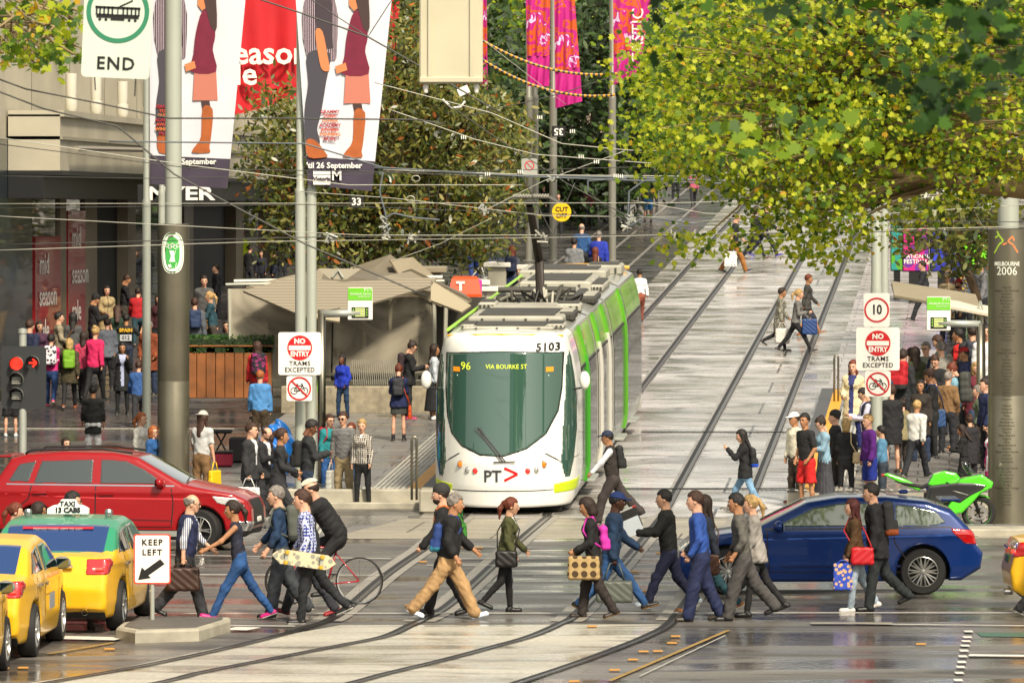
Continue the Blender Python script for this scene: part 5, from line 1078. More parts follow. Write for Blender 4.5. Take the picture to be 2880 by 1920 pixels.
for dy in (-.18, .18):
    b.tube([(-.75, 8.4 + dy, 5.32), (-.45, 8.4 + dy, 5.5), (.3, 8.4 + dy, 5.5), (.6, 8.4 + dy, 5.32)], .025, m_dgr, 6)
    for i in range(13): b.box((-.4 + i * .055, 8.4 + dy, 5.54), (.02, .06, .05), m_roofg)
b.box((-.08, 8.4, 5.4), (.25, .4, .06), m_dgr); b.build('collector_head', None, pan)
for y_ in (1.6, 4.4, 9.5, 14.8, 20): b = MB(); b.box((0, y_, .15), (2.1, 1.8, .26), m_under, bev=.02); b.build('bogie', None, TR)
for y_ in (4.6, 8.4, 14.0, 18.5): b = MB(); b.box((1.36, y_, .3), (.2, 1.3, .05), m_galv, bev=.01); b.build('door_step', None, TR)
# ---------------------------------------------------------------- green motorcycle, facing right
mo_ = G(2640, 1489); MO = empty('motorcycle', mo_, 0, 'lime green and black sports motorcycle parked beside the right pillar', 'motorcycle'); m_lime = mat('#4fd01e', .25, coat=1, key='lime')
for x in (-.7, .7):
    e = bpy.data.objects.new('wheel', None); COL.objects.link(e); e.parent = MO; e.location = (x, 0, .3)
    b = MB(); b.lathe([(.22, -.06), (.27, -.065), (.3, -.03), (.3, .03), (.27, .065), (.22, .06)], m_tyre, 36, axis='Y'); b.build('tyre', None, e, sharp=50)
    b = MB(); b.lathe([(.2, -.045), (.225, -.05), (.225, .05), (.2, .045)], m_blk, 36, axis='Y'); b.lathe([(.217, -.052), (.226, -.055), (.226, -.05)], m_lime, 36, axis='Y'); b.lathe([(.09, -.07), (.15, -.07), (.15, -.065), (.09, -.065), (.09, -.07)], m_chrome, 24, axis='Y')
    for i in range(5): a = i * 1.2566; b.tube([(0, 0, 0), (.21 * math.cos(a), 0, .21 * math.sin(a))], .014, m_blk)
    b.build('rim', None, e, sharp=50)
def panel(nm, pts, m, w=.16, par=MO, bulge=.05):
    px, pz_ = [p[0] for p in pts], [p[1] for p in pts]
    v, f = surf(lambda p: smax(polyd(p[:, 0], p[:, 2], pts), np.abs(p[:, 1]) - w, .05), [min(px) - .05, -w - .05, min(pz_) - .05], [max(px) + .05, w + .05, max(pz_) + .05], .02); return sobj(nm, [(v, f, m)], par)
panel('fuel_tank', [(-.2, .8), (-.1, .98), (.1, 1.04), (.3, 1.0), (.42, .86), (.35, .76), (-.1, .74)], m_lime, .15)
panel('fairing', [(.1, .86), (.42, .92), (.75, .98), (.95, .84), (.92, .74), (.72, .64), (.6, .5), (.4, .3), (.18, .26), (.1, .34), (.2, .5), (.2, .55), (.3, .7)], m_lime, .2)
panel('black_fairing', [(-.2, .78), (.3, .85), (.62, .84), (.86, .8), (.76, .7), (.56, .6), (.36, .46), (.2, .5), (.0, .44), (-.25, .5)], mat('#16181a', .3, coat=1), .212)
panel('engine', [(-.25, .66), (.2, .62), (.3, .38), (.05, .24), (-.3, .3)], mat('#2e2e2e', .4, .7), .15)
panel('seat', [(-.8, .86), (-.55, .84), (-.3, .78), (-.12, .84), (-.1, .78), (-.3, .72), (-.6, .78)], mat('#141414', .7), .13)
panel('tail_fairing', [(-.98, .97), (-.9, 1.0), (-.6, .9), (-.3, .74), (-.34, .68), (-.6, .78), (-.85, .9)], m_lime, .11)
panel('tail_light', [(-1.02, .98), (-.93, .99), (-.92, .93), (-1.0, .93)], m_tl, .07)
panel('windshield', [(.52, .97), (.62, 1.02), (.5, 1.18), (.4, 1.2), (.42, 1.1)], mat('#22282a', .1, coat=1), .12)
panel('front_mudguard', [(.45, .5), (.52, .6), (.68, .64), (.85, .6), (.95, .5), (.84, .57), (.68, .6), (.55, .56)], m_lime, .08)
b = MB()
for s in (-1, 1): b.tube([(.5, s * .1, .92), (.7, s * .1, .3)], .028, m_blk); b.tube([(.42, s * .12, .98), (.36, s * .36, .98)], .018, m_blk); b.tube([(.5, s * .15, 1.05), (.5, s * .36, 1.16)], .012, m_blk); b.box((.5, s * .38, 1.17), (.05, .1, .07), m_blk, bev=.02); b.tube([(-.1, s * .1, .42), (-.7, s * .1, .3)], .028, m_galv)
b.tube([(0, -.15, .3), (-.5, -.17, .34), (-.62, -.17, .42)], [.04, .06, .06], m_galv, 10); b.tube([(.15, -.2, .72), (.5, -.22, .62)], .008, m_galv); b.build('frame', None, MO, smooth=True)
t_ = text('Ninja', .1, m_white, (.62, -.222, .74), parent=MO) if False else None
# ---------------------------------------------------------------- bicycles
def bicycle(lab, loc, yaw, fc, grp=None, name='bicycle'):
    B = empty(name, loc, yaw, lab, 'bicycle', grp); mf = mat(fc, .3, coat=.8)
    for x in (-.51, .5):
        e = bpy.data.objects.new('wheel', None); COL.objects.link(e); e.parent = B; e.location = (x, 0, .34)
        b = MB(); b.lathe([(.325, -.012), (.34, 0), (.325, .012), (.315, 0), (.325, -.012)], m_tyre, 40, axis='Y'); b.build('tyre', None, e, smooth=True)
        b = MB(); b.lathe([(.3, -.01), (.318, -.012), (.318, .012), (.3, .01), (.3, -.01)], m_chrome, 40, axis='Y'); b.tube([(0, -.05, 0), (0, .05, 0)], .02, m_chrome)
        for i in range(16): a = i * math.pi / 8; b.tube([(0, .02 * (-1) ** i, 0), (.305 * math.cos(a), 0, .305 * math.sin(a))], .0022, m_chrome, 3)
        b.build('rim', None, e)
    b = MB(); bb, st, ht, hb_, rw, fw = (-.05, 0, .29), (-.19, 0, .8), (.31, 0, .84), (.34, 0, .7), (-.51, 0, .34), (.5, 0, .34)
    for p, q in ((bb, st), (st, ht), (bb, hb_), (ht, hb_)): b.tube([p, q], .016, mf)
    for s in (-1, 1):
        b.tube([(st[0] + .02, 0, st[2] - .06), (rw[0], s * .05, rw[2])], .009, mf); b.tube([bb, (rw[0], s * .05, rw[2])], .01, mf); b.tube([(hb_[0], s * .03, hb_[2]), (fw[0], s * .04, fw[2])], .011, mf)
    b.build('frame', None, B, smooth=True)
    b = MB(); b.tube([ht, (.3, 0, .95), (.36, 0, .97)], .012, m_blk); b.tube([(.36, -.22, .97), (.36, .22, .97)], .012, m_blk)
    for s in (-1, 1): b.tube([(.36, s * .21, .97), (.45, s * .21, .96), (.45, s * .21, .88)], .013, m_blk)
    b.build('handlebar', None, B); b = MB(); b.tube([st, (-.21, 0, .92)], .012, m_blk); b.box((-.22, 0, .94), (.26, .12, .04), m_blk, bev=.018); b.build('saddle', None, B)
    b = MB(); b.lathe([(.0, -.05), (.09, -.05), (.09, -.045), (0, -.045)], m_galv, 20, bb, 'Y'); b.tube([(bb[0], -.06, bb[2]), (bb[0] + .1, -.06, bb[2] - .14)], .01, m_galv); b.box((bb[0] + .1, -.1, bb[2] - .15), (.09, .08, .02), m_blk); b.tube([(bb[0], .06, bb[2]), (bb[0] - .1, .06, bb[2] + .14)], .01, m_galv); b.box((bb[0] - .1, .1, bb[2] + .15), (.09, .08, .02), m_blk); b.build('crank', None, B)
    return B
bike = bicycle('red racing bicycle ridden by the helmeted cyclist', (-(1440 - 910) * 80.9 / F, 80.9, 0), R(180), '#a8182a')
for i, (x, y, fc, a) in enumerate(((1368, 812, '#e9e9ea', 20), (1405, 802, '#274a86', 160))): bicycle(('white' if i == 0 else 'blue') + ' bicycle parked at the hoops beside the perforated bins', G(x, y), R(a), fc)
# ---------------------------------------------------------------- buildings
FO = -23.05                                        # the left shopfront line
def fq(Y, z, o=0.0): return Vector((TD * Y + FO + o, Y, z))     # z absolute
m_bwall = mat('#b3ad9a', .75, 0, .15, 6, .12, .5, key='cream_panel'); m_stone = mat('#6f6553', .45, 0, .1, 8, .22, .7, key='brown_stone'); m_dtile = mat('#1d2a30', .3, 0, .05, 8, .25, .5, coat=.4, key='dark_tile'); m_door_shade = mat('#08090a', .6, key='doorway_shade'); m_shopg = glass('#181a18', .06, 'shop_glass')
BL = empty('department_store', fq(137, 2), 0, 'cream and brown stone department store with an awning along the left of the mall', 'building'); BLo = BL.location.copy()
def fbox(nm, Ya, Yb, z0, z1, m, o0=-.4, o1=0.0, par=None, build=True):
    b = MB(); L = BLo; zs0, zs1 = (z0, z0) if not isinstance(z0, tuple) else z0, z1
    q = lambda Y, z, o: fq(Y, z, o) - L
    vs = [q(Ya, zs0[0], o0), q(Ya, zs0[0], o1), q(Yb, zs0[1], o1), q(Yb, zs0[1], o0), q(Ya, z1, o0), q(Ya, z1, o1), q(Yb, z1, o1), q(Yb, z1, o0)]
    b.add(vs, [(0, 1, 5, 4), (1, 2, 6, 5), (2, 3, 7, 6), (3, 0, 4, 7), (4, 5, 6, 7), (0, 3, 2, 1)]); return b.build(nm, m, par or BL)
zb = lambda Y: zz(Y) - .1
fbox('wall', 100, 139.6, (0, 1.4), 7.3, m_dtile, -.5, .25)
fbox('wall', 100, 139.6, 7.3, 24, m_bwall, -.5, .2)
for (a, c, nm, m, o) in ((139.6, 141, 'pier', m_stone, 0), (145.2, 146.2, 'pier', m_stone, .05), (149.3, 151.4, 'pier', m_stone, .05), (151.4, 157, 'doorway', m_door_shade, -.25), (157, 158.5, 'pier', m_stone, .05), (158.5, 168, 'shop_window', m_shopg, -.3), (168, 170, 'pier', m_stone, .1), (170, 180, 'doorway', m_door_shade, -.25), (180, 182, 'pier', m_stone, .1), (182, 192, 'shop_window', m_shopg, -.3), (192, 195, 'pier', m_stone, .1), (195, 230, 'shop_window', m_shopg, -.3), (230, 260, 'wall', m_stone, 0)):  # doorways are solid near-black blocks, interior shade put into their colour
    fbox(nm, a, c, (zb(a), zb(c)), 6.4, m, -.5, o)
for a, c in ((141, 145.2), (146.2, 149.3)): fbox('shop_window', a, c, (zb(a), zb(c)), 6.4, m_shopg, -.5, -.02)
fbox('fascia', 139.6, 260, 6.4, 7.0, m_stone, -.5, .12)
fbox('wall', 139.6, 260, 7.0, 26, m_bwall, -.5, 0)
# cladding joints, awning, lamps
b = MB()
for Y in range(105, 258, 6): b.box(fq(Y, 14, .2 if Y < 139.6 else 0) - BLo, (.02, .06, 13), mat('#6b6759', .8))
for z in (9.5, 12.5, 16): b.add([fq(100, z, .21) - BLo, fq(139, z, .21) - BLo, fq(139, z + .05, .21) - BLo, fq(100, z + .05, .21) - BLo], [(0, 1, 2, 3)], mat('#6b6759', .8)); b.add([fq(140, z, .01) - BLo, fq(259, z, .01) - BLo, fq(259, z + .05, .01) - BLo, fq(140, z + .05, .01) - BLo], [(0, 1, 2, 3)], mat('#6b6759', .8))
b.build('panel_joint', None, BL)
m_aw = mat('#a8a28f', .6, 0, .1, 6, .16, .6, key='awning_cream'); aw = fbox('awning', 136, 215, 6.55, 7.9, m_aw, 0.26, 1.5)
for (z0, z1, o, m) in ((7.85, 8.0, 1.6, m_aw), (7.3, 7.38, 1.56, mat('#8f8a78', .6)), (6.45, 6.56, 1.55, m_blk), (5.9, 6.46, 1.1, mat('#111314', .4))): fbox('awning_edge', 136, 215, z0, z1, m, .26, o, BL)
for i, Y in enumerate((139, 143, 147.5, 152, 158, 165)):
    b = MB(); p = fq(Y, 8.0, 1.3) - BLo; b.lathe([(.1, 0), (.16, .1), (.16, .35), (.12, .36), (.14, .45), (.14, .95), (0, .95)], mat('#c9c6b8', .4, key='lamp_white'), 14, p); b.tube([p, p + Vector((0, 0, -.1))], .05, m_galv); b.build('floodlight', None, BL, sharp=40)
for Y in (143, 150, 158, 168): b = MB(); p = fq(Y, 10.6) - BLo; b.tube([p, p + Vector((1.6, 0, 1.3))], .07, m_galv, 10); b.box(p + Vector((.05, 0, 0)), (.06, .3, .9), m_galv); b.build('awning_strut', None, BL)
b = MB(); b.tube([fq(137, 7.1, 1.75) - BLo, fq(165, 7.3, 1.75) - BLo], .07, mat('#8c8577', .5)); b.build('pipe', None, BL)
# posters facing the mall
def facet_text(body, Y, z, sz, m, par, stretch): # lettering lying in the facade plane
    return text(body, sz, m, (0, -.012, 0), parent=par, M=Matrix.Translation(fq(Y, z, .0)) @ Matrix.Rotation(math.atan2(1, TD), 4, 'Z') @ Matrix.Diagonal((stretch, 1, 1, 1)), bold=.004, align='LEFT')
m_post = mat('#8e121b', .35, coat=.4, key='poster_red')
for Ya, Yb, z0, z1, lab, zs in ((141.1, 145.1, 2.0, 4.95, 'red mid season sale poster in the window beside the dark tiled wall', (4.25, 3.45, 2.6)), (146.3, 149.2, 2.3, 5.6, 'red mid season sale poster next to the doorway, deeper into the street', (4.9, 3.95, 3.0))):
    o = empty('sale_poster', (0, 0, 0), 0, lab, 'poster'); b = MB(); L0 = BLo; b.add([fq(Ya, z0, .08), fq(Yb, z0, .08), fq(Yb, z1, .08), fq(Ya, z1, .08), fq(Ya, z0, 0), fq(Yb, z0, 0), fq(Yb, z1, 0), fq(Ya, z1, 0)], [(0, 1, 2, 3), (4, 7, 6, 5), (0, 4, 5, 1), (3, 2, 6, 7), (1, 5, 6, 2), (0, 3, 7, 4)], m_post); b.build('panel', None, o)
    for s, z in zip(('mid', 'season', 'sale'), zs):
        t_ = facet_text(s, Ya + .45, z, .75, m_white, o, 1.35); t_.location = (.1, 0, 0)
# hanging shop sign
r, w, h = sign_at('shop_sign', 'dark hanging sign with white capitals MYER under the awning', 386, 520, 632, 572, 133, 'sign'); b = MB(); b.box((0, 0, 0), (w, .2, h), m_blk, bev=.02); b.build('sign_box', None, r)
text('MYER', h * 1.0, m_white, (0, -.115, -.0), parent=r, bold=.012, sx=1.45)
# far side and end of the street: buildings that close the view
def block(name, lab, x, y, w, d, h, m, cols, rows, wm=None):
    r = empty(name, (x, y, zz(y) - 1), 0, lab, 'building'); b = MB(); b.box((0, 0, h / 2), (w, d, h), m); b.box((0, 0, h), (w + .8, d + .8, .5), m); b.build('wall', None, r)
    for i in range(cols):
        for j in range(rows):
            q = MB(); q.box((-w / 2 + (i + .5) * w / cols, -d / 2 - .02, 3 + (j + .5) * (h - 4) / rows), (w / cols * .55, .08, (h - 4) / rows * .6), wm or m_shopg); q.build('window', None, r)
block('office_building', 'pale office building closing the end of the street behind the plane tree', 40, 372, 34, 14, 21, mat('#c9c4bb', .7, 0, .1, 2, .1, .2), 7, 6)
block('brick_building', 'brown building behind the far trees at the top centre', 4, 352, 26, 12, 19, mat('#8c7f70', .7, 0, .1, 2, .1, .2), 6, 5)
block('corner_building', 'grey building beyond the trees on the right side of the hill', 68, 340, 22, 30, 20, mat('#a39d97', .7, 0, .1, 2, .1, .2), 4, 6)
block('reflection_tower', 'unseen pale tower added behind the camera for the tram windscreen reflection', -3.5, -40, 9, 12, 70, mat('#e3e6dc', .7, 0, .1, 2, .08, .2), 5, 10, mat('#aebbb4', .3))  # out of view; put in so its pale front mirrors in the tram windscreen
block('reflection_tower', 'unseen greenish tower added behind the camera to the right for the same reflection', 7.5, -46, 12, 12, 60, mat('#3f6355', .7, 0, .1, 2, .08, .2), 3, 12)  # out of view neighbour, put in for the darker green part of that reflection
b = MB(); b.box((0, 0, 0), (18, 40, 26)); o = b.build('side_building', mat('#8f8a80', .7, 0, .1, 2, .15, .2), None, loc=(34, 135, 13)); tag(o, 'long grey building along the right side of the mall outside the frame', 'building')
b = MB(); b.box((0, 0, 0), (60, 14, 22)); o = b.build('side_building', mat('#8a7f70', .7, 0, .1, 2, .15, .2), None, loc=(-62, 112, 11)); tag(o, 'brown corner building left of the picture at the intersection', 'building')
# ---------------------------------------------------------------- banners
def cloth(name, corners, m, folds=.05, nx=24, nz=30, par=None, nf=3.0, th=.006):
    """hanging cloth from four corner points (tl, tr, br, bl)"""
    tl, tr, br, bl = [Vector(c) for c in corners]; b = MB(); vs = []
    for s in (0, 1):
        for j in range(nz + 1):
            for i in range(nx + 1):
                u, v = i / nx, j / nz; p = tl.lerp(tr, u).lerp(bl.lerp(br, u), v); p.y += folds * math.sin(u * nf * 6.28 + v * 2.2) * (.3 + v * .7) + folds * .5 * math.sin(u * 11 + v * 5) + s * th; vs.append(p)
    n = (nx + 1) * (nz + 1); fs = []
    for s in (0, 1):
        for j in range(nz):
            for i in range(nx): a = s * n + j * (nx + 1) + i; fs.append((a, a + 1, a + nx + 2, a + nx + 1) if s == 0 else (a, a + nx + 1, a + nx + 2, a + 1))
    b.add(vs, fs, m); return b.build(name, None, par, smooth=True)
def pmat(name, fn):
    m = bpy.data.materials.new(name); m.use_nodes = True; b = m.node_tree.nodes['Principled BSDF']; b.inputs['Roughness'].default_value = .75; fn(m.node_tree, b); return m
def couple(root, x0, y0, sx, sy, Y, parts='both'):
    """flat printed figures: polygons in banner units (0..1 across, 0..1 down) mapped to photograph pixels"""
    def poly(nm, pts, m, dy):
        pts = [tuple(p) for p in smooth_path(pts[-1:] + pts + pts[:2], 3)][3:-4] if len(pts) > 4 and 'face' not in nm else pts
        b = MB(); q = [P(x0 + u * sx, y0 + v * sy, Y - dy) - root.location for u, v in pts]; b.add(q + [p + Vector((0, .004, 0)) for p in q], [tuple(range(len(q))), tuple(range(2 * len(q) - 1, len(q) - 1, -1))], m); b.build(nm, None, root)
    sk, dk = mat('#c77a4c', .7), mat('#3f3d46', .75); ml = pattern('plaid', '#6b3444', '#b9a9b0', 9, '#3b2a3a'); ve = mat('#3a3138', .75); mj = mat('#6d1230', .75, 0, .2, 12, .15, 4); msk = pattern('dots', '#b8705f', '#8e4b40', 16); bt_ = mat('#a0521f', .65, 0, .2, 12, .15, 5); hr_ = mat('#3d2a28', .7)
    if parts != 'right':
        poly('printed_shirt', [(.1, 0), (.44, 0), (.46, .28), (.4, .33), (.12, .3)], ml, .02); poly('printed_vest', [(.22, .0), (.4, 0), (.42, .26), (.24, .27)], ve, .03); poly('printed_arm', [(.22, .17), (.3, .17), (.36, .31), (.38, .38), (.3, .38), (.26, .32)], sk, .04)
        poly('printed_trousers', [(.13, .29), (.38, .29), (.34, .45), (.28, .62), (.24, .7), (.27, .78), (.12, .78), (.1, .6), (.14, .45)], dk, .025); poly('printed_shoe', [(.12, .76), (.22, .76), (.34, .83), (.34, .85), (.14, .85)], bt_, .03)
    if parts != 'left':
        poly('printed_hair', [(.66, -.06), (.8, -.06), (.83, .15), (.77, .16), (.72, .09)], hr_, .035); poly('printed_face', [(.6, -.06), (.69, -.06), (.7, .045), (.65, .06), (.6, .03)], sk, .03); poly('printed_jacket', [(.66, .06), (.78, .09), (.81, .2), (.78, .28), (.82, .4), (.52, .4), (.55, .3), (.58, .18)], mj, .03); poly('printed_hand', [(.44, .36), (.56, .34), (.58, .38), (.46, .4)], sk, .04)
        poly('printed_skirt', [(.56, .4), (.82, .4), (.84, .56), (.54, .56)], msk, .025); poly('printed_leg', [(.64, .56), (.74, .56), (.76, .62), (.66, .62)], hr_, .024); poly('printed_boot', [(.66, .6), (.78, .61), (.76, .76), (.74, .82), (.74, .85), (.54, .85), (.56, .82), (.64, .76)], bt_, .03)
m_ban = mat('#ccccd4', .7, 0, .15, 3, .05, 1.5, key='banner_white'); m_bd = mat('#3a3242', .75, 0, .15, 3, .1, 2, key='banner_plum'); m_mag = mat('#b3147a', .65, 0, .15, 3, .18, 1.2, key='banner_magenta'); m_rc = mat('#b81522', .7, 0, .1, 3, .1, 1, key='banner_red')
def ad_banner(lab, tl, tr, br, bl, Y, part, tx, dates):
    r = empty('street_banner', P(bl[0], bl[1], Y), 0, lab, 'banner'); L = r.location; q = lambda p: P(p[0], p[1], Y) - L
    v = .86; ml_, mr_ = (tl[0] + (bl[0] - tl[0]) * v, tl[1] + (bl[1] - tl[1]) * v), (tr[0] + (br[0] - tr[0]) * v, tr[1] + (br[1] - tr[1]) * v)
    cloth('cloth', [q(tl), q(tr), q(mr_), q(ml_)], m_ban, .012, par=r, nf=2); cloth('lower_panel', [q(ml_), q(mr_), q(br), q(bl)], m_bd, .012, nz=8, par=r, nf=2)
    couple(r, *part)
    for i, s in enumerate(('GRAMMY', 'TONY', 'OLIVIER', 'ACADEMY', 'AWARD-', 'WINNING', 'MUSIC')):
        if tx: text(s, .085, mat(('#a01828', '#c04020', '#d0702a')[i % 3], .6), tuple(P(tx[0], tx[1] + i * 12.7, Y - .05) - L), parent=r, bold=.003)
    for s, sz, x, y, m in dates: text(s, sz, m, tuple(P(x, y, Y - .05) - L), parent=r, bold=.004)
    return r
mw = m_white
ad_banner('white banner with a printed couple between the two pale poles left of the shelter', (828, -60), (1108, -60), (1046, 538), (866, 520), 106.2, (832, 0, 250, 520, 106.2, 'both'), (928, 315), (("'til 26 September", .15, 940, 466, mw), ('Victoria', .1, 905, 503, m_bd), ('M', .26, 947, 495, mw)))
b = MB(); p = P(905, 500, 106.17); b.box(p, (.32, .008, .26), mw); o = b.build('logo_panel', None, None); o.parent = bpy.data.objects['street_banner']; o.location = -bpy.data.objects['street_banner'].location
ad_banner('white banner with a printed couple half hidden by the grey pillar mast at the left', (420, -60), (696, -60), (640, 530), (422, 518), 108.5, (415, 0, 235, 505, 108.5, 'both'), (465, 300), (("26 September", .15, 545, 455, mw),))
r = empty('sale_banner', P(700, 325, 176), 0, 'large red cloth sale banner hanging behind the two white banners', 'banner'); L = r.location; q = lambda x, y: P(x, y, 176) - L
cloth('cloth', [q(560, -80), q(930, -80), q(930, 250), q(640, 330)], m_rc, .12, par=r, nf=4); text('season', 1.0, mw, tuple(P(745, 152, 175.6) - L), parent=r, bold=.02); text('sale', 1.0, mw, tuple(P(655, 210, 175.6) - L), parent=r, bold=.02)
r = empty('sale_banner', P(1110, 60, 190), 0, 'narrow red cloth banner right of the white banner, above the bushy tree', 'banner'); L = r.location; cloth('cloth', [P(1060, -80, 176) - L, P(1125, -80, 176) - L, P(1120, 190, 176) - L, P(1070, 160, 176) - L], m_rc, .06, par=r)
fm = pmat('printed_faces', lambda t, b: None)
def face_mat():
    m = bpy.data.materials.new('banner_print'); m.use_nodes = True; t = m.node_tree; b = t.nodes['Principled BSDF']; b.inputs['Roughness'].default_value = .7
    tc = t.nodes.new('ShaderNodeTexCoord'); n = t.nodes.new('ShaderNodeTexNoise'); n.inputs['Scale'].default_value = 1.7; n.inputs['Detail'].default_value = 2; n.inputs['Distortion'].default_value = 1.2; cr = t.nodes.new('ShaderNodeValToRGB'); cr.color_ramp.interpolation = 'CONSTANT'
    for e, (p_, c_) in zip([cr.color_ramp.elements[0], cr.color_ramp.elements[1]] + [cr.color_ramp.elements.new(.5) for _ in range(4)], ((0, '#b3147a'), (.42, '#3b1d58'), (.47, '#c4521a'), (.55, '#b3147a'), (.62, '#d9bfe0'), (.66, '#a3126c'))): e.position = p_; e.color = hexc(c_)
    t.links.new(tc.outputs['Object'], n.inputs['Vector']); t.links.new(n.outputs[0], cr.inputs[0]); t.links.new(cr.outputs[0], b.inputs['Base Color']); return m
m_fm = face_mat()
for tl, tr, br, bl, Y, lab in (((1478, -60), (1548, -60), (1545, 243), (1484, 243), 190, 'magenta printed banner on the paired grey poles'), ((1558, -60), (1612, -60), (1638, 285), (1562, 305), 190, 'longest magenta printed banner right of the single grey pole'), ((1724, -60), (1842, -60), (1800, 200), (1726, 240), 188, 'magenta printed banner partly covered by the plane tree leaves'), ((1345, -60), (1368, -60), (1372, 250), (1352, 240), 185, 'narrow magenta banner behind the cream hanging sign')):
    r = empty('street_banner', P(bl[0], bl[1], Y), 0, lab, 'banner'); L = r.location; q = lambda p: P(p[0], p[1], Y) - L
    md = lambda a, c, v: (a[0] + (c[0] - a[0]) * v, a[1] + (c[1] - a[1]) * v)
    cloth('cloth', [q(tl), q(tr), q(md(tr, br, .72)), q(md(tl, bl, .72))], m_fm, .06, par=r); cloth('lower_panel', [q(md(tl, bl, .72)), q(md(tr, br, .72)), q(br), q(bl)], m_mag, .06, nz=10, par=r)
    if tl[0] == 1724: t_ = text('TASTIC', .55, mw, tuple(P(1795, 100, Y - .15) - L), parent=r, M=None); t_.rotation_euler = (0, R(90), 0) if False else (0, 0, 0); t_.data.transform(Matrix.Translation(P(1795, 100, Y - .15) - L) @ Matrix.Rotation(R(-90), 4, 'Y') @ Matrix.Translation(-(P(1795, 100, Y - .15) - L)))
# ---------------------------------------------------------------- shelters and street furniture on the left platform
m_rf = mat('#8c826d', .5, .1, .1, 8, .1, 1, key='roof_tan'); m_rd = mat('#6f6757', .5, .1, .1, 8, .1, 1, key='roof_brown'); m_frame = mat('#b9b7a8', .4, .3, key='frame_alu')
def clear_mat():
    m = bpy.data.materials.new('clear_plastic'); m.use_nodes = True; t = m.node_tree; b = t.nodes['Principled BSDF']; out = t.nodes['Material Output']
    b.inputs['Base Color'].default_value = hexc('#c6bda8'); b.inputs['Roughness'].default_value = .15; b.inputs['Specular IOR Level'].default_value = .8
    tr = t.nodes.new('ShaderNodeBsdfTransparent'); tr.inputs[0].default_value = hexc('#d8d4c6'); mx = t.nodes.new('ShaderNodeMixShader'); n = t.nodes.new('ShaderNodeTexNoise'); n.inputs['Scale'].default_value = 1.4; n.inputs['Distortion'].default_value = 2
    r = t.nodes.new('ShaderNodeMapRange'); r.inputs[1].default_value = .4; r.inputs[2].default_value = .7; r.inputs[3].default_value = .3; r.inputs[4].default_value = .68
    t.links.new(n.outputs[0], r.inputs[0]); t.links.new(r.outputs[0], mx.inputs[0]); t.links.new(tr.outputs[0], mx.inputs[1]); t.links.new(b.outputs[0], mx.inputs[2]); t.links.new(mx.outputs[0], out.inputs[0])
    n2 = t.nodes.new('ShaderNodeTexWave'); n2.inputs['Scale'].default_value = 3; n2.inputs['Distortion'].default_value = 6; bp = t.nodes.new('ShaderNodeBump'); bp.inputs['Strength'].default_value = .3; t.links.new(n2.outputs[0], bp.inputs['Height']); t.links.new(bp.outputs[0], b.inputs['Normal']); return m
m_clear = clear_mat()
def slab(nm, pts, th, m, par):   # thin roof panel from four points
    pts = [Vector(p) for p in pts]; n = (pts[1] - pts[0]).cross(pts[2] - pts[0]).normalized() * th; b = MB(); b.loft([pts, [p + n for p in pts]], m); return b.build(nm, None, par)
def shelter(lab, Y, xl, xr, yeave, ytip, yb, flip=False, depth=3.2):
    g = Vector((((xl + xr) / 2 - CX) * Y / F, Y, zz(Y) + PH)); r = empty('tram_shelter', g, 0, lab, 'shelter'); q = lambda x, y, dy=0: P(x, y, Y) - g + Vector((0, dy, 0))
    return r, g, q
r, g, q = shelter('tram shelter with folded slatted roofs and clear plastic walls left of the tram', 128, 645, 1290, 800, 750, 1100); H = lambda z: Vector((0, 0, z))
for a, c, d, e_, m in ((q(690, 812), q(870, 880), q(900, 765, 3), q(800, 785, 3), m_rf), (q(870, 880), q(1100, 800), q(1130, 780, 2.5), q(900, 765, 3), m_rd), (q(1060, 780), q(1240, 862), q(1325, 850), q(1150, 765, 2), m_rf), (q(1150, 765, 2), q(1325, 850, 0), q(1300, 838, 3), q(1120, 775, 3), m_rd)): slab('roof_panel', [a, c, d, e_], .06, m, r)
m_r1 = pattern('stripe', '#8c8473', '#776f60', 5); m_r2 = mat('#a0967f', .5)
for pts, m in (([(688, 816), (833, 775), (965, 792), (962, 862), (857, 884)], m_r1), ([(962, 862), (965, 792), (1229, 779), (1216, 802), (1060, 846), (962, 876)], m_r1), ([(1212, 788), (1232, 798), (1326, 856), (1300, 874), (1214, 842)], m_r2), ([(857, 884), (962, 866), (962, 900)], m_r2)): slab('roof_panel', [q(x, y, -.9 + (830 - y) * .012) for x, y in pts], .05, m, r)
slab('roof_panel', [q(980, 755, 4), q(1085, 720, 5), q(1150, 775, 5), q(1000, 790, 4)], .05, m_rd, r); slab('roof_panel', [q(1085, 735, 4.5), q(1150, 728, 5), q(1215, 785, 5), q(1120, 790, 4)], .05, m_rf, r)
b = MB(); b.tube([q(635, 800), q(1250, 790)], .03, m_frame); b.build('roof_beam', None, r); b = MB(); b.tube([q(640, 797, 3), q(1240, 785, 3)], .06, m_frame); b.build('roof_beam', None, r)
slab('roof_fan', [q(893, 755, -.1), q(930, 785, -.1), q(975, 785, -.1), q(1018, 755, -.1)], .08, mat('#a39c8a', .5), r); b = MB(); b.tube([q(935, 780, -.2), q(952, 760, -.2), q(965, 780, -.2)], .03, m_galv); b.build('bracket', None, r)
for (x0, y0), (x1, y1) in (((645, 812), (650, 1075)), ((1255, 815), (1250, 1050)), ((1220, 800), (1222, 1040))): b = MB(); b.tube([q(x0, y0), q(x1, y1)], .05, m_frame); b.build('corner_post', None, r)
for a in ((q(650, 812), q(935, 812), q(930, 1090), q(652, 1098)), (q(940, 812), q(1215, 815), q(1215, 1055), q(935, 1060))): b = MB(); b.add(list(a), [(0, 1, 2, 3)], m_clear); b.build('clear_wall', None, r)
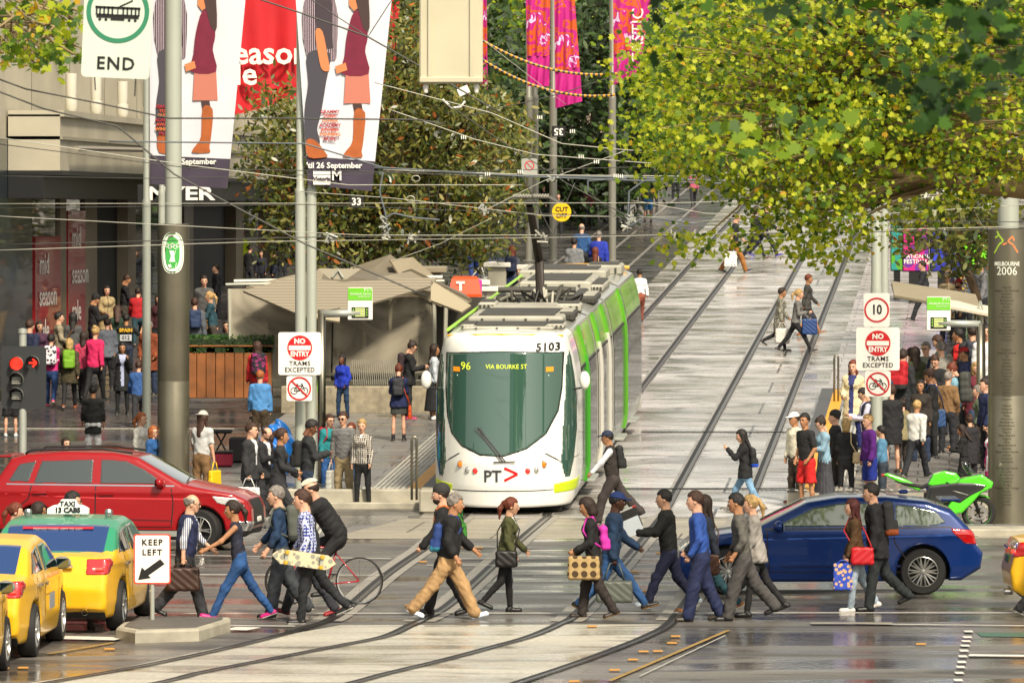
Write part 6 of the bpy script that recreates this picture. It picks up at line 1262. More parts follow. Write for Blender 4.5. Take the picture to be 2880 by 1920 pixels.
b = MB(); b.box(q(930, 1078), (4.4, .12, .12), m_steel); b.box(q(1080, 1052), (3.4, .1, .06), m_steel); b.build('rail', None, r)
b = MB(); b.box(q(1050, 960, 3.2), (5.0, .15, 1.9), mat('#3b3831', .4)); 
for i in range(4): b.box(q(940 + i * 75, 960, 3.1), (.08, .1, 1.9), m_frame)
b.build('back_wall', None, r)
# tan kiosk box behind
def boxy(name, lab, cat, x0, y0, x1, y1, Y, d, m, top=None, grp=None):
    g = Vector((((x0 + x1) / 2 - CX) * Y / F, Y + d / 2, HC - (y1 - HY) * Y / F)); r = empty(name, g, 0, lab, cat, grp); w, h = (x1 - x0) * Y / F, (y1 - y0) * Y / F; b = MB(); b.box((0, 0, h / 2), (w, d, h), m, bev=.03); b.build('casing', None, r)
    if top: b = MB(); b.box((0, 0, h + .05), (w + .25, d + .25, .14), top, bev=.02); b.build('roof', None, r)
    return r, w, h
boxy('kiosk', 'tan flat roofed kiosk behind the tram shelter', 'kiosk', 1000, 765, 1240, 1010, 136, 3, m_rd, m_rf)
# low concrete wall and wood planter with hedge
b = MB(); g = G(930, 1165, PH); b.box((g.x + 1.2, g.y + .6, g.z + .3), (4.6, .5, .6), mat('#8f8672', .8, 0, .8, 10, .3, 6), bev=.02); tag(b.build('seat_wall'), 'speckled concrete seat wall in front of the tram shelter', 'wall')
g = G(660, 1128, PH); r = empty('planter_box', g, 0, 'honey coloured timber planter box with a clipped hedge beside the shelter', 'planter'); b = MB(); w_, h_ = 1.9, 1.15; mwd = mat('#7d4b22', .55, 0, .25, 6, .4, 2.2, coat=.1, key='wood')
for i in range(9): b.box((-w_ / 2 + w_ / 18 + i * w_ / 9 - .1, (i % 2) * .006, h_ / 2 + .08), (w_ / 9 - .012, .6, h_), mwd, bev=.008)
b.box((-.1, 0, h_ + .1), (w_ + .05, .66, .04), mwd, bev=.01); b.build('timber_box', None, r)
# ---------------------------------------------------------------- leaves and trees
def leafmat(col, tr=.35, rough=.6, key=''):
    k = ('leaf', col, tr)
    if k in MC: return MC[k]
    m = bpy.data.materials.new('m_leaf' + col.strip('#')); m.use_nodes = True; t = m.node_tree; b = t.nodes['Principled BSDF']; out = t.nodes['Material Output']; c = hexc(col)
    b.inputs['Base Color'].default_value = c; b.inputs['Roughness'].default_value = rough
    tl = t.nodes.new('ShaderNodeBsdfTranslucent'); tl.inputs[0].default_value = (c[0] * 1.1, c[1] * 1.15, c[2] * .5, 1); mx = t.nodes.new('ShaderNodeMixShader'); mx.inputs[0].default_value = tr
    t.links.new(b.outputs[0], mx.inputs[1]); t.links.new(tl.outputs[0], mx.inputs[2]); t.links.new(mx.outputs[0], out.inputs[0]); MC[k] = m; return m
def _plane():
    pts = []
    for a, rr in ((-90, .12), (-60, .42), (-35, .3), (-12, .48), (8, .36), (25, .58), (45, .4), (62, .5), (75, .42), (90, .66)): pts.append((rr * math.cos(R(a)), rr * math.sin(R(a))))
    return [(x, y, -.25 * (x * x + y * y) * 1.0) for x, y in pts] + [(-x, y, -.25 * (x * x + y * y)) for x, y in reversed(pts[1:-1])]
LEAF = {'plane': _plane(), 'oval': [(0, -.5, 0), (.16, -.25, -.03), (.2, .05, -.04), (.13, .32, -.05), (0, .55, -.1), (-.13, .32, -.05), (-.2, .05, -.04), (-.16, -.25, -.03)], 'quad': [(0, -.5, 0), (.3, 0, -.06), (0, .5, -.04), (-.3, 0, -.06)]}
def leaves(name, cen_, size, kind, mats, wts, parent, rng, up=(0, -.5, .8), spread=.8):
    """cen_: (n,3) leaf centres; every leaf a small bent face with its own turn, size and tone"""
    base = np.array(LEAF[kind]); k = len(base); n = len(cen_); nr = rng.normal(size=(n, 3)) * spread + np.array(up); nr /= np.linalg.norm(nr, axis=1)[:, None]
    t = np.cross(nr, rng.normal(size=(n, 3))); t /= np.linalg.norm(t, axis=1)[:, None] + 1e-9; b = np.cross(nr, t); s = size * rng.uniform(.55, 1.25, n)
    V = cen_[:, None, :] + s[:, None, None] * (base[None, :, 0, None] * t[:, None, :] + base[None, :, 1, None] * b[:, None, :] + base[None, :, 2, None] * nr[:, None, :])
    me = bpy.data.meshes.new(name); me.vertices.add(n * k); me.vertices.foreach_set('co', V.ravel()); me.loops.add(n * k); me.loops.foreach_set('vertex_index', np.arange(n * k)); me.polygons.add(n); me.polygons.foreach_set('loop_start', np.arange(n) * k)
    for m in mats: me.materials.append(m)
    me.polygons.foreach_set('material_index', rng.choice(len(mats), n, p=np.array(wts) / sum(wts)).astype(np.int32)); me.update(calc_edges=True); me.validate()
    o = bpy.data.objects.new(name, me); COL.objects.link(o); o.parent = parent; return o
def inpoly(x, y, poly):
    r = np.zeros(x.shape, bool); n = len(poly)
    for i in range(n):
        x0, y0 = poly[i]; x1, y1 = poly[i - 1]; r ^= ((y0 > y) != (y1 > y)) & (x < (x1 - x0) * (y - y0) / (y1 - y0 + 1e-9) + x0)
    return r
m_bark = mat('#5b4a36', .85, 0, .6, 8, .3, 2, key='bark'); m_bark2 = mat('#8c7a55', .8, 0, .4, 6, .35, 3, key='plane_bark')
def crown_tree(name, lab, base, poly, Yr, ncl, per, size, kind, mats, wts, seed, trunk=.22, limbs=6, cl=.5, up=(0, -.5, .8), barkm=None, flat=.6, trunk_top=.5, grp=None, hub=None, br=1.0, branch=True):
    """a tree whose crown fills an outline (photograph pixels) over a depth range; leaves sit in clusters round twigs"""
    rng = np.random.default_rng(seed); root = empty(name, base, 0, lab, 'tree', grp); L = np.array(base); xs, ys = [p[0] for p in poly], [p[1] for p in poly]; Ym = (Yr[0] + Yr[1]) / 2
    cx = rng.uniform(min(xs), max(xs), ncl * 6); cy = rng.uniform(min(ys), max(ys), ncl * 6); ok = inpoly(cx, cy, poly); cx, cy = cx[ok][:ncl], cy[ok][:ncl]; n = len(cx); cY = rng.uniform(Yr[0], Yr[1], n)
    C = np.stack([(cx - CX) * Ym / F * (cY / cY), cY, HC - (cy - HY) * Ym / F], 1)
    off = np.clip(rng.normal(size=(n, per, 3)), -2.1, 2.1) * np.array([cl, cl, cl * flat]); pts = (C[:, None, :] + off).reshape(-1, 3)
    leaves('crown', pts - L, size, kind, mats, wts, root, rng, up)
    b = MB(); bk = barkm or m_bark; hb = np.array(hub) - L if hub is not None else np.array([0, 0, (C[:, 2].min() * (1 - trunk_top) + C[:, 2].max() * trunk_top) - L[2]])
    b.tube([(0, 0, 0), tuple(hb * .5 + rng.normal(size=3) * .08), tuple(hb)], [trunk, trunk * .8, trunk * .6], bk, 12); b.build('trunk', None, root, smooth=True)
    b = MB()
    if branch:
        ang = np.argsort(np.arctan2(C[:, 2] - L[2] - hb[2], C[:, 0] - L[0] - hb[0])); groups = np.array_split(ang, limbs)
        for gI in groups:
            m_ = C[gI].mean(0) - L; mid = (hb + m_) / 2 + rng.normal(size=3) * .2; b.tube([tuple(hb), tuple(mid), tuple(m_)], [trunk * .5 * br, trunk * .33 * br, trunk * .18 * br], bk, 8)
            for i in gI:
                e = C[i] - L; mm = (m_ + e) / 2 + rng.normal(size=3) * .15; b.tube([tuple(m_ * .6 + mid * .4), tuple(mm), tuple(e)], [trunk * .13 * br, .016, .007], bk, 5)
        b.build('branch', None, root, smooth=True)
    return root, C
LM = [leafmat('#adba24', .5), leafmat('#cdd13c', .55), leafmat('#74911a', .5), leafmat('#41601a', .4), leafmat('#cfa52c', .5)]
S = lambda pts: [(x * 1.2245, y * 1.2245) for x, y in pts]     # outlines read off the 2352 px wide view
PT_ = S([(1610, -60), (1570, 30), (1510, 60), (1490, 150), (1510, 230), (1470, 330), (1520, 350), (1560, 380), (1620, 385), (1680, 430), (1740, 445), (1800, 490), (1860, 530), (1930, 515), (1990, 470), (2030, 410), (2100, 420), (2180, 445), (2250, 440), (2520, 420), (2540, -120), (1700, -120)])
root, C = crown_tree('plane_tree', 'big bright green plane tree filling the upper right of the picture', (12.5, 80, 0), PT_, (74, 88), 900, 46, .088, 'plane', LM, (4.5, 3, 5, 3.2, .3), 11, .3, 9, .26, up=(0, -.75, .75), barkm=m_bark2, br=.55, flat=.6, hub=(10.8, 80, 7.0))
# named limbs of the plane tree, its hanging twigs and seed balls
b = MB(); Lr = root.location
def px(pts, Y): return [P(x * 1.2245, y * 1.2245, Y) - Lr for x, y in pts]
for pts, r0, r1 in (([(2500, 450), (2352, 434), (2240, 425), (2150, 410), (2080, 405), (2000, 380)], .17, .04), ([(2420, 400), (2200, 330), (2050, 205), (1950, 195), (1860, 190), (1780, 175), (1680, 140)], .1, .03), ([(2300, 300), (2060, 190), (1970, 150), (1900, 90)], .08, .03), ([(2400, 350), (2150, 300), (1990, 270), (1900, 330), (1800, 380)], .06, .015), ([(1900, 330), (1750, 420), (1690, 480), (1600, 560)], .03, .008), ([(2100, 405), (1950, 470), (1850, 560)], .03, .008)):
    n = len(pts); b.tube([p + Vector((0, math.sin(i * 2.1) * .2, 0)) for i, p in enumerate(px(pts, 79))], [r0 + (r1 - r0) * i / (n - 1) for i in range(n)], m_bark2, 9)
b.build('limb', None, root, smooth=True)
rng = np.random.default_rng(5); tw_ = []
for ctr in ((1560, 545), (1600, 570), (1640, 560), (1500, 420), (1545, 570), (1700, 545), (1680, 560), (1790, 560), (1830, 585), (1880, 600), (1910, 590), (1960, 570), (1990, 540), (1870, 560), (1820, 540), (1750, 520), (1420, 330), (1430, 180), (1445, 120), (2150, 480), (2100, 500), (1950, 520)):
    c0 = P(ctr[0] * 1.2245, ctr[1] * 1.2245, 78 + rng.uniform(-1.5, 1.5)); tw_.append(np.array(c0) + rng.normal(size=(40, 3)) * np.array([.2, .15, .11]))
leaves('crown', np.concatenate(tw_) - np.array(Lr), .092, 'plane', LM, (5, 4, 4, 1, .2), root, rng, (0, -.8, .6))
b = MB()
for i in range(60):
    c = C[rng.integers(len(C))]; p = Vector(c) - Lr + Vector((rng.normal() * .3, -.3, -.35)); b.lathe([(0, -.02), (.017, -.01), (.017, .01), (0, .02)], m_bark, 6, p); b.tube([p, p + Vector((0, 0, .12))], .003, m_bark, 3)
b.build('seed_ball', None, root)['kind'] = 'stuff'
# near leaves, out of focus; shade is put into their dark colours
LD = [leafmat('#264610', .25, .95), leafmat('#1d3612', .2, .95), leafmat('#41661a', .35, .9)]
NP = S([(1500, -30), (1640, 60), (1750, 20), (1900, 60), (1990, 120), (2040, 200), (2100, 270), (2180, 240), (2240, 200), (2400, 160), (2400, -60), (1500, -60)])
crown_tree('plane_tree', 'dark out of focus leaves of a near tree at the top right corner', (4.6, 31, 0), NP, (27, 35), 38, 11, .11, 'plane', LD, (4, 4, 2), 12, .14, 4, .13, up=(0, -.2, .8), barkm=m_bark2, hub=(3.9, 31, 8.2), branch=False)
NP2 = S([(1560, 330), (1640, 290), (1720, 360), (1790, 330), (1880, 380), (1990, 330), (2010, 260), (1880, 250), (1700, 270)])
crown_tree('plane_tree', 'softly blurred green twigs hanging in front of the bright plane tree', (6.0, 46, 0), NP2, (42, 48), 16, 7, .14, 'plane', [LM[2], LM[3], LM[0]], (3, 2, 2), 13, .12, 3, .14, barkm=m_bark2, hub=(5.0, 46, 8.6), branch=False)
TLP = S([(-60, -40), (190, -40), (190, 60), (170, 90), (190, 130), (150, 150), (60, 130), (30, 180), (0, 150), (-60, 160)])
crown_tree('plane_tree', 'leafy twigs of a plane tree at the top left corner', (-8.2, 60, 0), TLP, (57, 62), 46, 13, .12, 'plane', LM, (3, 1, 4, 3, .6), 14, .2, 5, .17, barkm=m_bark2, hub=(-6.6, 60, 8.6), br=.35)
# bushy magnolia with rusty leaves behind the shelter
MG = [leafmat('#545c24', .15, .35), leafmat('#6c702e', .2, .35), leafmat('#86803a', .25), leafmat('#33441c', .1, .35), leafmat('#96541a', .3), leafmat('#b8641c', .35)]
MP = S([(600, 205), (590, 300), (575, 330), (600, 420), (610, 560), (720, 600), (900, 610), (1050, 600), (1150, 560), (1190, 470), (1215, 350), (1190, 280), (1120, 200), (1000, 60), (920, 20), (890, 50), (870, 180), (700, 240)])
crown_tree('magnolia_tree', 'broad magnolia tree with rusty orange leaves behind the tram shelter', (-4.1, 162, zz(162)), MP, (157, 167), 760, 34, .21, 'oval', MG, (5, 4, 3, 3, .35, .25), 21, .24, 9, .38, up=(0, -.6, .5), flat=.9, trunk_top=.15)
RM = S([(2060, 450), (2040, 560), (2080, 600), (2150, 560), (2230, 620), (2290, 600), (2290, 440), (2180, 430)])
crown_tree('magnolia_tree', 'smaller magnolia tree with bare crossing branches above the right crowd', (12.4, 150, zz(150)), RM, (147, 153), 90, 20, .26, 'oval', MG, (5, 4, 2, 3, .2, .1), 22, .14, 5, .3, up=(0, -.5, .3), flat=1, hub=(11.6, 150, 5.0))
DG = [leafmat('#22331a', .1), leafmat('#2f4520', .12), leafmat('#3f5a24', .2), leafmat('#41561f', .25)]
DP = S([(1130, 130), (1150, 460), (1250, 520), (1400, 480), (1500, 420), (1560, 330), (1560, 60), (1450, -60), (1330, -60), (1330, 20), (1200, 120)])
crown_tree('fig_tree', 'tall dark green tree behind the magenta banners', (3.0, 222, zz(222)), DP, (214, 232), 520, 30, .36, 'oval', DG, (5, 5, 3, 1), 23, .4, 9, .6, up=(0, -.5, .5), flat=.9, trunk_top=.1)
crown_tree('street_tree', 'pale green tree at the top between the cream sign and the dark tree', (-1.0, 290, zz(290)), S([(1100, -60), (1100, 110), (1170, 130), (1250, 90), (1330, 60), (1340, -60)]), (284, 296), 110, 26, .4, 'quad', [LM[0], LM[2], LM[3]], (3, 3, 2), 24, .3, 5, .8)
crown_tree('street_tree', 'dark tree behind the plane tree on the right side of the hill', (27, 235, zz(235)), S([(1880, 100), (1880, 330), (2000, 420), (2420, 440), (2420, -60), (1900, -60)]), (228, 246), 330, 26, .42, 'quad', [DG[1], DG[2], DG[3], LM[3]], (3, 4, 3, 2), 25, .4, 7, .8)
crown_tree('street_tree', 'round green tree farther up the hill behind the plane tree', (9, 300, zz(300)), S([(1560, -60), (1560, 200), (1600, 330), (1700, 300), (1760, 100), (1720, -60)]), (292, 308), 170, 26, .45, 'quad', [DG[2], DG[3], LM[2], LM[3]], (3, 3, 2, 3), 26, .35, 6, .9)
crown_tree('street_tree', 'dark green tree hiding the shopfronts at the far left of the hill', (-6.5, 215, zz(215)), S([(860, -60), (860, 330), (980, 500), (1130, 480), (1180, 200), (1130, -60)]), (208, 224), 260, 26, .4, 'quad', [DG[0], DG[1], DG[2], DG[3]], (3, 4, 3, 1), 27, .35, 6, .8)
# hedge in the timber planter
g = G(660, 1128, PH); rng = np.random.default_rng(8); rt = empty('hedge', g + Vector((-.1, 0, 1.3)), 0, 'clipped green hedge growing out of the timber planter box', 'hedge'); N_ = 4200; q = rng.uniform(-1, 1, (N_, 3)) * np.array([1.0, .34, .2]); leaves('foliage', q, .06, 'quad', [leafmat('#2f5a18', .3), leafmat('#46701f', .3), leafmat('#1f4012', .2)], (3, 2, 2), rt, rng, (0, -.3, .8))
b = MB(); b.box((0, 0, -.05), (1.9, .6, .3), mat('#1c2c12', .9)); b.build('hedge_core', None, rt)  # solid dark green box filling the inside of the hedge
b = MB(); wg = G(398, 1802); 
for i in range(12): a = i * .9; b.quad((0, 0, 0), (.05 * math.cos(a) + .01, -.02, .08), (.09 * math.cos(a), -.03 + .03 * math.sin(a), .14 + .03 * (i % 3)), (.05 * math.cos(a) - .01, -.02, .09), mat('#5d6a22', .6) if i % 3 else mat('#b8641c', .6))
tag(b.build('weed', None, None, loc=wg), 'small weed growing at the front edge of the traffic island', 'weed')
# ---------------------------------------------------------------- smaller street things
boxy('phone_booth', 'grey phone booth with an orange top and a white T beside the kiosk', 'phone booth', 1268, 835, 1345, 1010, 150, .9, mat('#4a4640', .5))
b = MB(); Y = 149.9; c = P(1308, 806, Y); b.loft([[(x * s_, y_ * s_, z) for x, y_ in ((-.42, -.5), (.42, -.5), (.42, .5), (-.42, .5))] for s_, z in ((1.05, -.27), (1.05, -.2), (.85, .2), (.7, .27))]); o = b.build('orange_top', mat('#d8480f', .35, coat=.5), bpy.data.objects['phone_booth']); o.location = c - bpy.data.objects['phone_booth'].location + Vector((0, .5, 0))
b = MB(); b.box((.36, .12, -.02), (.16, .95, .42), mat('#c93aa0', .35), bev=.05); o2 = b.build('pink_end', None, bpy.data.objects['phone_booth']); o2.location = o.location
t_ = text('T', .32, m_white, (-.12, -.5, 0), parent=bpy.data.objects['phone_booth'], bold=.02); t_.location = o.location
m_perf = mat('#b9b5a4', .4, .4, .6, 40, .1, 3, key='perforated'); m_cap = mat('#dcdad0', .4)
for x0, y0, x1, y1, lab in ((1366, 818, 1420, 905, 'grey perforated litter bin in front of the parked bicycles'), (1371, 750, 1424, 830, 'perforated recycling bin with a blue picture panel'), (1465, 756, 1520, 835, 'perforated litter bin right of the parked bicycles'), (1333, 800, 1365, 905, 'plain grey cabinet standing left of the front litter bin')):
    r, w, h = boxy('litter_bin' if 'bin' in lab[:30] else 'cabinet', lab, 'bin' if 'bin' in lab[:30] else 'cabinet', x0, y0, x1, y1, 165 if y0 < 790 else 152, .6, m_perf, m_cap)
    if 'blue' in lab: b = MB(); b.box((0, -.02, h * .4), (w * .7, .04, h * .5), mat('#1f6fb0', .4)); b.box((.03, -.03, h * .45), (w * .3, .05, h * .2), mat('#c9c22a', .4), rz=.0); b.build('picture_panel', None, r)
for x, yb, lab in ((1060, 1145, 'steel bench of bent rods on the left platform'),):
    g = G(x, yb, PH); r = empty('bench', g, R(15), lab, 'bench'); b = MB()
    for i in range(22): x_ = -.5 + i * .048; b.tube([(x_, -.38, .46), (x_, .02, .42), (x_, .1, .5), (x_, .28, 1.05)], .012, m_steel, 5)
    b.build('seat', None, r); b = MB(); b.box((0, 0, .22), (.5, .3, .4), mat('#8c8470', .8), bev=.03); b.build('base', None, r)
# busker's stool, amplifier, crate; bronze dome; plastic sheet
g = G(622, 1290, PH); r = empty('stool', g, 0, 'folding black keyboard stool beside the man in the pale cap', 'stool'); b = MB(); b.box((0, 0, .55), (.45, .3, .08), m_blk, bev=.03); b.build('seat', None, r); b = MB(); b.tube([(-.18, 0, 0), (.1, 0, .52)], .02, m_blk); b.tube([(.18, 0, 0), (-.1, 0, .52)], .02, m_blk); b.build('leg', None, r)
g = G(675, 1300, PH); b = MB(); b.box((0, 0, .25), (.42, .32, .5), mat('#1d1c1d', .7), bev=.03); b.box((0, -.165, .25), (.36, .02, .42), mat('#2b2a2a', .9)); tag(b.build('amplifier', None, None, loc=g), 'black busker amplifier on the paving right of the stool', 'amplifier')
g = G(630, 1312, PH); b = MB(); b.box((0, 0, .14), (.34, .3, .26), mat('#8c1230', .6), bev=.03); b.box((0, 0, .29), (.36, .32, .05), m_blk, bev=.015); tag(b.build('crate', None, None, loc=g), 'dark red crate below the busker stool', 'crate')
v, f = surf(lambda p: np.maximum(ell(p, [0, 0, .0], [.85, .6, .52]) + .01 * np.sin(p[:, 0] * 7), -p[:, 2]), [-1, -.8, -.05], [1, .8, .7], .05); tag(sobj('bronze_sculpture', [(v, f, mat('#8a4a2c', .35, .6, .2, 10, .2, 3))], None, G(330, 1320, 0)), 'low rounded bronze sculpture behind the red car', 'sculpture')
v, f = surf(lambda p: ell(p, [0, 0, .45], [.38, .3, .55]) + .05 * np.sin(p[:, 0] * 13 + p[:, 2] * 7) * np.sin(p[:, 2] * 11 + p[:, 1] * 9) + .02 * np.sin(p[:, 0] * 31 + p[:, 2] * 23), [-.6, -.5, -.05], [.6, .5, 1.15], .035); tag(sobj('plastic_sack', [(v, f, mat('#1c6fc4', .3, coat=.3))], None, G(780, 1330, PH)), 'big crumpled blue plastic sack behind the men in suits', 'sack')
# right shelter roof, posters on the mall
Y = 118; g = Vector(((2720 - CX) * Y / F, Y, zz(Y) + PH)); r = empty('tram_shelter', g, 0, 'slatted cream shelter roof above the waiting crowd at the right', 'shelter'); q = lambda x, y, dy=0: P(x, y, Y) - g + Vector((0, dy, 0))
slab('roof_panel', [q(2524, 840, 1), q(2760, 880, 0), q(2760, 838, 1.5), q(2530, 802, 2.5)], .06, mat('#8c836c', .6, 0, .1, 8, .1, 1), r); slab('roof_panel', [q(2640, 862, -.2), q(2860, 905, -.4), q(2865, 880, .6), q(2640, 845, .8)], .05, mat('#cfc7b2', .5), r)
b = MB()
for i in range(9): b.tube([q(2526, 838 - i * 4.2, 1 + i * .17 - .06), q(2758, 876 - i * 4.6, i * .17 - .06)], .012, m_rd, 4)
b.build('roof_slat', None, r); b = MB(); b.tube([q(2760, 890), q(2762, 1240)], .08, m_steel, 12); b.tube([q(2757, 845), q(2745, 905)], .02, m_galv); b.tube([q(2757, 845), q(2775, 905)], .02, m_galv); b.build('post', None, r)
for x0, y0, x1, y1, Y, c1, c2, lab, tx in ((2505, 630, 2540, 762, 172, '#2a8f8a', '#57a02a', 'green and teal street poster, leftmost of the poster row at the right', ''), (2538, 630, 2612, 764, 170, '#c3147c', '#6a2390', 'magenta festival poster below the right magnolia tree', 'FESTIVAL'), (2615, 628, 2705, 764, 171, '#232ea0', '#3a49d0', 'deep blue street poster right of the magenta one', ''), (2705, 660, 2775, 745, 168, '#7be01c', '#6fd018', 'acid green street poster behind the branches', '')):
    g = Vector((((x0 + x1) / 2 - CX) * Y / F, Y, zz(Y))); r = empty('street_poster', g, 0, lab, 'poster'); c = P((x0 + x1) / 2, (y0 + y1) / 2, Y) - g; w, h = (x1 - x0) * Y / F, (y1 - y0) * Y / F
    b = MB(); b.box(c, (w, .25, h), m_blk, bev=.02); b.box(Vector((0, 0, (c.z - h / 2) / 2)), (w * .5, .2, max(c.z - h / 2, .1)), m_blk); b.build('stand', None, r); b = MB(); b.box(c + Vector((0, -.13, 0)), (w * .94, .02, h * .95), pattern('blob', c1, c2, 2.2)); b.build('print', None, r)
    if tx: text('NATIONAL', .16, m_white, tuple(c + Vector((0, -.15, -h * .18))), parent=r, bold=.004); text(tx, .18, m_white, tuple(c + Vector((0, -.15, -h * .29))), parent=r, bold=.004)
# hill bits: benches, planters and parked shapes behind the poles
for i, (x0, y0, x1, y1) in enumerate(((1623, 588, 1668, 640), (1690, 540, 1715, 600), (1500, 600, 1540, 650), (1575, 640, 1620, 690), (1755, 560, 1800, 590))): boxy('stone_block', 'grey stone seat block on the hill, ' + ('behind the cut off disc', 'right of the trees', 'between the paired poles', 'beside the single pole', 'under the plane tree tips')[i], 'stone block', x0, y0, x1, y1, 230 + i * 3, .8, mat('#8f8a7e', .8, 0, .3, 10))
# ---------------------------------------------------------------- overhead wires
m_wire = mat('#4a4a47', .5, .5, key='wire'); m_wl = mat('#a9a89c', .5, .3, key='wire_light'); m_hose = mat('#5a6268', .5, key='hose')
WIRES = []
def wire(pts, Y, r=.008, m=None, sag=0.0, lab=None, Y2=None):
    Y2 = Y2 or Y; n = len(pts); Ys = [Y + (Y2 - Y) * i / (n - 1) for i in range(n)]; w = [P(x * 1.2245, y * 1.2245, yy) for (x, y), yy in zip(pts, Ys)]; out = []
    for a, c in zip(w, w[1:]):
        for i in range(7): t = i / 7; out.append(a.lerp(c, t) - Vector((0, 0, sag * 4 * t * (1 - t))))
    out.append(w[-1]); b = MB(); o = out[0].copy(); b.tube([p - o for p in out], r * .75, m or m_wire, 6); ob = b.build('overhead_wire', None, None, loc=o, smooth=True)
    tag(ob, lab or 'thin tram span wire', 'wire', 'overhead tram wires'); return ob
DW = 'thin overhead wire strung across the junction above the tram'
for pts, Y, r, m in (([(-30, 172), (60, 205), (230, 238), (390, 272), (620, 272), (960, 275), (1020, 285)], 60, .013, m_wire), ([(-30, 200), (100, 250), (270, 290), (400, 400), (700, 560), (980, 680)], 58, .013, m_wire), ([(540, -20), (690, 30), (845, 85), (960, 150), (1150, 260)], 60, .013, m_wire),
    ([(700, -10), (845, 85), (900, 0)], 61, .008, m_wire), ([(-10, 315), (420, 378), (800, 425), (1200, 425)], 80, .01, m_wl), ([(-10, 330), (450, 388), (900, 395), (1180, 410)], 82, .01, m_wire), ([(-10, 468), (400, 440) if False else (700, 467), (1560, 466), (2352, 440)], 95, .009, m_wl), ([(-10, 478), (700, 470), (1500, 500), (2352, 510)], 95, .009, m_wire),
    ([(-10, 486), (350, 510), (950, 555), (1560, 575)], 90, .009, m_wl) if False else ([(-10, 496), (350, 515), (830, 540), (1250, 540)], 90, .009, m_wl), ([(-10, 562), (700, 545), (1300, 540), (1900, 535), (2352, 525)], 98, .012, m_wire), ([(-10, 575), (600, 555), (1300, 545), (2352, 520)], 98, .011, m_wl),
    ([(-10, 404), (330, 410), (800, 400), (1420, 385), (2352, 360)], 97, .009, m_wire), ([(250, 325), (700, 330), (880, 385), (1200, 405), (1600, 420), (2352, 440)], 96, .02, m_hose), ([(860, 385), (1100, 400), (1450, 408), (1700, 418)], 97, .03, m_hose), ([(880, 390), (1240, 402), (1560, 405), (1700, 395)], 96, .013, m_wl), ([(690, 440), (900, 455), (1250, 495), (1560, 500)], 96, .009, m_wl),
    ([(860, 190), (1130, 260), (1290, 330), (1440, 345), (1700, 350)], 99, .012, m_wl), ([(890, 250), (1090, 320), (1230, 355), (1560, 380)], 99, .012, m_wl), ([(1030, 240), (1130, 310), (1300, 420), (1530, 545)], 99, .013, m_wire), ([(1060, 270), (1290, 215), (1440, 165), (1560, 130)], 110, .015, m_wire), ([(1100, 490), (1250, 415), (1440, 345)], 99, .011, m_wl), ([(960, 660), (1100, 610), (1210, 540)], 97, .008, m_wire) if False else ([(900, 600), (1010, 560), (1130, 500)], 97, .008, m_wl),
    ([(1200, 405), (1270, 540), (1320, 420)], 99, .014, m_wire), ([(1330, 420), (1420, 500), (1530, 545)], 99, .008, m_wire), ([(1550, 515), (2352, 430)], 97, .008, m_wl), ([(1450, 460), (1620, 490), (1900, 500), (2352, 470)], 98, .009, m_wl), ([(1100, 85), (1300, 240)], 105, .006, m_wl), ([(870, 400), (880, 395), (872, 440), (885, 490), (890, 530)], 96, .022, m_hose), ([(885, 500), (905, 490), (950, 500), (1010, 505)], 96, .022, m_hose), ([(1350, 440), (1345, 390) if False else (1350, 415), (1440, 410)], 96, .02, m_hose), ([(1440, 540), (1445, 440), (1480, 415), (1530, 412)], 96, .022, m_hose), ([(1445, 520), (1480, 500), (1540, 505), (1600, 515)], 96, .022, m_hose)):
    wire(pts, Y, r, m, .0, DW)
# striped guard ropes
for (x0, y0, x1, y1) in ((1108, 93, 1430, 168), (1108, 137, 1412, 218)):
    a, c = P(x0 * 1.2245, y0 * 1.2245, 112), P(x1 * 1.2245, y1 * 1.2245, 112); b = MB(); n = 56; my = mat('#c98f14', .6)
    for i in range(n): p0, p1 = a.lerp(c, i / n) - a, a.lerp(c, (i + 1) / n) - a; s_ = lambda t: Vector((0, 0, -.25 * t * (1 - t) * 4)); b.tube([p0 + s_(i / n), p1 + s_((i + 1) / n)], .028, my if i % 2 else m_blk, 7, cap=False)
    tag(b.build('striped_cable', None, None, loc=a), 'yellow and black striped overhead cable, ' + ('upper one' if y0 == 93 else 'lower one') + ' of the two at the magenta banners', 'cable')
# clamps, insulators, droppers, number plates and the cut off disc
rr = random.Random(9)
def gadget(lab, x, y, Y, fn): p = P(x * 1.2245, y * 1.2245, Y); b = MB(); fn(b); tag(b.build('wire_fitting', None, None, loc=p), lab, 'wire fitting', 'fittings on the overhead wires')
GL = 'small metal fitting clamped on the overhead tram wires'
for x, y, Y in ((885, 510, 96), (890, 535, 97.5), (1110, 480, 96), (1440, 525, 96), (1450, 500, 96), (1540, 540, 97.5), (1270, 405, 96), (950, 545, 97.5), (760, 548, 97.5), (1245, 542, 97.5), (1600, 540, 97.5), (1690, 400, 96)):
    gadget(GL, x, y, Y, lambda b: [b.tube([(rr.uniform(-.1, .1), 0, rr.uniform(-.1, .1)), (rr.uniform(-.12, .12), 0, rr.uniform(-.12, .12))], .018, rr.choice([m_wl, m_dgr, m_galv]), 5) for _ in range(7)])
for x, y, Y in ((1365, 372, 96), (1410, 404, 96), (1115, 400, 96), (1330, 360, 99), (1190, 395, 96), (1420, 405, 96), (1310, 302, 99), (1235, 270, 99), (1060, 316, 99)): gadget(GL, x, y, Y, lambda b: [b.box((i * .035, 0, 0), (.02, .07, .07), m_white, bev=.01) for i in range(3)])
for x in (960, 985, 1010, 1030, 1475, 1490, 1505): wire([(x, 412), (x - 8 + rr.random() * 10, 475), (x - 10, 535)], 97, .006, m_dgr, 0, 'short dropper wire holding up a tram contact wire')
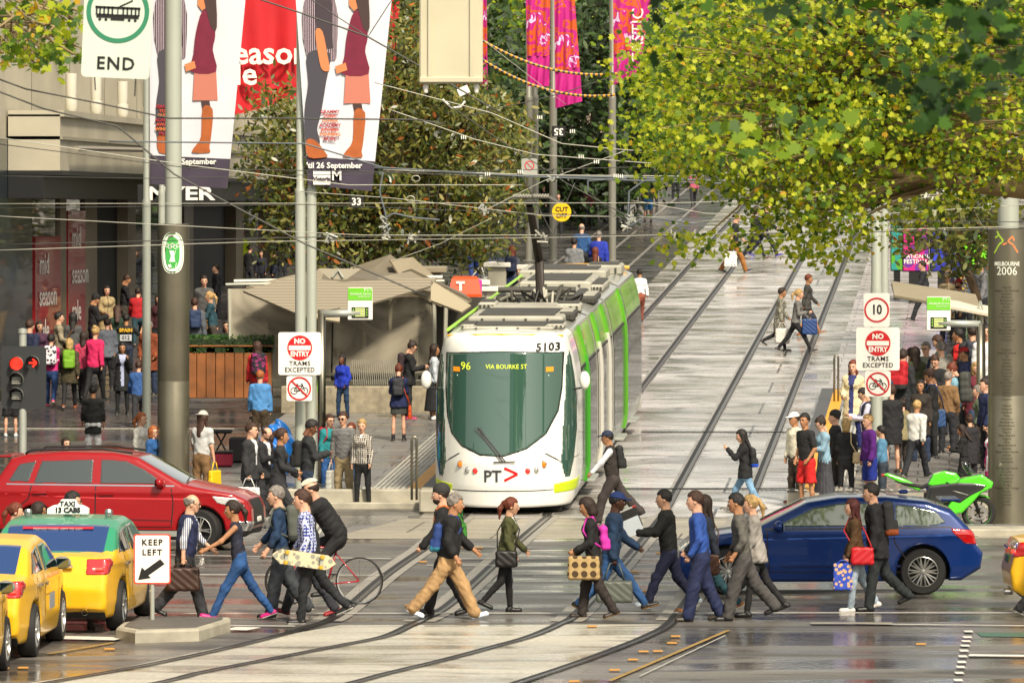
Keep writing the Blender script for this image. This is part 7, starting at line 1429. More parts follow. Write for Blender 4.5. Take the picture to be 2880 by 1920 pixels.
for x, y, Y in ((955, 410, 97), (943, 457, 96)): gadget('small open wire loop hanging on the span wire', x, y, Y, lambda b: b.tube([(.07 * math.cos(a / 2), 0, .05 * math.sin(a / 2)) for a in range(14)], .008, m_wl, 5))
for s_, x, y, Y, c1, c2, rot in (('33', 819, 464, 95, m_blk, m_white, 0), ('35', 1283, 302, 99, m_blk, m_white, 180)):
    r = empty('number_plate', P(x * 1.2245, y * 1.2245, Y), 0, {'33': 'small black plate reading 33 on a wire in front of the magnolia', '35': 'small black upside down plate between the grey flagpoles'}[s_], 'number plate'); b = MB(); b.box((0, 0, 0), (.24, .01, .19), c1); b.build('plate', None, r); text(s_, .17, c2, (0, -.01, 0), parent=r, bold=.004); r.rotation_euler = (0, R(rot), 0)
r = empty('cut_off_sign', P(1290 * 1.2245, 487 * 1.2245, 98), 0, 'round yellow CUT OFF disc hanging on the wires above the tram', 'sign'); b = MB(); disc(b, .165, mat('#e8b90c', .45), (0, 0), 0, 28); b.build('disc', None, r); text('CUT', .11, m_blk, (0, -.008, .045), parent=r, bold=.002); text('OFF', .11, m_blk, (0, -.008, -.065), parent=r, bold=.002)
r = empty('small_sign', P(1216 * 1.2245, 385 * 1.2245, 150), 0, 'small grey no symbol sign hanging behind the wires', 'sign'); b = MB(); plate(b, .42, .48, m_galv); b.build('plate', None, r); b = MB(); disc(b, .13, m_red, (0, .05), -.01, 20, .105); seg(b, [(-.08, .13), (.08, -.03)], .02, m_red, -.012); b.build('ring', None, r)
r = empty('security_camera', P(1045 * 1.2245, 235 * 1.2245, 100), 0, 'white bracket with a tilted white plate hanging below the cream sign', 'bracket'); b = MB(); b.tube([(-.22, 0, .05), (-.05, 0, -.1), (.1, 0, -.08), (.18, 0, .02)], .02, m_white); b.build('arm', None, r); b = MB(); b.box((.22, 0, .12), (.2, .02, .14), m_white, M=Matrix.Rotation(R(-25), 4, 'Y')); b.build('plate', None, r)
# ---------------------------------------------------------------- everyone in the street
def BP(c, lab, **k): return ('backpack', dict(lab=lab, c=c, **k))
def HB(c, lab, **k): return ('handbag', dict(lab=lab, c=c, **k))
E = PH
def ppl(): 
    P_ = person
    # the crossing, left to right
    P_(33, 1735, 1417, 0, 'red haired woman with a ponytail in a navy jacket behind the taxis', hair='pony', hc='red', sex='f', pose='walk', up='jacket', uc='#1c2334', inner='#d8d8d8')
    P_(98, 1735, 1415, 20, 'woman with long dark hair and glasses behind the taxis', skin='m', hair='long', sex='f', pose='walk2', up='jacket', uc='#1d1d22', glasses='y')
    P_(192, 1735, 1385, 0, 'young man with glasses and black hair behind the taxi roof sign', skin='a', hair='short', hc='blk', pose='walk', up='jacket', uc='#22242c', glasses='y')
    P_(522, 1737, 1392, 0, 'balding man in a navy vest and striped shirt carrying a brown briefcase', hair='thin', hc='gry', pose=('wide', dict(aR=(-14, 14, 10), lR=(-20, 20), lL=(18, 4), gripR=.9)), up='vest', uc='#1a2244', inner=pattern('stripe', '#c9cbd2', '#5f6880', 12, axis='Y'), sl=0, lo='loose', lc='#2b2c31', glasses='sun', w=1.22, shoe='#121212', sole='#222222', extra=[HB('#38231a', 'dark brown leather briefcase in the hand of the balding man', size=(.46, .12, .33), name='briefcase', cat='briefcase', strap='hand', hang=.03)], )
    P_(672, 1743, 1410, 180, 'ponytailed woman in a dark tank top, blue jeans and magenta sneakers', skin='m', hair='pony', hc='dbr', sex='f', pose=('wide', dict(lR=(-29, 8), lL=(27, 2), aL=(44, 18, 6), aR=(-18, 20, 8))), up='tank', uc='#1f2233', sl=0, lo='jeans', lc='#1f477a', shoe='#b5156e', sole='#e8e4e0', socks='#e6e6e6')
    P_(790, 1737, 1370, 180, 'grey haired man in a dark blue shirt with a grey hiking backpack', hair='short', hc='gry', pose=('walk2', dict(lR=(-16, 20), lL=(10, 2), aL=(4, 28, 8))), up='shirt', uc='#16304f', sl=.8, lo='loose', lc='#33383d', shoe='#111111', extra=[BP('#4d524b', 'grey and green hiking backpack on the grey haired man', size=1.08, c2='#2e322f')])
    P_(868, 1732, 1388, 180, 'man in dark clothes and red shoes walking behind the boy with the skateboard', hair='short', pose='walk', up='jacket', uc='#1a1b1f', lc='#23262d', shoe='#8a1420', sole='#151515')
    r, J, s = P_(868, 1753, 1380, 180, 'young man in a blue plaid shirt carrying a skateboard under his arm', hair='short', hc='brn', pose=('wide', dict(lR=(-30, 14), lL=(8, 2), aL=(-8, 28, 12), aR=(6, 30, 10))), up='shirt', uc=pattern('plaid', '#31419a', '#b9bfd8', 7, '#1e2860'), sl=.8, lo='jeans', lc='#1a1c20', shoe='#141414', sole='#e4e2dc')
    sk = empty('skateboard', r.location, r.rotation_euler[2], 'worn skateboard with yellow wheels under the plaid shirted arm', 'skateboard'); c = Vector(J['wrL']) + Vector((-.03, -.05, -.03)); b = MB()
    pts = [(-.36, .06), (-.41, .0), (-.41, -.0), (-.3, -.1), (.3, -.1), (.42, 0), (.42, .01), (.36, .07), (.3, .1), (-.3, .1)]; b.prism([(p[0] * 1.05, p[1]) for p in pts], 'X', -.008, .008, pattern('blob', '#cdbf9f', '#8f8f80', 12)); M_ = Matrix.Translation(c) @ Matrix.Rotation(R(8), 4, 'X'); b.v = [tuple(M_ @ Vector(v)) for v in b.v]; b.build('deck', None, sk)
    for y_ in (-.24, .24):
        for z_ in (-.07, .07): b = MB(); b.lathe([(0, -.025), (.027, -.025), (.03, 0), (.027, .025), (0, .025)], mat('#c9a22e', .4), 12, (0, y_, z_ ), 'X' if False else 'Z', M_ @ Matrix.Translation((-.045, 0, 0))); b.build('wheel', None, sk)
        b = MB(); b.box((-.03, y_, 0), (.03, .04, .14), m_galv, M_); b.build('truck', None, sk)
    # cyclist
    cy = person(950, 1700, 1372, 180, 'cyclist in a black hooded jacket and pale helmet riding the red bicycle', hair='short', pose=dict2('sit', lR=(70, 82, 5), lL=(34, 40, 5), aR=(62, 14, 6, 6), aL=(60, 16, 6, 6), lean=34, hn=-14, fR=0, fL=-6), up='hoodie', uc='#17181b', lo='jeans', lc='#1d1d20', hat='helmet', hatc='#c3c0b0', Y=80.9, shoe='#141414', sole='#1b1b1b')
    cy[0].location.z += .12
    P_(1262, 1742, 1392, 0, 'grey haired man in a black hooded top and khaki cargo trousers with white sneakers', skin='m', hair='short', hc='gry', pose=('wide', dict(aR=(-12, 40, 12), lR=(-31, 10), lL=(27, 4))), up='hoodie', uc='#131315', sl=.8, lo='loose', lc='#a4835a', w=1.12, shoe='#dfe4ea', sole='#c5d3e6', extra=[BP('#1f3a78', 'blue and teal drawstring bag slung on the man in khaki trousers', size=.85, c2='#2f7c96', low=.1)])
    P_(1252, 1729, 1362, 180, 'bearded man in a black beanie with a leaf patterned backpack', hair='short', pose=('walk', dict(lR=(18, 6), lL=(-14, 14))), up='jacket', uc='#141416', lc='#141416', hat='beanie', hatc='#2a2a28', shoe='#0f0f10', sole='#2a2018', beard='dbr', extra=[BP('#143a16', 'backpack printed with green leaves and a tan base', size=1.05, m=pattern('leaf', '#2f7a22', '#0e1c12', 22), trim='#b5602a')])
    P_(1424, 1721, 1402, 0, 'auburn haired woman in an olive jacket, black leggings and ankle boots', skin='a', hair='pony', hc='red', sex='f', pose=('push', dict(lR=(-12, 30), lL=(5, 2), aR=(-4, 28, 8))), up='jacket', uc='#4a4c2a', inner='#c9c8c2', hem=.08, lo='leggings', lc='#121214', shoe='#141212', sole='#101010', extra=[HB('#15120f', 'black leather shoulder bag with brass buckles on the woman in olive', size=(.34, .14, .26), strap='cross', off=(.02, .0, .04))])
    P_(1668, 1738, 1402, 180, 'dark haired woman in black with a pink drawstring bag and a spotted tote', skin='m', hair='bob', hc='dbr', sex='f', pose=('walk', dict(lR=(14, 6), lL=(-12, 20), aL=(2, 60, 10, 10), aR=(4, 40, 10), hn=12, nod=10)), up='knit', uc='#121214', lo='trousers', lc='#28211f', w=1.1, shoe='#2b211c', sole='#8c6a36', extra=[BP('#c02ea0', 'bright pink drawstring bag on the back of the woman in black', size=.8, low=.08), HB('#b59a68', 'tan tote bag with brown spots held at the elbow', m=pattern('dots', '#a48a5c', '#3f2c14', 8), hand='L', size=(.46, .16, .34), off=(0, -.2, .1), name='tote_bag', cat='bag', c2='#2a211b')])
    P_(1718, 1722, 1382, 0, 'man in a denim jacket and blue cap striding to the right', skin='k', hair='short', hc='blk', pose=('wide', dict(lR=(-20, 30), lL=(36, 2), aL=(24, 30, 6), aR=(-6, 10, 8))), up='jacket', uc='#1f3856', lo='jeans', lc='#2a5080', hat='cap', hatc='#182f66', shoe='#20201f', sole='#b98a4a', extra=[HB('#5a5f57', 'grey and black sports bag hanging from the hand of the man in denim', size=(.5, .24, .3), hand='R', name='sports_bag', cat='bag', hang=.22)])
    P_(1722, 1470, 1210, 180, 'man in a black vest, white sleeves and navy cap crossing in front of the tram', skin='m', hair='short', hc='blk', pose=('wide', dict(lL=(26, 14), lR=(-34, 12), aL=(36, 8, 8), aR=(-10, 20))), up='vest', uc='#2a2422', inner='#cfd3da', lo='loose', lc='#37302f', hat='cap', hatc='#1c2740', glasses='y', shoe='#0f0f10', sole='#191919', w=1.1, extra=[BP('#1b1c1e', 'black backpack with a red stripe on the man in front of the tram', size=.95, trim='#1b1c1e')])
    r, J, s = P_(1880, 1712, 1380, 180, 'black haired man in a leather jacket carrying two printed boxes', skin='a', hair='short', hc='blk', pose=('walk', dict(lL=(24, 4), lR=(-20, 20), aL=(34, 54, 8, 5), aR=(30, 58, 8, 5))), up='jacket', uc='#151715', lo='trousers', lc='#161b38', shoe='#8f9da8', sole='#cfd2d2')
    bx_ = empty('carton', r.location, r.rotation_euler[2], 'black, white and red printed carton carried by the man in leather', 'box'); b = MB(); c = (Vector(J['wrL']) + Vector(J['wrR'])) / 2 + Vector((0, .2, .16)); Mx = Matrix.Translation(c) @ Matrix.Rotation(R(-22), 4, 'X'); b.box((0, 0, 0), (.34, .44, .28), mat('#2b2a29', .5, 0, 0, 10, .3, 14), Mx, bev=.006); b.box((0, .0, .143), (.345, .445, .006), mat('#cfcbc4', .5), Mx); b.box((0, .2, -.02), (.345, .06, .24), mat('#c0141c', .5), Mx); b.box((.0, -.2, .145), (.35, .05, .012), mat('#c0141c', .5), Mx); b.build('box', None, bx_)
    b = MB(); b.box((-.24, -.06, -.1), (.01, .3, .24), mat('#cdd6dc', .5), Mx, rz=.3); o = b.build('paper', None, None, loc=r.location); o.rotation_euler = r.rotation_euler; tag(o, 'folded pale leaflet held against the carton', 'leaflet')
    P_(1968, 1746, 1384, 180, 'man in a royal blue shirt and navy work trousers, hand in pocket', hair='short', hc='brn', pose=('walk', dict(lL=(12, 2), lR=(-14, 12), aL=(-4, 34, 12, 16))), up='shirt', uc='#234690', lo='loose', lc='#151f42', w=1.1, shoe='#2f271e', sole='#1c1814')
    P_(1992, 1728, 1395, 180, 'dark haired woman in a navy coat with a brown shoulder bag, mostly hidden', hair='long', sex='f', pose='walk2', up='jacket', uc='#1a2230', lo='jeans', lc='#1d4450', shoe='#8c5a2c', extra=[HB('#4b2c1c', 'brown leather shoulder bag between the blue and grey shirted men', strap='cross', hand='L', size=(.3, .1, .3))])
    P_(2088, 1744, 1390, 180, 'man in a grey work shirt with reflective bands and grey trousers', skin='m', hair='short', hc='blk', pose=('wide', dict(lL=(16, 4), lR=(-26, 16), aL=(-12, 44, 14, 12), aR=(0, 30))), up='shirt', uc='#55534e', sl=.8, lo='loose', lc='#403e3d', shoe='#191613', sole='#100f0e')
    P_(2128, 1732, 1395, 180, 'blonde woman with a ponytail, pale grey jacket and black heeled boots', hair='pony', hc='bld', sex='f', pose=('wide', dict(lL=(12, 4), lR=(-22, 16), aL=(6, 18, 6), aR=(-12, 20))), up='jacket', uc='#8f8a85', lo='leggings', lc='#17171a', shoe='#131112', sole='#131112', hem=.04)
    P_(2408, 1719, 1406, 180, 'woman with dark red hair in a brown jacket, pale jeans and white sneakers', hair='long', hc='mar', sex='f', pose=('walk', dict(lL=(8, 3), lR=(-16, 14), aL=(2, 20, 6), aR=(2, 20))), up='jacket', uc='#4a3216', hem=.06, lo='jeans', lc='#8a98a4', shoe='#cfcac4', sole='#d9d5cf', extra=[HB('#b5101e', 'bright red shoulder bag on the woman with dark red hair', hand='L', strap='cross', size=(.36, .14, .28), off=(-.0, -.08, .1)), HB('#2c49b0', 'blue paper bag covered with small photographs', m=pattern('blob', '#2c49b0', '#c9a27a', 17), hand='L', size=(.3, .05, .42), name='paper_bag', cat='bag', off=(0, .05, 0), hang=.03)])
    P_(2468, 1717, 1362, 180, 'dark haired man in a black parka with a black and tan backpack', skin='a', hair='short', hc='blk', pose=('wide', dict(lL=(10, 3), lR=(-18, 30), aL=(-4, 20))), up='coat', uc='#151619', hem=-.16, lo='trousers', lc='#1e2426', shoe='#0f0f10', sole='#151515', extra=[BP('#232325', 'black backpack with a tan base on the man in the parka', size=1.05, c2='#8a4218')])
    P_(2966, 1738, 1390, 0, 'walker almost outside the right edge, one dark shoe showing', pose='wide', up='jacket', uc='#17181b', lc='#17181b')
    P_(2096, 1442, 1210, 180, 'woman with very long black hair, black jacket and pale jeans on the tracks', skin='a', hair='long', hc='blk', sex='f', pose=('walk', dict(aL=(40, 100, 4, 10), hn=8, nod=8)), up='jacket', uc='#15161a', lo='jeans', lc='#6f93b2', shoe='#5a544e', hem=.06, extra=[BP('#17181a', 'black and bright blue backpack on the woman on the tracks', size=.9, c2='#1648c0', low=.08)])
    # waiting crowd at the right
    P_(2238, 1415, 1158, 215, 'man in a white cap and cream shirt at the left end of the right crowd', skin='m', hair='short', pose='stand', up='shirt', uc='#d6d0bc', lo='trousers', lc='#3d3228', hat='cap', hatc='#e2e0da', shoe='#8a4a22', e=0)
    P_(2268, 1434, 1164, 215, 'young man in a black T-shirt and bright red shorts', skin='m', hair='short', hc='blk', pose=('pocket', dict(turn=20)), up='tee', uc='#1c1c1e', sl=.5, lo='shorts', lc='#c01818', shoe='#8a4a22', sole='#5a3a1c')
    P_(2318, 1425, 1175, 195, 'woman in a pale denim jacket and long grey pleated skirt', skin='l', hair='bun', hc='dbr', sex='f', pose='phone', up='jacket', uc='#7fa0b4', lo='longskirt', lc='#3b3c42', glasses='y', shoe='#141414')
    P_(2352, 1405, 1154, 185, 'man in a black beanie behind the denim jacket woman', hair='short', pose='stand', up='jacket', uc='#1d1d20', hat='beanie', hatc='#1b1b1c')
    P_(2380, 1412, 1179, 80, 'blonde bobbed woman in a black jacket with a cream shoulder bag', hair='bob', hc='bld', sex='f', pose='stand', up='jacket', uc='#16171a', lo='leggings', lc='#1a1b1e', extra=[HB('#c4ae84', 'cream leather bag on the blonde bobbed woman', hand='R', strap='shoulder', size=(.3, .14, .24), off=(.0, -.1, .14))])
    P_(2446, 1422, 1167, 200, 'curly blond man in a purple sweatshirt and blue shorts', hair='curly', hc='bld', pose=('stand', dict(aL=(2, 14, 10), turn=15)), up='knit', uc='#571a78', lo='shorts', lc='#1c2f8a', shoe='#191919', w=1.08)
    P_(2482, 1415, 1199, 160, 'dark haired boy in a denim shirt behind the purple sweatshirt', skin='a', hair='short', hc='blk', pose='stand', up='shirt', uc='#4f7f9f', lc='#2a3440')
    P_(2400, 1265, 1015, 250, 'woman in a long cream trench coat and navy trousers by the hoop post', hair='long', hc='red', sex='f', pose='stand2', up='coat', uc='#cfc09c', inner='#2b3166', lo='trousers', lc='#1a2460', e=E)
    P_(2438, 1330, 1093, 190, 'dark haired man with glasses in a navy vest looking down', skin='a', hair='short', hc='blk', pose='phone', up='vest', uc='#1b2338', inner='#c3bfd2', glasses='y', e=E, lc='#1b2338')
    P_(2538, 1328, 1122, 130, 'woman in a khaki jacket and dark leggings seen from behind', hair='bun', hc='dbr', sex='f', pose='stand2', up='jacket', uc='#7f7654', hem=.06, lo='leggings', lc='#2a2320', e=E, shoe='#8c5a2c', extra=[HB('#8c6a44', 'leopard print shoulder bag on the woman in khaki', m=pattern('blob', '#a07a50', '#2b1c12', 26), hand='R', strap='shoulder', size=(.32, .14, .34), off=(.08, 0, -.02))])
    P_(2508, 1330, 1085, 100, 'woman with curly brown hair and a black coat behind the no cycling sign', hair='curly', hc='brn', sex='f', pose='stand', up='coat', uc='#17171b', lo='miniskirt', lc='#17171b', e=E)
    P_(2538, 1238, 985, 60, 'traveller with a red and black rucksack behind the no entry sign', hair='short', pose='stand', up='jacket', uc='#222428', e=E, extra=[BP('#a81420', 'red and black rucksack seen between the signs and the crowd', size=1.25, trim='#17171a', c2='#222222')])
    P_(2606, 1208, 964, 245, 'grey haired man with glasses in a navy blazer', hair='short', hc='gry', pose='stand', up='suit', uc='#1a2140', inner='#777a70', lc='#3a3d44', glasses='y', e=E)
    P_(2650, 1225, 962, 120, 'grey haired man in a pale grey jumper seen from behind', hair='curly', hc='gry', pose='stand', up='knit', uc='#85827b', lc='#33353a', e=E)
    P_(2624, 1292, 1042, 180, 'young man in a black T-shirt with a hair knot and tight black jeans', skin='m', hair='bun', hc='brn', pose=('phone', dict(turn=10)), up='tee', uc='#141416', sl=.5, lo='leggings', lc='#17181b', e=E, sole='#e6e6e6', extra=[HB('#2b4a78', 'denim and brown satchel on the young man with the hair knot', hand='R', strap='cross', size=(.34, .14, .36), off=(.03, -.1, .05))])
    P_(2688, 1262, 1024, 170, 'red haired woman in a pale denim jacket with a huge rucksack', hair='bun', hc='red', sex='f', pose='phone', up='jacket', uc='#7aa4b8', lo='leggings', lc='#1c1d20', e=E, extra=[BP('#3b3c38', 'huge grey travel rucksack on the red haired woman', size=1.4, c2='#2a2a28')])
    P_(2700, 1180, 926, 160, 'young man in a bright red T-shirt with black straps', skin='m', hair='short', hc='blk', pose='stand', up='tee', uc='#c01c1c', sl=.5, e=E, lc='#22242a', extra=[BP('#1b1c1f', 'black backpack on the young man in the red T-shirt', size=.9)])
    P_(2736, 1190, 918, 95, 'person in a dark grey hoodie with a dark backpack', hair='short', pose='stand', up='hoodie', uc='#26282c', e=E, extra=[BP('#2a2f3c', 'dark backpack with a round badge in the right crowd', size=1.0)])
    P_(2716, 1225, 975, 200, 'man in a red and black cap and navy top in the right crowd', skin='m', hair='short', pose='stand', up='jacket', uc='#1b2448', hat='cap', hatc='#a01820', e=E)
    P_(2712, 1385, 1183, 165, 'woman with brown hair in a fuzzy black jumper near the steel post', skin='m', hair='long', hc='dbr', sex='f', pose='phone', up='knit', uc='#131316', lo='longskirt', lc='#131316', e=0, Y=108)
    P_(2728, 1375, 1172, 100, 'dark haired girl behind the woman in the fuzzy jumper', hair='bun', hc='brn', sex='f', pose='stand', up='coat', uc='#1d1b20', lc='#1d1b20', e=0, Y=110)
    P_(2774, 1200, 914, 265, 'young man in a white shirt beside the right pillar', skin='a', hair='short', hc='blk', pose='stand', up='tee', uc='#d8d8dc', e=E, lc='#1c2034')
    P_(2776, 1325, 1065, 200, 'person in navy half hidden behind the right pillar', hair='short', pose='stand', up='jacket', uc='#1b264e', e=E)
    P_(2792, 1420, 1200, 200, 'woman in a pink coat half hidden behind the right pillar', hair='long', sex='f', pose='stand', up='coat', uc='#c22a78', inner='#dcdcdc', Y=107)
    P_(2665, 960, 767, 265, 'curly grey haired woman in a beige coat on the mall behind the slatted roof', hair='curly', hc='gry', sex='f', pose='stand', up='coat', uc='#b7a684', glasses='sun')
    P_(2700, 975, 783, 210, 'bearded man in a red cap behind the slatted roof', skin='m', hair='short', pose='stand', up='tee', uc='#b8b4a8', hat='cap', hatc='#b01828', beard='dbr')
    P_(2672, 930, 742, 180, 'person in dark navy behind the red cap', hair='short', pose='stand', up='jacket', uc='#171b2c')
    P_(2715, 935, 745, 250, 'person in a patterned shirt near the bare branches', hair='short', pose='stand', up='shirt', uc=pattern('blob', '#4b586b', '#c7a13a', 12))
    P_(2760, 950, 730, 200, 'shopper in grey at the far right of the mall', hair='short', pose='stand', up='jacket', uc='#6d6f74')
    P_(2600, 905, 735, 180, 'walker in dark clothes beyond the magenta poster', hair='short', pose='walk', up='jacket', uc='#22252c')
    # on the tracks up the hill
    r, J, s = P_(2192, 988, 811, 10, 'dark curly haired woman in a patterned coat walking up the tracks', skin='m', hair='curly', hc='dbr', sex='f', pose='push', up='coat', uc=pattern('blob', '#55554c', '#b5b2a2', 40), lo='leggings', lc='#15151a', extra=[HB('#c9c6c0', 'white and black paper bag carried behind the blonde woman', hand='R', size=(.4, .14, .42), name='paper_bag', cat='bag')])
    P_(2238, 992, 815, 0, 'blonde woman in a grey top carrying a large blue bag on the tracks', hair='pony', hc='bld', sex='f', pose=('wide', dict(aR=(5, 95, 10, 10))), up='knit', uc='#6a6a68', lo='leggings', lc='#15161c', shoe='#15151a', extra=[HB('#15386e', 'large royal blue shopping bag of the blonde woman', hand='R', size=(.4, .16, .42), off=(0, -.05, -.05), name='shopping_bag', cat='bag')])
    P_(2268, 948, 773, 0, 'short haired woman in a dark grey skirt suit stepping off the rail', skin='m', hair='short', hc='red', sex='f', pose=('walk', dict(lL=(32, 10), lR=(-10, 10))), up='suit', uc='#3b3a38', lo='skirt', lc='#302f2d', shoe='#7c4a26')
    P_(2065, 768, 600, 0, 'man in a dark top and tan trousers with a white patterned bag', hair='short', pose='walk', up='tee', uc='#1a1c22', sl=.5, lo='trousers', lc='#8f5c26', shoe='#1b2440', extra=[HB('#cfd0d0', 'white carrier bag with black squares up the hill', m=pattern('dots', '#d2d2d0', '#202020', 11), hand='R', size=(.36, .1, .45), name='carrier_bag', cat='bag')])
    P_(2122, 732, 582, 0, 'walker in a black coat under the tips of the plane tree', hair='long', sex='f', pose='walk', up='coat', uc='#14161c', lo='leggings', lc='#141a2c', shoe='#4a1c28')
    P_(2150, 722, 572, 0, 'walker in black with bright blue sneakers under the plane tree', hair='short', pose='wide', up='jacket', uc='#14161c', lo='jeans', lc='#141a2c', shoe='#2c1c90')
    P_(1800, 905, 758, 100, 'man in a white shirt half hidden by the rear of the tram', skin='m', hair='short', hc='blk', pose='walk', up='shirt', uc='#d3d6da', lc='#8a4a3a')
    P_(1615, 850, 671, 90, 'person in a pale grey hooded sweatshirt beyond the tram roof', skin='a', hair='short', hc='blk', pose='stand', up='hoodie', uc='#74777a', lc='#22252c')
    P_(1674, 855, 697, 85, 'auburn haired woman in a black top with a white collar beyond the tram', hair='long', hc='red', sex='f', pose='stand', up='knit', uc='#15161c', extra=[HB('#c9a890', 'pale pink handbag beyond the tram roof', hand='R', strap='shoulder', size=(.28, .1, .3), off=(.05, 0, .1))])
    P_(1684, 820, 652, 90, 'person in a bright blue rain jacket beyond the tram', hair='short', hc='gry', pose='walk', up='jacket', uc='#1a2f9a', w=1.15)
    P_(1636, 800, 630, 90, 'big man in a teal blue shirt beyond the tram roof', hair='bald', hc='gry', pose='walk', up='shirt', uc='#1f4a7c', w=1.2)
    P_(1440, 870, 693, 80, 'ginger haired woman in grey with a navy backpack by the bins', hair='long', hc='red', sex='f', pose='walk', up='tee', uc='#4a4d58', sl=.5, lo='jeans', lc='#16244a', extra=[BP('#182642', 'navy backpack of the ginger haired woman by the bins', size=.95)])
    P_(1332, 800, 628, 100, 'person in dark blue jeans under the magnolia branches', hair='short', pose='walk', up='jacket', uc='#27303c', lo='jeans', lc='#15306c')
    P_(1822, 625, 500, 270, 'man in a dark top and bright blue shorts far up the hill', hair='short', pose='stand', up='tee', uc='#1b1c22', sl=.5, lo='shorts', lc='#1f6aa8')
    FARP = [(1437, 620, 505, 'turquoise jacket', '#148a9a'), (1475, 622, 508, 'maroon jacket', '#4a1a24'), (1512, 600, 490, 'brown jumper', '#5a3c28'), (1530, 640, 520, 'black coat', '#15161a'), (1556, 622, 500, 'dark red hoodie', '#4c1418'), (1590, 606, 494, 'black jacket', '#181a1e'), (1636, 600, 495, 'navy coat', '#1a2238'), (1680, 590, 488, 'grey coat', '#4c4d50'), (1900, 560, 455, 'dark green coat', '#1f2c22'), (2290, 520, 420, 'orange top', '#b5542a'), (2340, 500, 405, 'pale blue shirt', '#7f9ab5'), (1462, 655, 540, 'olive parka', '#44452c'), (1420, 600, 492, 'teal hooded top', '#1c5a5c'), (1545, 590, 484, 'tan raincoat', '#8a765a'), (1570, 660, 545, 'charcoal anorak', '#2b2c2f'), (1612, 612, 502, 'cream cardigan', '#b5ab92'), (1655, 640, 528, 'wine red coat', '#5a1c2a'), (1705, 605, 500, 'slate jumper', '#4a5058'), (1745, 620, 512, 'black puffer jacket', '#141418'), (1780, 590, 487, 'khaki shirt', '#77704c'), (1840, 585, 483, 'white T-shirt', '#c9c9c6'), (1950, 580, 478, 'pink top', '#a8506a')]
    for i, (x, y, t, d, c) in enumerate(FARP): P_(x, y, t, (80, 100, 270, 250)[i % 4], 'distant walker in a ' + d + ' far up the hill', hair=('short', 'long')[i % 2], sex=('m', 'f')[i % 2], pose=('stand', 'walk')[i % 2], up='jacket', uc=c, grp='people far up the hill')
    # left side: on and beside the platform
    P_(964, 1175, 999, 240, 'woman in a bright blue jacket waiting beside the bench', skin='d', hair='long', hc='blk', sex='f', pose='pocket', up='jacket', uc='#1230a8', lo='jeans', lc='#14304e', e=E)
    P_(1121, 1240, 1028, 88, 'woman with a red bun, navy jacket and black tights seen from behind', hair='bun', hc='red', sex='f', pose='phone', up='jacket', uc='#16204a', hem=.05, lo='miniskirt', lc='#3b3e3c', shoe='#1a1a1e', socks='#2a2228', e=E, extra=[BP('#2b2d33', 'grey backpack of the woman with the red bun', size=.9), HB('#c04818', 'orange red bag hanging at the side of the woman with the bun', hand='R', size=(.14, .08, .32), strap='shoulder', off=(.03, 0, -.1))])
    P_(1150, 1180, 962, 0, 'dark haired woman in a black jacket reading her phone left of the tram', hair='bun', hc='dbr', sex='f', pose='phone', up='jacket', uc='#15161a', hem=.05, lo='leggings', lc='#1a1b1e', e=E, w=1.15, glasses='sun', shoe='#b02a5c', extra=[BP('#2a1c22', 'dark maroon and cream backpack on the woman with the phone', size=1.05)])
    P_(1218, 1180, 970, 10, 'long haired woman in a white jacket and black skirt beside the tram nose', skin='m', hair='long', hc='dbr', sex='f', pose=('stand', dict(aL=(10, 80, 10))), up='jacket', uc='#b9c2cc', lo='longskirt', lc='#1b1c1f', e=E, shoe='#dcdcdc', extra=[HB('#1d1a1a', 'boxy black handbag of the woman beside the tram nose', hand='L', size=(.38, .14, .28), off=(0, 0, .05))])
    P_(967, 1418, 1160, 250, 'man in sunglasses and a black striped jumper at the kerb', hair='short', hc='brn', pose='stand', up='knit', uc=pattern('stripe', '#15161a', '#8c8c8c', 13), lo='trousers', lc='#8a7a5c', glasses='sun', shoe='#2a2a2a', extra=[HB('#a9aaa4', 'grey plastic carrier bag at the hand of the man in stripes', hand='R', size=(.3, .12, .4), name='carrier_bag', cat='bag')])
    P_(990, 1395, 1190, 240, 'long haired auburn girl behind the man in stripes', hair='long', hc='red', sex='f', pose='stand', up='jacket', uc='#3b6a70', lo='jeans', lc='#4a6a90')
    P_(1020, 1427, 1181, 250, 'curly blonde woman in a plaid shirt and black jeans at the kerb', hair='curly', hc='bld', sex='f', pose=('stand', dict(turn=15)), up='shirt', uc=pattern('plaid', '#1a1a1c', '#b9b2a6', 8, '#4a4a4a'), inner='#cfd4cf', lo='leggings', lc='#141518', shoe='#17171a', sole='#dddddd')
    P_(925, 1400, 1167, 300, 'short curly haired woman in teal with a red backpack at the kerb', hair='curly', hc='brn', sex='f', pose='stand', up='jacket', uc='#1a7a80', lo='jeans', lc='#24508a', glasses='y', extra=[BP('#a0141e', 'red backpack at the kerb next to the striped jumper', size=1.0)])
    P_(864, 1470, 1183, 10, 'dark haired man with earphones in a charcoal jacket', skin='d', hair='short', hc='blk', pose='phone', up='jacket', uc='#25272a', lo='jeans', lc='#22334c', extra=[BP('#17181a', 'black backpack low on the man with earphones', size=1.0, low=.08)])
    P_(782, 1490, 1207, 0, 'woman with a long plait in a dark trouser suit walking right', skin='m', hair='pony', hc='brn', sex='f', pose=('walk', dict(aR=(10, 60, 8, 10))), up='suit', uc='#232428', lo='loose', lc='#2a2a2d', shoe='#15161a')
    P_(742, 1455, 1203, 330, 'bearded balding man with glasses and a lanyard looking down', hair='thin', hc='brn', pose='phone', up='suit', uc='#1d1e22', inner='#d6d6da', glasses='y', beard='brn')
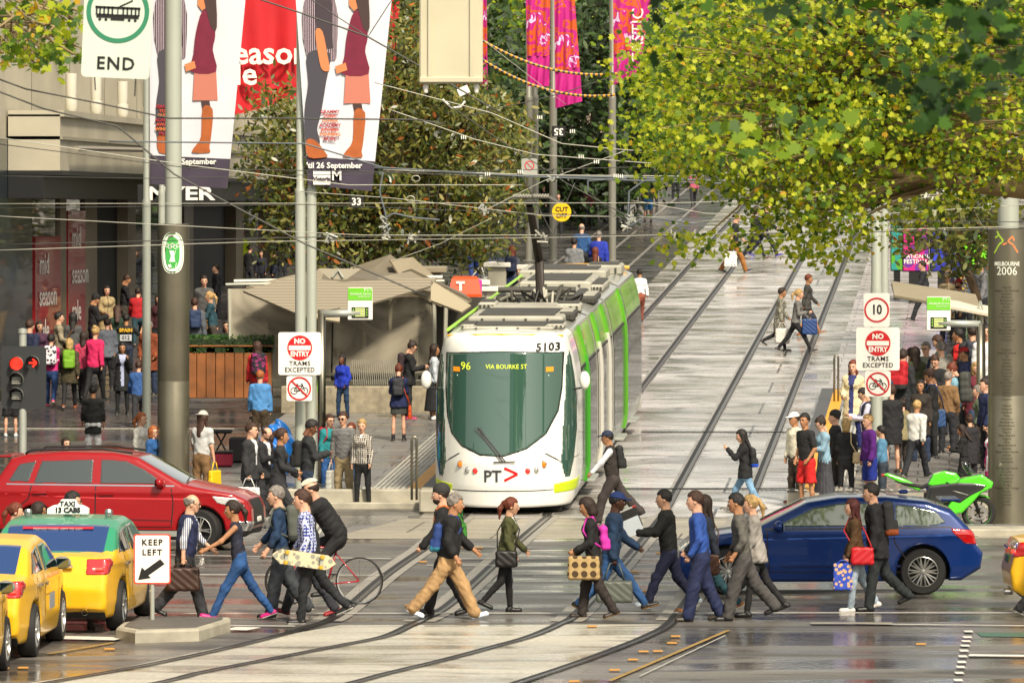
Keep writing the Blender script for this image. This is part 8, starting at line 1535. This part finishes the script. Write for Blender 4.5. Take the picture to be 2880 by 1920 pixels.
    P_(702, 1472, 1191, 340, 'man in a charcoal suit and open white collar', hair='short', hc='brn', pose='stand', up='suit', uc='#2b2b2e', inner='#d6d6da', lc='#26272a', extra=[HB('#d9d9d9', 'white and black carrier bags of the man in the charcoal suit', hand='R', size=(.42, .1, .36), name='carrier_bag', cat='bag')])
    P_(731, 1265, 1044, 85, 'ginger haired man in a pale denim jacket seen from behind', hair='short', hc='gin', pose='stand', up='hoodie', uc='#4b86c0', lo='trousers', lc='#3c3020', e=E)
    P_(724, 1180, 962, 100, 'brown haired woman in a red jacket at the timber planter', hair='long', hc='brn', sex='f', pose='stand', up='jacket', uc='#b01820', lo='miniskirt', lc='#6c1420', e=E, extra=[BP('#1d1420', 'dark backpack with pink scribbles at the timber planter', size=1.1, m=pattern('blob', '#1b1420', '#7a1c58', 12))])
    P_(568, 1420, 1154, 60, 'long haired man in a backwards pale cap and two tone T-shirt', hair='long', hc='brn', pose='stand', up='tee', uc='#b9bab8', sl=.5, lo='trousers', lc='#6f5436', hat='capback', hatc='#b8b6ac', extra=[HB('#e0b818', 'yellow plastic shopping bag held by the man in the pale cap', hand='R', size=(.34, .1, .4), name='shopping_bag', cat='bag')])
    P_(428, 1420, 1199, 330, 'ginger haired woman in a blue denim jacket with a yellow bag strap', hair='bob', hc='gin', sex='f', pose='stand', up='jacket', uc='#1f4f86', lc='#22252c', glasses='y')
    P_(394, 1400, 1162, 330, 'sandy haired woman in a white top left of the flagpole', hair='pony', hc='gin', sex='f', pose='stand', up='knit', uc='#cfcdc4')
    P_(262, 1300, 1085, 95, 'man in a long black T-shirt over a white one seen from behind', skin='m', hair='bun', hc='blk', pose='stand', up='tee', uc='#1d1e1c', sl=.8, hem=.2, loose=1.6, w=1.2, lc='#d8d8d8')
    P_(184, 1440, 1232, 300, 'dark haired person whose head shows above the red car roof', hair='long', hc='dbr', sex='f', pose='stand', up='jacket', uc='#2a2a30')
    P_(390, 1200, 1018, 95, 'boy in a blue hooded jacket walking away left of the flagpole', hair='short', hc='brn', pose='walk', up='hoodie', uc='#2a4f88', lc='#23252a', shoe='#dddddd')
    P_(344, 1165, 965, 275, 'woman in a black coat with a phone at her ear and a snack', skin='m', hair='long', hc='blk', sex='f', pose=('stand', dict(aR=(30, 140, 20, 20), aL=(30, 120, 10, 20))), up='coat', uc='#131417', inner='#9aa2c0', lo='leggings', lc='#131417')
    P_(30, 1228, 1025, 95, 'walker in black shorts hidden behind the traffic light', hair='short', sex='f', pose='stand', up='jacket', uc='#4a5838', lo='shorts', lc='#15161a', shoe='#c9d0d0')
    P_(195, 1152, 954, 90, 'grey blonde woman in an olive coat with a lime green backpack', hair='bob', hc='bld', sex='f', pose='walk', up='coat', uc='#3c3520', hem=-.1, lo='leggings', lc='#17171a', shoe='#7a3c18', w=1.15, extra=[BP('#6a9a1e', 'lime green backpack on the woman in the olive coat', size=1.0)])
    P_(143, 1144, 942, 88, 'woman in a pink top with a patterned black and white backpack', hair='short', hc='blk', sex='f', pose='walk2', up='knit', uc='#c2246a', lo='jeans', lc='#1c3868', shoe='#c03a5a', extra=[BP('#c9c4cc', 'black and white patterned backpack on the woman in pink', size=1.0, m=pattern('blob', '#d0ccd4', '#1b1b22', 16))])
    P_(266, 1135, 920, 75, 'blonde woman in a magenta jacket walking into the mall', hair='bun', hc='bld', sex='f', pose='walk', up='jacket', uc='#c41c58', lo='leggings', lc='#15161a')
    P_(234, 1130, 935, 80, 'woman with long dark curls in pink and white', skin='m', hair='wavy', hc='dbr', sex='f', pose='walk2', up='jacket', uc='#b83a5a', lc='#15161a')
    P_(302, 1093, 897, 95, 'grey haired person in a pale grey jacket walking away', hair='short', hc='dbr', pose='stand', up='jacket', uc='#5a5f6a', hem=.05, lc='#1d1f23')
    r, J, s = P_(355, 1075, 885, 90, 'man in a black shirt lettered SPAIN 012 across the back', skin='m', hair='short', hc='blk', pose=('stand', dict(aR=(30, 130, 40, 10), aL=(30, 130, 40, 10))), up='tee', uc='#14151a', sl=.5, lo='jeans', lc='#1b2438')
    ch = J['chest']; Mb = Matrix.Translation(Vector(ch) + Vector((0, -.155 * s, .02))) 
    t_ = text('SPAIN', .12, mat('#e0b020', .6), (0, 0, .03), parent=r, M=Mb, bold=.004); b = MB(); b.box(tuple(Vector(ch) + Vector((0, -.15 * s, -.13))), (.28, .02, .15), mat('#b9bcc2', .7)); b.build('back_print', None, r); text('012', .13, mat('#15161a', .7), (0, -.012, -.15), parent=r, M=Mb, bold=.003)
    P_(388, 975, 811, 95, 'person in a red jacket with a white strap deeper in the mall', hair='beanie' if False else 'short', pose='walk', up='jacket', uc='#a3121c', lo='jeans', lc='#1b3a44')
    P_(262, 1020, 828, 20, 'man in a dark jacket and cap holding a phone beside the red poster', skin='m', hair='short', hc='blk', pose='phone', up='jacket', uc='#14151a', lo='jeans', lc='#1b2638', hat='beanie', hatc='#101012')
    P_(205, 1085, 881, 85, 'woman in a grey jacket with a brown bag strap by the posters', hair='long', hc='blk', sex='f', pose='stand', up='jacket', uc='#4a4a4a', extra=[HB('#6a4226', 'small brown bag with a long strap by the posters', hand='L', strap='cross', size=(.2, .08, .2))])
    P_(80, 1130, 901, 60, 'ginger bearded man in a navy hooded jacket behind the traffic light', hair='short', hc='brn', pose='walk', up='hoodie', uc='#171f3c')
    P_(573, 973, 777, 280, 'dark haired young man in a grey sweater and khaki trousers facing us', hair='short', hc='dbr', pose='walk', up='knit', uc='#4c4c4c', lo='trousers', lc='#8f7448', shoe='#cdd3dc')
    P_(548, 1042, 840, 95, 'man with a blue backpack emerging from behind the big pillar', hair='short', hc='brn', pose='walk', up='jacket', uc='#4b5058', lo='jeans', lc='#17191e', extra=[BP('#1b2e50', 'blue backpack beside the big grey pillar', size=.95)])
    P_(680, 790, 650, 80, 'worker in a fluorescent yellow vest and red cap near the shop doors', hair='short', pose='stand', up='jacket', uc='#b8d020', lo='trousers', lc='#7a7258', hat='cap', hatc='#b01820')
    P_(392, 860, 693, 260, 'person in a cream shirt behind the pale flagpole', hair='short', pose='stand', up='shirt', uc='#b9ad94', lc='#3a3a40')
    P_(639, 1110, 903, 260, 'dark haired woman peering out behind the hedge', skin='a', hair='long', hc='blk', sex='f', pose='stand', up='jacket', uc='#2a2a30', e=E)
    for i, (x, y, t, d, c) in enumerate(((702, 820, 691, 'black coat right of the fluorescent vest', '#15161a'), (735, 830, 705, 'dark jacket in the middle of the shop door group', '#1b1e2a'), (772, 835, 705, 'navy jacket at the right of the shop door group', '#171c30'), (795, 810, 690, 'black hooded coat nearest the magnolia', '#131316'), (530, 830, 690, 'dark coat right of the big pillar mast', '#22222a'), (447, 1010, 830, 'maroon jacket between the flagpole and pillar', '#3c141c'), (610, 900, 745, 'charcoal coat in the shop doorway', '#202126'))): P_(x, y, t, (60, 260, 200, 90)[i % 4], 'shopper in a ' + d, hair=('short', 'long')[i % 2], hc='dbr', sex=('m', 'f')[i % 2], pose='stand', up='jacket', uc=c, grp='shoppers near the store doors')
def extras():
    L = [(2575, 1218, 978, 'olive parka between the no entry sign and the navy blazer', '#3c4028', 1), (2590, 1300, 1070, 'mustard scarf and dark coat beside the leopard bag', '#2a2420', 1), (2648, 1190, 945, 'teal anorak behind the grey jumper', '#1f5358', 0), (2665, 1275, 1048, 'tan corduroy jacket under the slatted roof', '#7a5c3a', 0), (2742, 1255, 1020, 'burgundy jumper by the steel post', '#5a1826', 1), (2560, 1205, 980, 'cream knitted coat behind the rucksack', '#b8ad94', 1), (2480, 1255, 1030, 'steel blue suit behind the no entry sign', '#30405a', 0), (2632, 1240, 1000, 'black bomber jacket among the backpacks', '#141519', 0), (2755, 1310, 1085, 'sage green dress in front of the steel post', '#5c6a52', 1), (2576, 1345, 1128, 'white shirt at the platform edge', '#c4c4c0', 0),
        (110, 1105, 905, 'plum coat beside the first red poster', '#40203a', 1), (165, 1085, 880, 'stone coloured mac near the posters', '#8c826c', 0), (330, 1060, 862, 'bottle green coat near the doorway', '#1c3424', 1), (420, 1110, 905, 'rust jumper left of the big pillar', '#7a3a1c', 0), (596, 1010, 822, 'petrol blue coat right of the big pillar', '#1c3f4a', 1), (470, 960, 790, 'ash grey hooded top behind the big pillar', '#5a5c5e', 0), (300, 990, 805, 'beige trench coat by the dark doorway', '#9a8862', 1), (350, 955, 775, 'black suit in the dark doorway', '#111216', 0), (1190, 1010, 850, 'violet jacket left of the tram roof', '#4a2a6a', 1), (1080, 1000, 838, 'sand coloured jacket behind the shelter glass', '#9a8a68', 0), (820, 1010, 845, 'dark olive jacket behind the shelter glass', '#33351f', 0)]
    for i, (x, y, t, d, c, f) in enumerate(L): person(x, y, t, (95, 250, 180, 60, 290, 10)[i % 6], ('woman' if f else 'man') + ' in a ' + d, skin='lmal'[i % 4], hair=(('short', 'curly', 'short'), ('long', 'bob', 'pony'))[f][i % 3], hc=('dbr', 'blk', 'brn', 'gry', 'bld')[i % 5], sex='mf'[f], pose=('stand', 'stand2', 'phone', 'pocket', 'walk')[i % 5], up=('jacket', 'coat', 'knit')[i % 3], uc=c, lo='trousers', lc=('#1c1e24', '#22304a', '#3a342c')[i % 3], e=PH if x > 2400 or (700 < x < 1250) else 0)
def dict2(base, **k): return (base, k)
ppl()
extras()
